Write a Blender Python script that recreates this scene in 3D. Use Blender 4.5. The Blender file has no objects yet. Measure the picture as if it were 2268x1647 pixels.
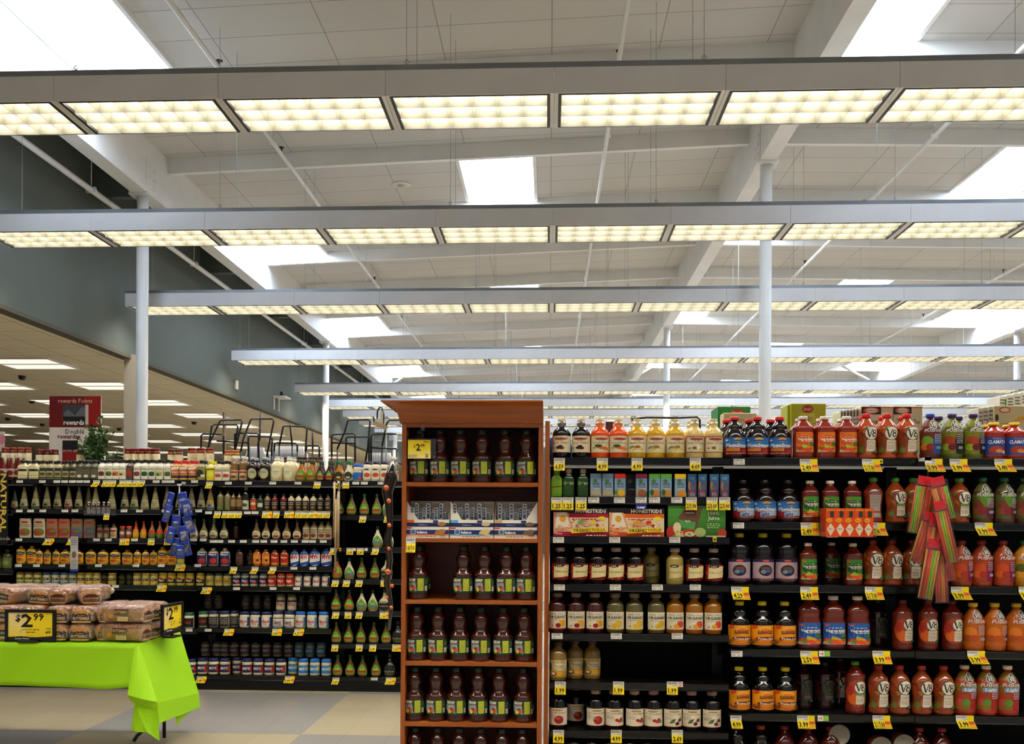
import bpy, math, random
from mathutils import Vector, Matrix
random.seed(7)
sc = bpy.context.scene
COL = sc.collection
# ------------------------------------------------------------------ camera
FW, FH, F = 2268, 1647, 2100.0
CX, HY = 1134.0, 1153.0
CAMZ = 1.6
YAW, ROLL = math.atan(82 / F), 0.006
cam = bpy.data.cameras.new('camera'); camo = bpy.data.objects.new('camera', cam); COL.objects.link(camo)
cam.sensor_width = 36; cam.sensor_fit = 'HORIZONTAL'; cam.lens = 36 * F / FW
cam.shift_y = (HY - FH / 2) / FW
cam.clip_end = 200
RM = Matrix.Rotation(YAW, 4, 'Z') @ Matrix.Rotation(math.pi / 2, 4, 'X') @ Matrix.Rotation(ROLL, 4, 'Z')
camo.matrix_world = Matrix.Translation((0, 0, CAMZ)) @ RM
sc.camera = camo
R3 = RM.to_3x3()
def at(px, py, Y):
    d = R3 @ Vector(((px - CX) / F, -(py - HY) / F, -1))
    t = Y / d.y
    return Vector((d.x * t, Y, CAMZ + d.z * t))
def atz(px, py, z):
    d = R3 @ Vector(((px - CX) / F, -(py - HY) / F, -1))
    t = (z - CAMZ) / d.z
    return Vector((d.x * t, d.y * t, z))
# ------------------------------------------------------------------ world, exposure
w = bpy.data.worlds.new('world'); sc.world = w; w.use_nodes = True
bg = w.node_tree.nodes['Background']
bg.inputs[0].default_value = (0.93, 0.95, 1.0, 1); bg.inputs[1].default_value = 0.12
sc.view_settings.view_transform = 'Standard'; sc.view_settings.look = 'None'
sc.view_settings.gamma = 1; sc.view_settings.use_curve_mapping = False
sc.view_settings.exposure = 1.1
LAMP, SKY = 17.5, 9.0          # radiance of the lamp panels and of the skylight panes
cy = sc.cycles
cy.use_denoising = True; cy.use_adaptive_sampling = True; cy.adaptive_threshold = 0.03
cy.max_bounces = 7; cy.diffuse_bounces = 4; cy.glossy_bounces = 2; cy.transmission_bounces = 4
cy.transparent_max_bounces = 8; cy.caustics_reflective = False; cy.caustics_refractive = False
cy.sample_clamp_indirect = 4; cy.use_light_tree = True
# ------------------------------------------------------------------ helpers
def hx(s):
    s = s.lstrip('#')
    if len(s) == 3: s = ''.join(c * 2 for c in s)
    v = [int(s[i:i + 2], 16) / 255 for i in (0, 2, 4)]
    return tuple(((c + .055) / 1.055) ** 2.4 if c > .04045 else c / 12.92 for c in v)
def nt(name):
    m = bpy.data.materials.new(name); m.use_nodes = True
    return m, m.node_tree, m.node_tree.nodes['Principled BSDF']
def attr_mat(name, rough, spec=.5, coat=0, metal=0, trans=0, mul=None):
    m, t, b = nt(name)
    a = t.nodes.new('ShaderNodeVertexColor'); a.layer_name = 'Col'
    t.links.new(a.outputs[0], b.inputs['Base Color'])
    b.inputs['Roughness'].default_value = rough; b.inputs['Specular IOR Level'].default_value = spec
    b.inputs['Coat Weight'].default_value = coat; b.inputs['Coat Roughness'].default_value = .06
    b.inputs['Metallic'].default_value = metal; b.inputs['Transmission Weight'].default_value = trans
    return m
def flat_mat(name, col, rough=.5, spec=.5, metal=0, bump=0, bscale=60, var=0, coat=0):
    m, t, b = nt(name)
    b.inputs['Base Color'].default_value = (*hx(col), 1)
    b.inputs['Roughness'].default_value = rough; b.inputs['Specular IOR Level'].default_value = spec
    b.inputs['Metallic'].default_value = metal; b.inputs['Coat Weight'].default_value = coat
    tc = t.nodes.new('ShaderNodeTexCoord')
    if var:
        n = t.nodes.new('ShaderNodeTexNoise'); n.inputs['Scale'].default_value = 2.5; n.inputs['Detail'].default_value = 4
        t.links.new(tc.outputs['Object'], n.inputs['Vector'])
        r = t.nodes.new('ShaderNodeMapRange'); r.inputs[1].default_value = .3; r.inputs[2].default_value = .7
        r.inputs[3].default_value = 1 - var; r.inputs[4].default_value = 1 + var * .5
        t.links.new(n.outputs[0], r.inputs[0])
        x = t.nodes.new('ShaderNodeMix'); x.data_type = 'RGBA'; x.blend_type = 'MULTIPLY'; x.inputs[0].default_value = 1
        x.inputs[6].default_value = (*hx(col), 1); t.links.new(r.outputs[0], x.inputs[7])
        t.links.new(x.outputs[2], b.inputs['Base Color'])
    if bump:
        n = t.nodes.new('ShaderNodeTexNoise'); n.inputs['Scale'].default_value = bscale
        t.links.new(tc.outputs['Object'], n.inputs['Vector'])
        bm = t.nodes.new('ShaderNodeBump'); bm.inputs['Strength'].default_value = bump; bm.inputs['Distance'].default_value = .01
        t.links.new(n.outputs[0], bm.inputs['Height']); t.links.new(bm.outputs[0], b.inputs['Normal'])
    return m
def emis_mat(name, col, strength):
    m, t, b = nt(name)
    b.inputs['Base Color'].default_value = (.8, .8, .8, 1)
    b.inputs['Emission Color'].default_value = (*col, 1); b.inputs['Emission Strength'].default_value = strength
    return m
M = {}
M['print'] = attr_mat('printed_paper', .42, .4)
M['gloss'] = attr_mat('glossy_bottle', .12, .55, .4)
M['plastic'] = attr_mat('moulded_plastic', .35, .45)
M['matte'] = attr_mat('matte_surface', .8, .2)
M['black'] = flat_mat('black_steel', '#080808', .38, .4)
M['backing'] = flat_mat('black_backing', '#050505', .7, .2)
M['rail'] = flat_mat('black_price_rail', '#0b0b0b', .2, .45)
M['whitepaint'] = flat_mat('white_paint', '#e6e4e0', .5, .4, var=.05)
M['housing'] = flat_mat('white_enamel', '#dfdfe2', .38, .4, var=.06)
M['galv'] = flat_mat('galvanised_steel', '#8c9299', .4, .5, metal=.5, var=.2)
M['darkframe'] = flat_mat('dark_trim', '#0e0b09', .5)
M['louver'] = flat_mat('louver_reflector', '#757263', .45, .5)
M['cable'] = flat_mat('steel_cable', '#a5a5a2', .5, .4)
M['lamp'] = emis_mat('lamp_panel', (1, .955, .86), LAMP)
M['troffer'] = emis_mat('troffer_diffuser', (1, .93, .78), .45)
M['sky'] = emis_mat('skylight_pane', (.68, .82, 1), SKY)
M['tube'] = flat_mat('black_wire', '#17181a', .35, .5)
M['styro'] = flat_mat('white_foam', '#ecebea', .7, .3, bump=.2)
M['bulkhead'] = flat_mat('grey_green_wall_paint', '#60665f', .75, .3, var=.05)
M['green_cloth'] = flat_mat('lime_cloth', '#98cf10', .62, .25, bump=.12, bscale=300)
def clear_mat():
    m, t, b = nt('clear_plastic')
    tr = t.nodes.new('ShaderNodeBsdfTransparent'); tr.inputs[0].default_value = (.93, .93, .93, 1)
    gl = t.nodes.new('ShaderNodeBsdfGlossy'); gl.inputs['Roughness'].default_value = .12
    mx = t.nodes.new('ShaderNodeMixShader'); mx.inputs[0].default_value = .08
    t.links.new(tr.outputs[0], mx.inputs[1]); t.links.new(gl.outputs[0], mx.inputs[2])
    t.links.new(mx.outputs[0], t.nodes['Material Output'].inputs[0])
    return m
M['clear'] = clear_mat()
def wrap_mat():
    m, t, b = nt('bread_bag')
    a = t.nodes.new('ShaderNodeVertexColor'); a.layer_name = 'Col'
    t.links.new(a.outputs[0], b.inputs['Base Color']); b.inputs['Roughness'].default_value = .3
    b.inputs['Coat Weight'].default_value = .8; b.inputs['Coat Roughness'].default_value = .12
    tc = t.nodes.new('ShaderNodeTexCoord'); n = t.nodes.new('ShaderNodeTexNoise')
    n.inputs['Scale'].default_value = 22; n.inputs['Detail'].default_value = 3; n.inputs['Distortion'].default_value = 1.2
    t.links.new(tc.outputs['Object'], n.inputs['Vector'])
    bm = t.nodes.new('ShaderNodeBump'); bm.inputs['Strength'].default_value = .9; bm.inputs['Distance'].default_value = .02
    t.links.new(n.outputs[0], bm.inputs['Height']); t.links.new(bm.outputs[0], b.inputs['Normal'])
    t.links.new(bm.outputs[0], b.inputs['Coat Normal'])
    return m
M['wrap'] = wrap_mat()
def film_mat():
    m, t, b = nt('clear_bag_film')
    tr = t.nodes.new('ShaderNodeBsdfTransparent'); tr.inputs[0].default_value = (.96, .96, .96, 1)
    gl = t.nodes.new('ShaderNodeBsdfGlossy'); gl.inputs['Roughness'].default_value = .16
    tc = t.nodes.new('ShaderNodeTexCoord'); n = t.nodes.new('ShaderNodeTexNoise')
    n.inputs['Scale'].default_value = 30; n.inputs['Detail'].default_value = 4; n.inputs['Distortion'].default_value = 2
    t.links.new(tc.outputs['Object'], n.inputs['Vector'])
    bm = t.nodes.new('ShaderNodeBump'); bm.inputs['Strength'].default_value = 1; bm.inputs['Distance'].default_value = .03
    t.links.new(n.outputs[0], bm.inputs['Height']); t.links.new(bm.outputs[0], gl.inputs['Normal'])
    mx = t.nodes.new('ShaderNodeMixShader'); mx.inputs[0].default_value = .2
    t.links.new(tr.outputs[0], mx.inputs[1]); t.links.new(gl.outputs[0], mx.inputs[2])
    t.links.new(mx.outputs[0], t.nodes['Material Output'].inputs[0])
    return m
M['film'] = film_mat()
def wood_mat(name, c1, c2, axis=2, rough=.38):
    m, t, b = nt(name)
    tc = t.nodes.new('ShaderNodeTexCoord'); mp = t.nodes.new('ShaderNodeMapping')
    s = [22, 22, 22]; s[axis] = 1.6; mp.inputs['Scale'].default_value = s
    t.links.new(tc.outputs['Object'], mp.inputs[0])
    n = t.nodes.new('ShaderNodeTexNoise'); n.inputs['Scale'].default_value = 1; n.inputs['Detail'].default_value = 6
    n.inputs['Distortion'].default_value = .6
    t.links.new(mp.outputs[0], n.inputs['Vector'])
    r = t.nodes.new('ShaderNodeValToRGB'); r.color_ramp.elements[0].position = .32; r.color_ramp.elements[1].position = .68
    r.color_ramp.elements[0].color = (*hx(c1), 1); r.color_ramp.elements[1].color = (*hx(c2), 1)
    t.links.new(n.outputs[0], r.inputs[0]); t.links.new(r.outputs[0], b.inputs['Base Color'])
    b.inputs['Roughness'].default_value = rough
    return m
M['wood'] = wood_mat('cherry_wood', '#843f10', '#a5591c', 2)
M['woodx'] = wood_mat('cherry_wood_horizontal', '#843f10', '#a5591c', 0)
M['woodback'] = wood_mat('dark_cherry_backing', '#7a3a16', '#8f4a1e', 0)
def tile_mat(name, c, mortar, bw, rh, ms, rough=.8, c2=None, off=(0, 0, 0)):
    m, t, b = nt(name)
    tc = t.nodes.new('ShaderNodeTexCoord'); mp = t.nodes.new('ShaderNodeMapping'); mp.inputs['Location'].default_value = off
    t.links.new(tc.outputs['Object'], mp.inputs[0])
    br = t.nodes.new('ShaderNodeTexBrick'); br.offset = 0; br.squash = 1
    br.inputs['Color1'].default_value = (*hx(c), 1); br.inputs['Color2'].default_value = (*hx(c2 or c), 1)
    br.inputs['Mortar'].default_value = (*hx(mortar), 1); br.inputs['Scale'].default_value = 1
    br.inputs['Mortar Size'].default_value = ms; br.inputs['Mortar Smooth'].default_value = .2
    br.inputs['Brick Width'].default_value = bw; br.inputs['Row Height'].default_value = rh
    t.links.new(mp.outputs[0], br.inputs['Vector']); t.links.new(br.outputs[0], b.inputs['Base Color'])
    b.inputs['Roughness'].default_value = rough; b.inputs['Specular IOR Level'].default_value = .2
    return m
M['ceiling'] = tile_mat('white_roof_board', '#cbc7c0', '#9c9890', 1.22, .6, .007, c2='#c5c1ba', off=(0, .1, 0))
M['dropceil'] = tile_mat('beige_ceiling_tile', '#ebdfc4', '#a5977b', .61, .61, .007, c2='#e6dabe')
def floor_mat():
    m, t, b = nt('polished_tile_floor')
    tc = t.nodes.new('ShaderNodeTexCoord'); mp = t.nodes.new('ShaderNodeMapping')
    mp.inputs['Location'].default_value = (3.5 + 166, -7.0 + 166, .5)
    t.links.new(tc.outputs['Object'], mp.inputs[0])
    ch = t.nodes.new('ShaderNodeTexChecker'); ch.inputs['Scale'].default_value = 1 / 1.66
    ch.inputs['Color1'].default_value = (*hx('#a3957b'), 1); ch.inputs['Color2'].default_value = (*hx('#8b8680'), 1)
    t.links.new(mp.outputs[0], ch.inputs['Vector'])
    br = t.nodes.new('ShaderNodeTexBrick'); br.offset = 0; br.inputs['Scale'].default_value = 1
    br.inputs['Brick Width'].default_value = .332; br.inputs['Row Height'].default_value = .332
    br.inputs['Mortar Size'].default_value = .0025; br.inputs['Color1'].default_value = (1, 1, 1, 1)
    br.inputs['Color2'].default_value = (.95, .95, .95, 1); br.inputs['Mortar'].default_value = (.8, .8, .8, 1)
    t.links.new(mp.outputs[0], br.inputs['Vector'])
    n = t.nodes.new('ShaderNodeTexNoise'); n.inputs['Scale'].default_value = 90; n.inputs['Detail'].default_value = 2
    t.links.new(tc.outputs['Object'], n.inputs['Vector'])
    x = t.nodes.new('ShaderNodeMix'); x.data_type = 'RGBA'; x.blend_type = 'MULTIPLY'; x.inputs[0].default_value = 1
    t.links.new(ch.outputs[0], x.inputs[6]); t.links.new(br.outputs[0], x.inputs[7])
    t.links.new(x.outputs[2], b.inputs['Base Color'])
    b.inputs['Roughness'].default_value = .22; b.inputs['Specular IOR Level'].default_value = .55
    return m
M['floor'] = floor_mat()

class MB:
    """collects geometry with one colour per face and links it as ONE mesh object"""
    def __init__(s): s.V = []; s.F = []; s.C = []; s.S = []
    def add(s, vs, fs, col=(.8, .8, .8), smooth=False):
        o = len(s.V); s.V += [tuple(v) for v in vs]
        for i, f in enumerate(fs):
            s.F.append(tuple(o + k for k in f)); s.C.append(col[i] if isinstance(col, list) else col); s.S.append(smooth)
        return s
    def box(s, x0, y0, z0, x1, y1, z1, col=(.8, .8, .8)):
        return s.add([(x, y, z) for z in (z0, z1) for y in (y0, y1) for x in (x0, x1)],
                     [(0, 2, 3, 1), (4, 5, 7, 6), (0, 1, 5, 4), (2, 6, 7, 3), (0, 4, 6, 2), (1, 3, 7, 5)], col)
    def obox(s, c, ax, ay, az, col=(.8, .8, .8)):
        c, ax, ay, az = map(Vector, (c, ax, ay, az))
        return s.add([c + ax * i + ay * j + az * k for k in (-1, 1) for j in (-1, 1) for i in (-1, 1)],
                     [(0, 2, 3, 1), (4, 5, 7, 6), (0, 1, 5, 4), (2, 6, 7, 3), (0, 4, 6, 2), (1, 3, 7, 5)], col)
    def rbox(s, x0, y0, z0, x1, y1, z1, b=.004, col=(.8, .8, .8)):
        """box with chamfered vertical and top edges"""
        def ring(z, i): return [(x0 + i + b, y0 + i, z), (x1 - i - b, y0 + i, z), (x1 - i, y0 + i + b, z), (x1 - i, y1 - i - b, z),
                                (x1 - i - b, y1 - i, z), (x0 + i + b, y1 - i, z), (x0 + i, y1 - i - b, z), (x0 + i, y0 + i + b, z)]
        rs = [ring(z0, 0), ring(z1 - b, 0), ring(z1, b * .7)]
        V = sum(rs, []); Fc = []
        for k in range(2):
            for i in range(8): Fc.append((k * 8 + i, k * 8 + (i + 1) % 8, k * 8 + 8 + (i + 1) % 8, k * 8 + 8 + i))
        Fc.append(tuple(range(16, 24))); Fc.append(tuple(range(7, -1, -1)))
        return s.add(V, Fc, col)
    def lathe(s, prof, col, n=20, sup=2, dr=1, c=(0, 0, 0)):
        """prof: [(z, r, colour?)]"""
        V = []; Fc = []; cl = []
        for p in prof:
            for i in range(n):
                a = 2 * math.pi * i / n; cs, sn = math.cos(a), math.sin(a); e = 2 / sup
                V.append((c[0] + p[1] * math.copysign(abs(cs) ** e, cs), c[1] + p[1] * dr * math.copysign(abs(sn) ** e, sn), c[2] + p[0]))
        for k in range(len(prof) - 1):
            cc = prof[k + 1][2] if len(prof[k + 1]) > 2 and prof[k + 1][2] else col
            for i in range(n):
                Fc.append((k * n + i, k * n + (i + 1) % n, (k + 1) * n + (i + 1) % n, (k + 1) * n + i)); cl.append(cc)
        Fc.append(tuple(range(n - 1, -1, -1))); cl.append(col)
        m = (len(prof) - 1) * n; Fc.append(tuple(range(m, m + n))); cl.append(cc)
        return s.add(V, Fc, cl, True)
    def tube(s, pts, r, col=(.8, .8, .8), n=8, closed=False):
        pts = [Vector(p) for p in pts]; V = []; Fc = []; N = len(pts); up = None
        rr = r if isinstance(r, list) else [r] * N
        for i, p in enumerate(pts):
            a = pts[i - 1] if i or closed else p; b = pts[(i + 1) % N] if i < N - 1 or closed else p
            d = (b - a).normalized() if (b - a).length else Vector((0, 0, 1))
            if up is None: up = d.orthogonal().normalized()
            up = (up - d * up.dot(d)); up = up.normalized() if up.length > 1e-6 else d.orthogonal().normalized()
            q = d.cross(up)
            for k in range(n):
                t = 2 * math.pi * k / n; V.append(p + (up * math.cos(t) + q * math.sin(t)) * rr[i])
        for i in range(N if closed else N - 1):
            j = (i + 1) % N
            for k in range(n): Fc.append((i * n + k, i * n + (k + 1) % n, j * n + (k + 1) % n, j * n + k))
        if not closed: Fc += [tuple(range(n - 1, -1, -1)), tuple(range((N - 1) * n, N * n))]
        return s.add(V, Fc, col, True)
    def prism(s, poly, y0, y1, col=(.8, .8, .8)):
        """poly in (x,z), extruded along y"""
        n = len(poly)
        V = [(x, y0, z) for x, z in poly] + [(x, y1, z) for x, z in poly]
        Fc = [tuple(range(n)), tuple(range(2 * n - 1, n - 1, -1))] + [(i, n + i, n + (i + 1) % n, (i + 1) % n) for i in range(n)]
        return s.add(V, Fc, col)
    def mesh(s, name, mat):
        me = bpy.data.meshes.new(name); me.from_pydata(s.V, [], s.F)
        ca = me.color_attributes.new('Col', 'FLOAT_COLOR', 'CORNER')
        buf = []
        for f, c in zip(s.F, s.C): buf += [c[0], c[1], c[2], 1.0] * len(f)
        ca.data.foreach_set('color', buf)
        me.polygons.foreach_set('use_smooth', s.S)
        me.materials.append(M[mat] if isinstance(mat, str) else mat)
        me.update()
        return me
    def build(s, name, mat, parent=None, loc=None):
        o = bpy.data.objects.new(name, s.mesh(name, mat)); COL.objects.link(o)
        if parent: o.parent = parent
        if loc is not None: o.location = loc
        return o
def link(name, me, parent=None, loc=(0, 0, 0)):
    o = bpy.data.objects.new(name, me); COL.objects.link(o); o.location = loc
    if parent: o.parent = parent
    return o
def tag(o, label, cat, group=None, kind=None):
    label = short(label)
    if nw(label) > 16: print('LONG', label)
    o['label'] = label; o['category'] = cat
    if group: o['group'] = group
    if kind: o['kind'] = kind
    return o
import re
def nw(l): return len(re.findall(r"[A-Za-z0-9']+", l))
def short(l):
    for f in (' of %s' % n for n in NUM[1:]):
        if nw(l) <= 16: break
        l = l.replace(f + ' from', ' from')
    return l
def thing(name, label, cat, loc=(0, 0, 0), rz=0, group=None):
    o = bpy.data.objects.new(name, None); COL.objects.link(o); o.empty_display_size = .05
    o.location = loc; o.rotation_euler = (0, 0, rz)
    return tag(o, label, cat, group)
def struct(o): o['kind'] = 'structure'; return o
def copy_tree(o, parent=None):
    c = o.copy(); COL.objects.link(c)
    if parent: c.parent = parent
    for ch in list(o.children): copy_tree(ch, c)
    return c
ORD = ['first', 'second', 'third', 'fourth', 'fifth', 'sixth', 'seventh', 'eighth', 'ninth', 'tenth', 'eleventh', 'twelfth',
       'thirteenth', 'fourteenth', 'fifteenth', 'sixteenth', 'seventeenth', 'eighteenth', 'nineteenth', 'twentieth'] + ['%dth' % i for i in range(21, 60)]
NUM = ['zero', 'one', 'two', 'three', 'four', 'five', 'six', 'seven', 'eight', 'nine', 'ten', 'eleven', 'twelve'] + [str(i) for i in range(13, 90)]
# ------------------------------------------------------------------ lettering: glyph outlines of the built-in font
GL = {}
def make_glyphs():
    chars = sorted(set("ABCDEFGHIJKLMNOPQRSTUVWXYZabcdefghijklmnopqrstuvwxyz0123456789$%&./!'-"))
    obs = []
    for bold in (0, 1):
        for ch in chars:
            for s in (ch, ch + 'I', 'I'):
                if s == 'I' and ch != 'I' and s != ch: continue
                c = bpy.data.curves.new('t', 'FONT'); c.body = s; c.resolution_u = 1; c.offset = .028 if bold else .006
                o = bpy.data.objects.new('t', c); COL.objects.link(o); obs.append((bold, s, o))
    dg = bpy.context.evaluated_depsgraph_get(); dg.update()
    tmp = {}
    for bold, s, o in obs:
        me = o.evaluated_get(dg).to_mesh()
        tmp[(bold, s)] = ([(v.co.x, v.co.y) for v in me.vertices], [tuple(p.vertices) for p in me.polygons])
        o.evaluated_get(dg).to_mesh_clear()
    for bold in (0, 1):
        iw = max(v[0] for v in tmp[(bold, 'I')][0])
        for ch in chars:
            vs, fs = tmp[(bold, ch)]
            adv = max(v[0] for v in tmp[(bold, ch + 'I')][0]) - iw
            GL[(bold, ch)] = (vs, fs, adv)
        GL[(bold, ' ')] = ([], [], .28)
    for _, _, o in obs:
        c = o.data; bpy.data.objects.remove(o); bpy.data.curves.remove(c)
make_glyphs()
def text_geo(s, bold=0, shear=0):
    """vertices in a unit box: x 0..1, y 0 baseline..1 cap height; returns (verts, faces, aspect)"""
    x = 0; V = []; Fc = []
    for ch in s:
        g = GL.get((bold, ch)) or GL[(bold, '-')]
        o = len(V); V += [(vx + x + shear * vy, vy) for vx, vy in g[0]]; Fc += [tuple(o + i for i in f) for f in g[1]]
        x += g[2]
    if not V: return [], [], 1
    x0 = min(v[0] for v in V); x1 = max(v[0] for v in V); H = .7
    return [((a - x0) / (x1 - x0), b / H) for a, b in V], Fc, (x1 - x0) / H
EPS = .00035
def mess(n, u0, v0, u1, v1, r, cols):
    """scattered print: small blobs like pictured fruit and leaves"""
    return [('e', random.uniform(u0, u1), random.uniform(v0, v1), r * random.uniform(.5, 1.1), r * random.uniform(.4, 1), random.choice(cols)) for _ in range(n)]
def draw(mb, S, ops, wm, hm, base=1):
    """S(u,v,lift)->xyz. ops layered with rising lift. wm,hm label size in metres"""
    k = base; flat = []
    for op in ops: flat += mess(*op[1:]) if op[0] == 'm' else [op]
    for op in flat:
        kind = op[0]; lift = EPS * k; k += 1
        if kind in 'reg':
            if kind == 'r': _, u0, v0, u1, v1, c = op; lo = lambda q: v0; hi = lambda q: v1; nu = max(1, int((u1 - u0) * 12)); nv = max(1, int((v1 - v0) * 6))
            elif kind == 'g': _, u0, v0, u1, v1, c, c2 = op; nu = max(1, int((u1 - u0) * 12)); nv = 6; lo = lambda q: v0; hi = lambda q: v1
            else:
                _, cu, cv, ru, rv, c = op; u0, u1 = cu - ru, cu + ru; nu = 10 if ru > .12 else 6; nv = 4 if rv > .12 else 2
                lo = lambda q: cv - rv * math.sqrt(max(0, 1 - (2 * q - 1) ** 2)); hi = lambda q: cv + rv * math.sqrt(max(0, 1 - (2 * q - 1) ** 2))
            V = []; Fc = []; cl = []
            for i in range(nu + 1):
                q = i / nu
                if kind == 'e': q = (1 - math.cos(math.pi * q)) / 2
                u = u0 + (u1 - u0) * q; a, b = lo(q), hi(q)
                for j in range(nv + 1): V.append(S(u, a + (b - a) * j / nv, lift))
            for i in range(nu):
                for j in range(nv):
                    Fc.append((i * (nv + 1) + j, (i + 1) * (nv + 1) + j, (i + 1) * (nv + 1) + j + 1, i * (nv + 1) + j + 1))
                    if kind == 'g': t = (j + .5) / nv; A, B = hx(c), hx(c2); cl.append(tuple(A[m] * (1 - t) + B[m] * t for m in range(3)))
            mb.add(V, Fc, cl if kind == 'g' else hx(c), True)
        elif kind == 'p':      # filled outline, cut into upright strips so that it follows the surface
            _, pts, c = op; us = sorted(set(round(p[0], 4) for p in pts)); u0, u1 = us[0], us[-1]
            n = max(2, int((u1 - u0) * 14)); us = sorted(set(us + [round(u0 + (u1 - u0) * i / n, 4) for i in range(n + 1)])); V = []; Fc = []
            def span(u):
                vv = []
                for (a, b), (cc, d) in zip(pts, pts[1:] + pts[:1]):
                    if min(a, cc) - 1e-6 <= u <= max(a, cc) + 1e-6: vv += [b, d] if abs(cc - a) < 1e-6 else [b + (d - b) * (u - a) / (cc - a)]
                return min(vv), max(vv)
            for i in range(len(us) - 1):
                d = (us[i + 1] - us[i]) * .01; A, B_ = us[i] + d, us[i + 1] - d; la, ha = span(A); lb, hb = span(B_); o = len(V); nv = 4
                for j in range(nv + 1): V += [S(us[i], la + (ha - la) * j / nv, lift), S(us[i + 1], lb + (hb - lb) * j / nv, lift)]
                Fc += [(o + 2 * j, o + 2 * j + 1, o + 2 * j + 3, o + 2 * j + 2) for j in range(nv)]
            mb.add(V, Fc, hx(c), True)
        elif kind in 'tb':
            _, s, cu, cv, wd, h, c = op[:7]; sh = op[7] if len(op) > 7 else 0; rot = op[8] if len(op) > 8 else 0
            V, Fc, asp = text_geo(s, 1 if kind == 'b' else 0, sh)
            if wd == 0: wd = h * hm * asp / wm
            out = []
            for a, b in V:
                x = (a - .5) * wd; y = (b - .5) * h
                if rot:
                    X, Y = x * wm, y * hm; x = (X * math.cos(rot) - Y * math.sin(rot)) / wm; y = (X * math.sin(rot) + Y * math.cos(rot)) / hm
                out.append(S(cu + x, cv + y, lift))
            if out: mb.add(out, Fc, hx(c), True)
        elif kind == 'l':      # lines of small print: rows of short dashes
            _, u0, v0, u1, v1, n, c = op
            for i in range(n):
                v = v0 + (v1 - v0) * (i + .5) / n; hh = (v1 - v0) / n * .28; u = u0
                while u < u1 - .01:
                    du = random.uniform(.03, .12) * (u1 - u0) / .6; e = min(u1, u + du)
                    mb.add([S(u, v - hh, lift), S(e, v - hh, lift), S(e, v + hh, lift), S(u, v + hh, lift)], [(0, 1, 2, 3)], hx(c), True); u = e + .02
def plane_S(x0, z0, wd, ht, y):
    return lambda u, v, l: (x0 + u * wd, y - l, z0 + v * ht)
# ================================================================== THE BUILDING
ZL, ZR, ZT = 6.70, 7.06, 6.93               # roof board height over the three column lines
GX = [-5.55, 2.85, 11.25, 19.65, 28.05]
GZ = [ZL, ZR, ZT, 6.8, 6.7]
WX = -6.3; BZ = 4.05; YB = -6.0; YF = 46.0
def roofz(x):
    if x <= GX[0]: return GZ[0] + (x - GX[0]) * (GZ[1] - GZ[0]) / 8.4
    for i in range(4):
        if x <= GX[i + 1]: return GZ[i] + (GZ[i + 1] - GZ[i]) * (x - GX[i]) / 8.4
    return GZ[-1]
J0 = 8.5; JS = 2.4
MB().box(-26, YB, -.1, 28, YF, 0).build('floor', 'floor'); struct(bpy.data.objects['floor'])
# skylights: (x0, x1, first joist bay k, then every third)
SKYX_A = [(-5.44, -4.28), (2.98, 4.14), (10.0, 11.14), (18.4, 19.5)]
SKYX_B = [(-1.40, -.22), (6.45, 7.65), (15.0, 16.2)]
bays = range(-6, 16)
xs = sorted(set([WX] + GX + [v for p in SKYX_A + SKYX_B for v in p]))
def is_sky(xm, k):
    if k < 0: return k == -1 and xm > 6 and xm < 8
    if k % 3 == 0 and any(a < xm < b for a, b in SKYX_A): return True
    if k % 3 == 2 and any(a < xm < b for a, b in SKYX_B): return True
    return False
mb = MB(); wn = 0
for k in bays:
    y0 = J0 + k * JS; y1 = y0 + JS
    for a, b in zip(xs[:-1], xs[1:]):
        if is_sky((a + b) / 2, k):
            wn += 1; za, zb = roofz(a), roofz(b); h = .16
            r = MB(); q = .05
            for (xa, xb, ya, yb) in ((a, a + q, y0, y1), (b - q, b, y0, y1), (a + q, b - q, y0, y0 + q), (a + q, b - q, y1 - q, y1)):
                r.box(xa, ya, min(za, zb) - .01, xb, yb, max(za, zb) + h)
            wo = struct(r.build('window_%d' % wn, 'whitepaint'))
            p = MB(); p.box(a + q, y0 + q, max(za, zb) + .05, b - q, y1 - q, max(za, zb) + .07); p.build('skylight_pane', 'sky', wo)
        else:
            za, zb = roofz(a), roofz(b)
            mb.add([(a, y0, za), (b, y0, zb), (b, y1, zb), (a, y1, za), (a, y0, za + .05), (b, y0, zb + .05), (b, y1, zb + .05), (a, y1, za + .05)],
                   [(3, 2, 1, 0), (4, 5, 6, 7), (0, 1, 5, 4), (1, 2, 6, 5), (2, 3, 7, 6), (3, 0, 4, 7)])
struct(mb.build('ceiling', 'ceiling'))
# joists across, girders along
for k in range(-5, 16):
    y = J0 + k * JS
    for i in range(4):
        a, b = GX[i] + .11, GX[i + 1] - .11; za, zb = roofz(a), roofz(b); d = .21
        j = MB().add([(a, y - .04, za - d), (b, y - .04, zb - d), (b, y + .04, zb - d), (a, y + .04, za - d), (a, y - .04, za + .02), (b, y - .04, zb + .02), (b, y + .04, zb + .02), (a, y + .04, za + .02)],
                     [(3, 2, 1, 0), (4, 5, 6, 7), (0, 1, 5, 4), (1, 2, 6, 5), (2, 3, 7, 6), (3, 0, 4, 7)]).build('ceiling_joist', 'whitepaint')
        struct(j)
for gx, gz in zip(GX[:4], GZ):
    g = MB(); g.box(gx - .11, YB, gz - .70, gx + .11, YF, gz + .01)
    struct(g.build('roof_girder', 'whitepaint'))
for y in (5.6, 9.3, 12.9, 16.9, 20.6, 23.9, 27.6, 31.5):
    g = MB(); g.box(WX + .001, y - .06, 6.03, GX[0] - .111, y + .06, 6.45); struct(g.build('beam_stub', 'bulkhead'))
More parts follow.
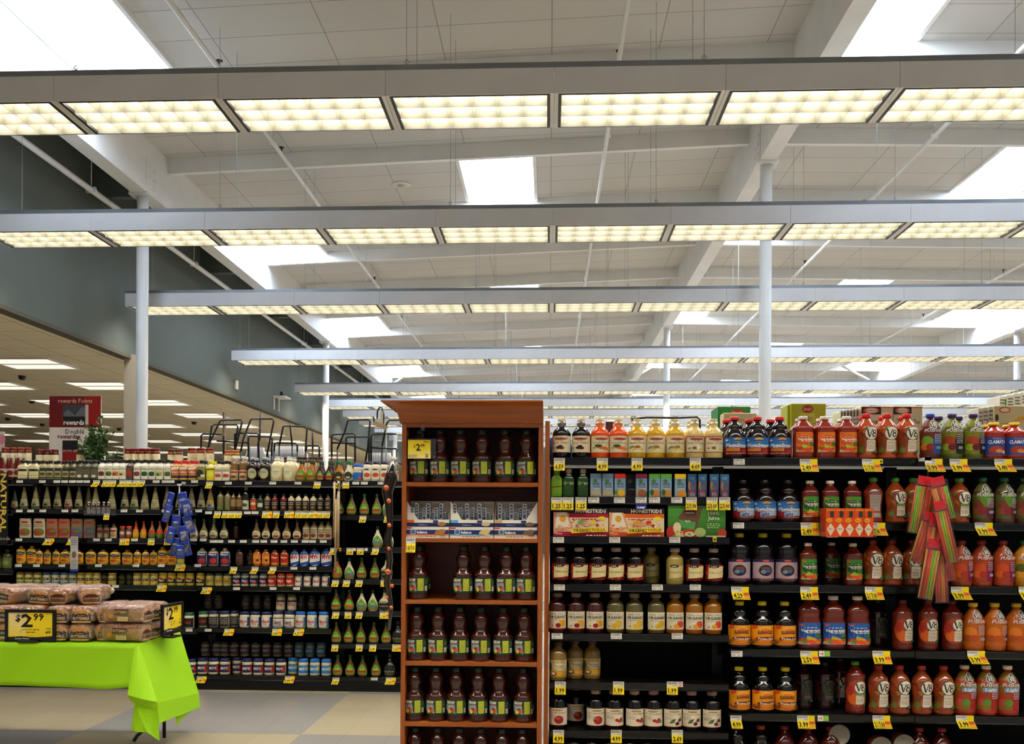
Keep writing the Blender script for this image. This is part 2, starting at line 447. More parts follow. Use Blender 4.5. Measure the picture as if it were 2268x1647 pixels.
for cxp, gz in zip(GX[:4], GZ):
    for y in (12.7, 23.3, 33.9):
        m = MB(); m.lathe([(0, .079), (gz - .72, .079)], (.8, .8, .8), 24, c=(cxp, y, 0)); m.box(cxp - .14, y - .14, gz - .73, cxp + .14, y + .14, gz - .70)
        m.box(cxp - .13, y - .13, 0, cxp + .13, y + .13, .015)
        struct(m.build('support_column', 'whitepaint'))
        for side in (-1, 1):
            q = MB(); q.box(cxp + side * .112, y - .16, gz - .70, cxp + side * .122, y + .16, gz - .25)
            for bz in (.6, .48, .36):
                for by in (-.08, .08): q.box(cxp + side * .12, y + by - .014, gz - bz - .014, cxp + side * .14, y + by + .014, gz - bz + .014)
            struct(q.build('girder_bracket', 'whitepaint'))
# bulkhead wall above the low-ceilinged side, and the low ceiling
struct(MB().box(WX - .15, YB, BZ, WX, YF, 6.9).build('wall_left', 'bulkhead'))
struct(MB().box(WX - .16, YB, BZ - .05, WX + .012, YF, BZ).build('trim_1', flat_mat('bulkhead_edge', '#55503f', .7)))
struct(MB().box(-26, YB, BZ + .0, WX - .15, YF, BZ + .08).build('ceiling_lower', 'dropceil'))
struct(MB().box(-26, YF, 0, WX, YF + .1, BZ + .1).build('wall_back_left', flat_mat('warm_beige_wall', '#c9b27c', .8)))
struct(MB().box(WX, YF, 0, 28, YF + .1, 7.1).build('wall_back', 'bulkhead'))
struct(MB().box(28, YB, 0, 28.1, YF, 7.1).build('wall_right', 'whitepaint'))
struct(MB().box(-26.1, YB, 0, -26, YF, BZ + .1).build('wall_far_left', flat_mat('warm_beige_side', '#c9b27c', .8)))
# troffers in the low ceiling
tf = MB(); dz = MB()
for (a, b, c, d) in ((-.52, -.5, -.47, .5), (-.52, .47, .52, .5), (-.52, -.5, .52, -.47), (-.52, -.015, .52, .015)): pass
for (x0, y0, x1, y1) in ((-.53, -.5, -.5, .5), (.5, -.5, .53, .5), (-.5, -.5, .5, -.47), (-.5, .47, .5, .5), (-.5, -.03, .5, .03)): tf.box(x0, y0, -.022, x1, y1, 0)
dz.box(-.5, -.47, -.014, .5, -.015, -.004); dz.box(-.5, .015, -.014, .5, .47, -.004)
tfm = tf.mesh('frame', 'whitepaint'); dzm = dz.mesh('diffuser', 'troffer')
for j, tx in enumerate([-8.2, -10.23, -12.23, -14.23, -16.23]):
    for i in range(11):
        ty = 12.25 + 2.45 * i
        if j == 4 and i < 3: continue
        t = thing('ceiling_light', 'recessed square ceiling light, %s row out from grey wall, %s from front' % (ORD[j], ORD[i]), 'ceiling light', (tx, ty, BZ), 0, 'recessed lights in the beige ceiling')
        link('frame', tfm, t); link('diffuser', dzm, t)
# ceiling speakers / sensors
for i, (px, py) in enumerate([(71, 886), (17, 925), (94, 938), (430, 934), (264, 948), (49, 832)]):
    p = atz(px, py, BZ); m = MB(); m.lathe([(-.07, .02), (-.06, .045), (-.03, .06), (-.008, .06), (-.001, .07)], hx('#1a1512'), 14)
    o = m.build('dome_camera', 'plastic', loc=p)
    tag(o, 'small dark dome camera under beige ceiling, %s of six from left' % ORD[[1, 0, 3, 5, 4, 2][i]], 'camera', 'dark dome cameras')
# round speaker in the roof board
p = atz(888, 410, roofz(-2.6)); p.z = roofz(p.x)
m = MB(); m.lathe([(-.02, .06), (-.02, .13), (-.001, .16)], hx('#cfc7b4'), 20); m.lathe([(-.03, .05), (-.02, .06)], hx('#a89e8a'), 16)
tag(m.build('ceiling_speaker', 'plastic', loc=p), 'round cream ceiling speaker left of the middle skylight', 'speaker')
# ------------------------------------------------------------------ suspended light rows
ZB = 4.665; SEC = 1.22; WD = .60; HH = .185
def lightmeshes():
    h = MB(); g = .0015; h.box(g, 0, 0, SEC - g, .012, HH); h.box(g, WD - .012, 0, SEC - g, WD, HH); h.box(g, .012, HH - .012, SEC - g, WD - .012, HH); h.box(g, .012, .02, g + .003, WD - .012, HH - .012); h.box(SEC - g - .003, .012, .02, SEC - g, WD - .012, HH - .012)
    h.box(g, .012, 0, .03, WD - .012, .02); h.box(SEC - .03, .012, 0, SEC - g, WD - .012, .02)
    fr = MB()
    x0, x1, y0, y1, t = .03, SEC - .03, .012, WD - .012, .014
    fr.box(x0, y0, -.004, x0 + t * 1.6, y1, .05); fr.box(x1 - t * 1.6, y0, -.004, x1, y1, .05); fr.box(x0 + t * 1.3, y0, -.004, x1 - t * 1.3, y0 + t, .05); fr.box(x0 + t * 1.3, y1 - t * .6, -.004, x1 - t * 1.3, y1, .05)
    lv = MB(); a, b, c, d = x0 + t * 1.3, x1 - t * 1.3, y0 + t, y1 - t * .6
    for i in range(7):
        x = a + (b - a) * i / 6; zt = .085
        lv.add([(x, c, 0), (x, d, 0), (x + .02, d, zt), (x + .02, c, zt), (x - .02, d, zt), (x - .02, c, zt)], [(0, 1, 2, 3), (1, 0, 5, 4), (3, 2, 4, 5)])
    for j in range(4):
        y = c + (d - c) * j / 3; zt = .085
        lv.add([(a, y, 0), (b, y, 0), (b, y + .022, zt), (a, y + .022, zt), (b, y - .022, zt), (a, y - .022, zt)], [(1, 0, 3, 2), (0, 1, 4, 5), (2, 3, 5, 4)])
    lp = MB(); lp.box(a, c, .088, b, d, .096)
    return h.mesh('housing_section', 'housing'), fr.mesh('lens_frame', 'darkframe'), lv.mesh('louver', 'louver'), lp.mesh('lamp_panel', 'lamp')
HM, FM, LM, PM = lightmeshes()
ROWY = [6.8, 9.85, 13.35, 17.9, 22.4, 25.3, 27.7, 30.1, 32.8, 35.8, 39]
def light_row(y, label, nleft, nright):
    t = thing('suspended_light_row', label, 'light', (0.02, y, ZB), 0, 'rows of suspended lights'); t.rotation_euler = (0, -.0045, 0)
    for i in range(-nleft, nright):
        for nm, me in (('housing_section', HM), ('lens_frame', FM), ('louver', LM), ('lamp_panel', PM)): link(nm, me, t, (i * SEC, 0, 0))
    c = MB(); xa, xb = -nleft * SEC, nright * SEC
    c.box(xa, .0, HH, xb, .05, HH + .04); c.box(xa, WD - .05, HH, xb, WD, HH + .04); c.build('support_channel', 'galv', t)
    e = MB(); e.box(xa - .006, 0, 0, xa + .001, WD, HH); e.build('end_cap', 'housing', t)
    k = -nleft
    while k <= nright:
        x = k * SEC + .15 if k < 0 else k * SEC - .15
        zt = roofz(x) - ZB + x * -.0045 + .0
        m = MB(); m.tube([(x, .03, HH + .02), (x, .03, zt)], .0025, n=5); m.tube([(x, WD - .03, HH + .02), (x, WD - .03, zt)], .0025, n=5)
        m.tube([(x, .03, HH + .05), (x + .015, .03, HH + .07), (x, .03, HH + .09), (x - .015, .03, HH + .07)], .004, n=5, closed=True)
        m.build('hanging_cable', 'cable', t); k += 2
    return t
names = ['nearest and largest', 'second nearest', 'third nearest', 'fourth nearest', 'fifth nearest', 'sixth nearest', 'seventh nearest', 'eighth nearest', 'ninth nearest', 'tenth nearest', 'farthest']
for i, y in enumerate(ROWY):
    nr = min(20, int((1060 / F * y) / SEC) + 4)
    light_row(y, '%s row of suspended white fluorescent lights under the roof' % names[i], 5, nr)
for i, y in enumerate([3.4, .2, -3.0]):
    light_row(y, 'row of suspended white fluorescent lights behind the viewpoint, %s back' % ORD[i], 5, 7)
# ------------------------------------------------------------------ sprinkler pipes
def pipe(x, z, r, label, heads, step=3.6, y0=8.6):
    t = thing('sprinkler_pipe', label, 'pipe', (x, 0, 0), 0, 'white pipes under the roof')
    m = MB(); m.tube([(0, YB, z), (0, YF, z)], r, n=10); 
    y = y0 - 3 * step
    while y < 40:
        m.tube([(0, y, z - r), (0, y, roofz(x) + .01)], .006, n=6); m.tube([(-r * 1.5, y, z), (r * 1.5, y, z)], r * 1.1, n=8); y += step
    m.build('pipe', 'whitepaint', t)
    for y in heads:
        h = MB(); h.tube([(0, 0, 0), (0, 0, .06)], .012, n=6); h.lathe([(.06, .035), (.068, .035)], (.02, .02, .02), 12)
        s = h.build('sprinkler_head', flat_dark, t, (0, y, z + r)); s['label'] = 'dark upright sprinkler head'
flat_dark = flat_mat('dark_bronze', '#2b2018', .5, metal=.4)
pipe(-3.62, 6.5, .028, 'white sprinkler pipe left of the middle skylight', [10.2, 12.6, 15.8, 19.4, 23])
pipe(.72, 6.55, .028, 'white sprinkler pipe right of the middle skylight', [10.2, 15.4, 20])
pipe(4.85, 6.5, .028, 'white sprinkler pipe right of the right hand column line', [11, 14.9, 18.3, 22])
pipe(8.9, 6.5, .028, 'white sprinkler pipe farthest to the right', [15, 19, 23])
pipe(-6.02, 5.9, .04, 'thick grey pipe running along the grey green wall', [])
for i, (px0, py0, px1, py1, Y) in enumerate([(1393, 842, 1445, 812, 31), (1925, 841, 1866, 811, 31), (870, 850, 905, 826, 31)]):
    a, b = at(px0, py0, Y), at(px1, py1, Y); m = MB(); m.tube([a, b], .035, n=8)
    struct(m.build('diagonal_brace', 'whitepaint'))
# wall fittings
p = at(511, 852, 12.0); p.x = WX
p = at(511, 852, (WX) / ((511 - 1216) / F) ); 
m = MB(); m.rbox(0, -.06, -.09, .05, .06, .09, .01, hx('#ddd8cc')); tag(m.build('wall_speaker', 'plastic', loc=(WX, p.y, p.z)), 'small white box speaker on the grey green wall', 'speaker')
p = at(612, 880, (WX) / ((604 - 1216) / F))
t = thing('wall_shelf', 'small white bracket shelf with a camera on grey green wall', 'shelf', (WX, p.y, p.z))
m = MB(); m.box(0, -.25, -.015, .28, .25, .012); m.box(0, -.2, -.3, .02, -.17, 0); m.box(0, .17, -.3, .02, .2, 0); m.build('shelf_board', 'whitepaint', t)
m = MB(); m.box(.08, -.05, .013, .2, .05, .05, hx('#222')); m.box(.1, -.03, .05, .16, .03, .13, hx('#222')); m.build('camera_body', 'plastic', t)
# far columns of the low room, brown poles
p = at(497, 900, 16); struct(MB().lathe([(0, .03), (3.42, .03)], hx('#7a5a35'), 10, c=(p.x, 16, 0)).build('support_post', 'plastic'))
p = at(274, 900, 14.0); q = at(303, 900, 14.0); struct(MB().box(p.x, 14, 0, q.x, 14.2, BZ + .01).build('support_column', flat_mat('cream_column', '#b9ad98', .7)))
# ================================================================== SHELVING
YR, YL = 6.25, 8.75
def gondola(name, label, x0, x1, yf, shelves, depth, rear=0, zbase=.16):
    """shelves: heights of the shelf tops"""
    t = thing(name, label, 'shelf', (0, yf, 0), 0, 'black steel shelving units')
    ztop = shelves[0]; d = depth
    m = MB(); m.box(x0 + .004, d, .02, x1 - .004, d + .03, ztop - .04); m.build('back_panel', 'backing', t)
    for x in (x0 + .001, x1 - .036):
        m = MB(); m.box(x, d - .05, 0, x + .035, d, ztop - .03); m.build('upright', 'black', t)
    for i, z in enumerate(shelves):
        m = MB(); dd = d if i else d + rear + .03
        m.box(x0 + .003, .004, z - .022, x1 - .003, dd, z); 
        for x in (x0 + .004, x1 - .012):
            if i: m.add([(x, .05, z - .022), (x, d, z - .022), (x, d, z - .11), (x + .008, .05, z - .022), (x + .008, d, z - .022), (x + .008, d, z - .11)], [(0, 1, 2), (3, 5, 4), (0, 3, 4, 1), (1, 4, 5, 2), (2, 5, 3, 0)])
        s = m.build('shelf', 'black', t)
        r = MB(); r.box(x0 + .003, 0, z - .042, x1 - .003, .004, z + .001)
        r.tube([(x0 + .003, -.001, z - .043), (x1 - .003, -.001, z - .043)], .0045, n=8); r.tube([(x0 + .003, -.001, z + .001), (x1 - .003, -.001, z + .001)], .003, n=6)
        r.build('price_rail', 'rail', s)
    m = MB(); m.box(x0 + .003, .03, 0, x1 - .003, d, shelves[-1] - .03); m.build('kick_panel', 'black', t)
    if rear:
        m = MB(); m.box(x0 + .003, d + .03, 0, x1 - .003, d + rear - .02, .14); m.build('rear_base', 'black', t)
    return t
def zs(px, ys, Y): return [at(px, y, Y).z for y in ys]
ppmR, ppmL = F / YR, F / YL
X = lambda px, Y: at(px, HY, Y).x
RZ1 = zs(1415, [1014, 1101, 1189, 1295, 1405, 1513, 1620, 1712], YR)
RZ2 = zs(1820, [1015, 1157.5, 1297, 1440, 1583, 1722], YR)
xr = [X(1218, YR), X(1617.5, YR), X(2029, YR), X(2440, YR), X(2850, YR)]
gondola('shelving_unit', 'black shelf unit of organic juice just right of the wooden case', xr[0], xr[1], YR, RZ1, .5, .46)
gondola('shelving_unit', 'black shelf unit of plum and vegetable juice, below the white column', xr[1], xr[2], YR, RZ2, .5, .46)
gondola('shelving_unit', 'black shelf unit of fruit and vegetable blends at right edge', xr[2], xr[3], YR, RZ2, .5, .46)
LZa = zs(250, [1062, 1128.5, 1193, 1251, 1296, 1391, 1494], YL)
LZb = zs(600, [1065.5, 1131, 1195, 1254.5, 1299, 1391.5, 1496.5], YL)
LZc = zs(810, [1065.5, 1141, 1212.5, 1283, 1354, 1426, 1499.5], YL)
xl = [X(-330, YL), X(31, YL), X(438, YL), X(736, YL), X(1035, YL), X(1330, YL)]
gondola('shelving_unit', 'black natural foods shelf unit at the left edge', xl[0], xl[1] - .004, YL, zs(10, [1062, 1130, 1196, 1262, 1330, 1400, 1490], YL), .45, .46)
gondola('shelving_unit', 'black shelf unit of dressings and mayonnaise behind the green table', xl[1], xl[2], YL, LZa, .45, .46)
gondola('shelving_unit', 'black shelf unit of mayonnaise between green table and tan strips', xl[2], xl[3], YL, LZb, .45, .46)
gondola('shelving_unit', 'black shelf unit of salad dressing touching the wooden case', xl[3], xl[4], YL, LZc, .45, .46)
# wooden end board of the right hand unit
m = MB(); m.box(xr[0] - .034, -.0, 0, xr[0] - .004, .97, at(1210, 932, YR).z)
tag(m.build('end_board', 'wood', loc=(0, YR, 0)), 'brown wooden end board on the left side of juice shelves', 'board')
# ------------------------------------------------------------------ product types
PR = {  # normalised profiles (z, r)
 'jug': [(0, .86), (.015, .96), (.04, 1), (.58, 1), (.64, .97), (.70, .86), (.75, .66), (.79, .5), (.82, .46), (.86, .46), (.875, .52), (.89, .46), (.93, .44)],
 'pinch': [(0, .88), (.03, .99), (.07, 1), (.09, .97), (.12, 1), (.5, 1), (.53, .97), (.58, .93), (.64, .82), (.69, .66), (.71, .62), (.74, .70), (.78, .68), (.83, .52), (.87, .36), (.92, .32)],
 'veg': [(0, .9), (.03, 1), (.10, 1), (.12, .97), (.66, .97), (.70, 1), (.75, .98), (.78, .80), (.82, .70), (.86, .5), (.90, .38), (.93, .34)],
 'vegj': [(0, .9), (.03, 1), (.12, 1), (.14, .97), (.48, .97), (.51, 1), (.55, .97), (.60, .9), (.64, .92), (.70, .96), (.75, .9), (.80, .74), (.85, .5), (.90, .3), (.93, .27)],
 'waist': [(0, .9), (.03, 1), (.07, 1), (.10, .94), (.13, .97), (.16, .93), (.3, .84), (.42, .88), (.55, .97), (.64, 1), (.70, .95), (.76, .8), (.82, .58), (.87, .38), (.92, .31)],
 'bell': [(0, .9), (.03, 1), (.07, .96), (.10, 1), (.13, .95), (.5, .97), (.62, 1), (.68, .93), (.75, .78), (.82, .55), (.88, .35), (.93, .3)],
 'apple': [(0, .9), (.02, .98), (.08, 1), (.11, .94), (.13, .96), (.40, .96), (.42, 1), (.47, 1), (.50, .9), (.55, .68), (.60, .60), (.64, .60), (.70, .72), (.77, .74), (.83, .64), (.88, .44), (.915, .33)],
 'sq': [(0, .94), (.02, 1), (.66, 1), (.71, .92), (.76, .66), (.80, .52), (.86, .5)],
 'cone': [(0, .94), (.02, 1), (.2, .92), (.5, .66), (.75, .4), (.86, .3), (.93, .28)],
 'round': [(0, .92), (.03, 1), (.68, 1), (.75, .9), (.80, .6), (.85, .42), (.9, .4)],
 'ball': [(0, .75), (.03, .9), (.12, 1), (.3, 1), (.42, .86), (.52, .58), (.62, .38), (.75, .3), (.85, .28)],
 'oval': [(0, .72), (.02, .8), (.10, .93), (.22, 1), (.34, .97), (.46, .82), (.58, .58), (.68, .38), (.76, .28), (.84, .26)],
 'squeeze': [(0, .84), (.03, .93), (.2, 1), (.45, .94), (.62, .98), (.76, .95), (.85, .7), (.88, .5)],
 'jar': [(0, .88), (.03, .97), (.10, 1), (.16, .97), (.62, .97), (.68, 1), (.76, .95), (.82, .86)],
 'can': [(0, 1), (.97, 1)],
 'steak': [(0, .85), (.03, .95), (.2, 1), (.4, 1), (.5, .86), (.58, .55), (.66, .36), (.85, .3)],
}
CAPZ = {'jug': .93, 'pinch': .915, 'veg': .925, 'vegj': .92, 'waist': .915, 'bell': .92, 'apple': .91, 'sq': .85, 'cone': .92, 'round': .89, 'ball': .84, 'oval': .83, 'squeeze': .87, 'jar': .81, 'can': .96, 'steak': .84}
def rint(pr, z):
    if z <= pr[0][0]: return pr[0][1]
    for (a, ra), (b, rb) in zip(pr[:-1], pr[1:]):
        if z <= b: return ra + (rb - ra) * (z - a) / (b - a)
    return pr[-1][1]
TY = {}
class Ty: pass
def ty(key, name, cat, desc, shape, H, W, body, cap, lab=None, ops=(), sup=2, dr=1, arc=78, capr=None, neck=None, mat='gloss', capname='cap', necklab=None):
    t = Ty(); t.__dict__.update(locals()); TY[key] = t
def build_type(t, scale):
    """meshes for a type, H and W in px, scale = px per metre"""
    H, W = t.H / scale, t.W / scale; R = W / 2; parts = []
    if t.shape in ('box', 'carton'):
        D = W * t.dr
        m = MB(); m.rbox(-R, -D / 2, 0, R, D / 2, H, .003, hx(t.body)); parts.append(('carton' if t.shape == 'carton' else 'box_body', m.mesh('box_body', 'print')))
        S = plane_S(-R, 0, W, H, -D / 2)
        m = MB(); draw(m, S, t.ops, W, H, 2); parts.append(('front_panel', m.mesh('front_panel', 'print')))
        if t.cap: 
            c = MB(); c.lathe([(H, .012), (H + .012, .012)], hx(t.cap), 12, c=(0, 0, 0)); parts.append(('cap', c.mesh('cap', 'plastic')))
        return parts
    pr = PR[t.shape]; cz = CAPZ[t.shape]
    pts = [(z * H, r * R, (hx(t.neck[1]) if t.neck and z > t.neck[0] else None)) for z, r in pr]
    m = MB(); m.lathe(pts, hx(t.body), 22, t.sup, t.dr); parts.append(('bottle' if t.shape not in ('jar', 'can') else 'jar', m.mesh('body', t.mat)))
    if t.cap:
        cr = (t.capr or (pr[-1][1] + .06)) * R; a = cz * H
        m = MB(); n = 18
        m.lathe([(a, cr * .97), (a + (H - a) * .1, cr), (H - (H - a) * .12, cr), (H, cr * .9)], hx(t.cap), n, 2, t.dr if t.capr and t.capr > .8 else 1)
        parts.append((t.capname, m.mesh('cap', 'plastic')))
    if t.lab:
        z0, z1 = t.lab; A = math.radians(t.arc); e = 2 / t.sup
        def S(u, v, l):
            z = z0 + (z1 - z0) * v; r = rint(pr, z) * R
            a = (u - .5) * 2 * A; s, c = math.sin(a), math.cos(a)
            x = r * math.copysign(abs(s) ** e, s); y = -r * t.dr * abs(c) ** e
            n = Vector((s / 1, -c / t.dr, 0)).normalized() * (l + .0006)
            return (x + n.x, y + n.y, z * H)
        m = MB(); draw(m, S, t.ops, R * 2 * A * (1 if t.dr == 1 else .8), (z1 - z0) * H, 1)
        parts.append(('label', m.mesh('label', 'print')))
    return parts
MC = {}
def meshes(key, scale):
    k = (key, round(scale))
    if k not in MC: MC[k] = build_type(TY[key], scale)
    return MC[k]
USED = {}
def uniq(label):
    if label in USED: USED[label] += 1; return label, USED[label]
    USED[label] = 1; return label, 1
CNT = [0]
def place(key, x, y, z, scale, label, group, rz=0, s=1.0, tilt=0):
    t = TY[key]
    o = thing(t.name, label, t.cat, (x, y, z), rz, group)
    if s != 1: o.scale = (s, s, s)
    if tilt: o.rotation_euler = (tilt, 0, rz)
    for nm, me in meshes(key, scale): link(nm, me, o)
    CNT[0] += 1
    return o
def row(unit, Yf, z, shelfname, items, back=0, backdy=.125, set=.035, xc=None):
    """items: list of (type, [px centres], options)"""
    tot = {}
    for it in items: tot.setdefault((it[0], (it[2] if len(it) > 2 else {}).get('tier', '')), []).extend(it[1])
    seen = {}
    for it in items:
        key, pxs = it[0], it[1]; op = it[2] if len(it) > 2 else {}
        t = TY[key]; sc0 = F / Yf; n = len(tot[(key, op.get('tier', ''))])
        for px in pxs:
            kk = (key, op.get('tier', '')); i = seen.get(kk, 0); seen[kk] = i + 1
            W = t.W / sc0 * (t.dr if t.shape in ('box', 'carton') or t.dr != 1 else 1)
            dy = op.get('dy', 0); yc = Yf + set + W / 2 + dy
            sc1 = F / yc if not dy else F / (yc - dy)
            x = at(px, HY, yc).x; zz = z + op.get('dz', 0)
            sn = shelfname
            where = ('only one' if n == 1 else '%s of %s from left' % (ORD[i], NUM[n])) if n < 200 else ''
            tier = op.get('tier', '')
            lab = '%s, %s%s, %s' % (t.desc, (tier + ' ') if tier else '', where, sn) if n > 1 else '%s%s, %s' % (t.desc, (', ' + tier) if tier else '', sn)
            rz = op.get('rz', 0) + (random.uniform(-.16, .16) if t.shape not in ('box', 'carton') and t.sup == 2 and t.dr == 1 else random.uniform(-.03, .03))
            if 'rzs' in op: rz = op['rzs'][pxs.index(px) % len(op['rzs'])]
            place(key, x, yc, zz, sc1, lab, '%s on %s' % (t.desc + 's', sn), rz)
            nb = op.get('back', back)
            for b in range(nb):
                lab2 = '%s, behind %s, %s' % (t.desc, ('the %s from left' % ORD[i]) if n > 1 else 'its twin', sn)
                if b: lab2 = lab2.replace(', behind', ', two behind')
                place(key, x + random.uniform(-.006, .006) + op.get('bx', 0) * (b + 1), yc + max(backdy, W + .012) * (b + 1), zz, sc1, lab2, '%s on %s' % (t.desc + 's', sn), rz + random.uniform(-.2, .2))
def fr(cx, cy, r, c, n=3, ry=None):
    ry = ry or r * .8; o = []
    for i in range(n):
        a = 2.4 * i; o.append(('e', cx + r * .9 * math.cos(a) * (n > 1), cy + ry * .9 * math.sin(a) * (n > 1), r, ry, c if i % 2 == 0 else c))
    return o
# ---- right hand unit types (sizes in pixels at the shelf front)
def lakewood(key, desc, liq, neck, nm, fruit, bgc='#e9ddb8', edge=None):
    ops = [('r', 0, 0, 1, 1, bgc)]
    if edge: ops += [('r', 0, 0, 1, .05, edge), ('r', 0, .95, 1, 1, edge), ('r', 0, 0, .04, 1, edge), ('r', .96, 0, 1, 1, edge)]
    ops += [('e', .5, .80, .26, .05, '#b33220'), ('b', 'Lakewood', .5, .88, .56, .13, '#9d1a14'), ('t', 'PURE', .5, .69, .2, .07, '#6d5a34'), ('t', nm, .5, .57, .72, .10, '#6d5a34')] + fruit + [('e', .2, .27, .05, .04, '#5d7a2d')]
    ty(key, 'juice_bottle', 'bottle', desc, 'jug', 88, 40.5, liq, '#cdb98c', (.15, .56), ops, capr=.42, neck=(.83, neck))
lakewood('blackcherry', 'black cherry juice bottle', '#0b0609', '#77706a', 'BLACK CHERRY', [('e', .42, .28, .10, .09, '#3c1212'), ('e', .55, .26, .10, .09, '#5a1a18'), ('e', .5, .36, .09, .07, '#2a0b0b')])
lakewood('carrot', 'orange carrot juice bottle', '#e8500c', '#d88a58', 'CARROT', [('e', .38, .38, .14, .10, '#2f4a18'), ('e', .56, .27, .20, .08, '#e0661c'), ('e', .68, .2, .16, .06, '#e8762c'), ('m', 8, .26, .3, .46, .46, .05, ['#2f4a18', '#4f6a24', '#3a5a1c'])])
lakewood('pineapple', 'yellow pineapple juice bottle', '#d9a514', '#ccc29a', 'PINEAPPLE', [('e', .5, .34, .12, .09, '#a8701c'), ('e', .40, .2, .09, .06, '#e8cf3c'), ('e', .66, .2, .09, .06, '#e8cf3c'), ('e', .3, .34, .10, .04, '#5d7a2d')])
lakewood('pinacolada', 'creamy pina colada juice bottle', '#dfc27a', '#cdbf8e', 'PINA COLADA', [('e', .42, .28, .1, .09, '#8c5a24'), ('e', .56, .28, .09, .08, '#e9e2c8'), ('e', .66, .2, .09, .06, '#e8cf3c')], '#e6dcb8', '#9d3a2a')
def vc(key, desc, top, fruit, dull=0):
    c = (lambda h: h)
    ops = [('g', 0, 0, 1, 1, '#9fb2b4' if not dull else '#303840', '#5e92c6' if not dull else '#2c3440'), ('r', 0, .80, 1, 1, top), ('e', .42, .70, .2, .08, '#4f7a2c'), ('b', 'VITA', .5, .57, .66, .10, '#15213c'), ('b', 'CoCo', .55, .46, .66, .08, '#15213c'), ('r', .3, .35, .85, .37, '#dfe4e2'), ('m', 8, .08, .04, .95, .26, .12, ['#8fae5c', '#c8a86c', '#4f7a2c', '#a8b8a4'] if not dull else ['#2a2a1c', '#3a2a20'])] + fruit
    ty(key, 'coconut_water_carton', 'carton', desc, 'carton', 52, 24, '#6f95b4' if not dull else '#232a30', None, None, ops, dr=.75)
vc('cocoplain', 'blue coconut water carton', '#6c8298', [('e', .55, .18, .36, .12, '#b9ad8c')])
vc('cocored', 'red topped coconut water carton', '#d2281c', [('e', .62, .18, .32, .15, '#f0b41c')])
vc('cocoshade', 'dim coconut water carton set back', '#301a18', [('e', .55, .18, .3, .12, '#3a2a1c')], 1)  # dull flag: shelf-back shade painted into the carton and print colours
vc('cococrimson', 'crimson topped coconut water carton', '#8f2442', [('e', .5, .2, .36, .15, '#a8583a')])
vc('cocogreen', 'green topped coconut water carton', '#5fa83a', [('e', .6, .18, .34, .16, '#d88a3c'), ('e', .25, .22, .2, .12, '#2f6a2c')])
vc('cocoyellow', 'yellow topped coconut water carton', '#f2c61c', [('e', .6, .16, .34, .14, '#ee8c14')])
ty('onecarton', 'coconut_water_carton', 'carton', 'slim blue fruit water carton', 'carton', 52, 19, '#2f5f86', None, None,
   [('g', 0, 0, 1, 1, '#5a3448', '#2f6f9c'), ('b', 'ONE', .45, .82, .6, .12, '#6ca8cc'), ('e', .5, .4, .34, .1, '#4f7a34'), ('m', 12, .1, .2, .9, .6, .12, ['#a83c4c', '#4f7a34', '#c87a2c', '#3a6a9c', '#7a4a6c']), ('l', .2, .05, .8, .22, 4, '#b9a8bc')], dr=.9)
ty('greenpouch', 'drink_pouch', 'pouch', 'bright lime green drink pouch', 'sq', 60, 25, '#74a61c', '#5f8c1c', (.1, .8), [('r', 0, 0, 1, 1, '#6f9f20'), ('p', [(.1, .3), (.9, .42), (.9, .5), (.1, .36)], '#7c3c1c')], sup=4, dr=.5, arc=80)
ty('darkgreen', 'juice_carton', 'carton', 'dark green tall juice carton', 'sq', 62, 24, '#24481c', '#b79c78', (.05, .66), [('r', 0, 0, 1, 1, '#24481c'), ('t', 'Cmr', .5, .75, .55, .2, '#c6d8b4', .2)], sup=6, dr=.8, arc=84, capr=.55)
def honest(key, desc, col, colt, band):
    ops = [('r', 0, 0, 1, 1, '#e9d9b4'), ('r', 0, 0, 1, .17, col), ('r', 0, .80, 1, 1, '#0f0d0d'), ('p', [(.28, .66), (.28, .80), (1, .80), (1, .66)], band), ('p', [(0, .10), (0, .85), (.24, .92), (.36, .3)], colt),
           ('p', [(.03, .3), (.06, .82), (.22, .86), (.32, .34)], '#efe6cc'), ('r', .02, .84, .26, .98, '#171313'), ('e', .17, .62, .06, .12, '#e0a83c'), ('b', 'HONESTKIDS', .68, .89, .56, .12, '#e9e4d8'), ('l', .34, .57, .8, .64, 1, col),
           ('e', .88, .64, .075, .07, '#f0d81c'), ('e', .50, .5, .06, .08, '#6fae4c' if key == 'honestpink' else '#e89a2c'), ('e', .72, .50, .05, .08, '#e8cf1c' if key == 'honestpink' else '#d8441c'), ('e', .8, .4, .03, .05, '#b8281c'), ('e', .44, .38, .03, .05, '#c83c2c'), ('e', .6, .42, .1, .05, colt),
           ('m', 26, .3, .3, .95, .62, .028, [col, '#e8b44c', '#e8d8a0', '#c8502c', '#efe4c4', colt]), ('m', 14, .02, .18, .3, .4, .03, [col, colt, '#e8b44c']), ('p', [(.33, .12), (.33, .27), (.96, .33), (.96, .19)], '#f0cf1c'), ('b', 'ORGANIC', .52, .22, .32, .12, '#2a1c10'), ('l', .70, .2, .94, .29, 2, '#6d4a1c'), ('t', '8 pouches', .1, .11, .12, .05, '#ffffff'), ('l', .6, .02, .95, .08, 1, '#f3dcdc')]
    ty(key, 'drink_box', 'box', desc, 'box', 63, 119, '#5a1420' if key == 'honestpink' else '#8c3a10', None, None, ops, dr=.5)
honest('honestpink', 'pink and red box of organic drink pouches', '#b31a34', '#e09a8c', '#a8182c')
honest('honestorange', 'orange box of organic drink pouches', '#e05418', '#e8a46c', '#e8641c')
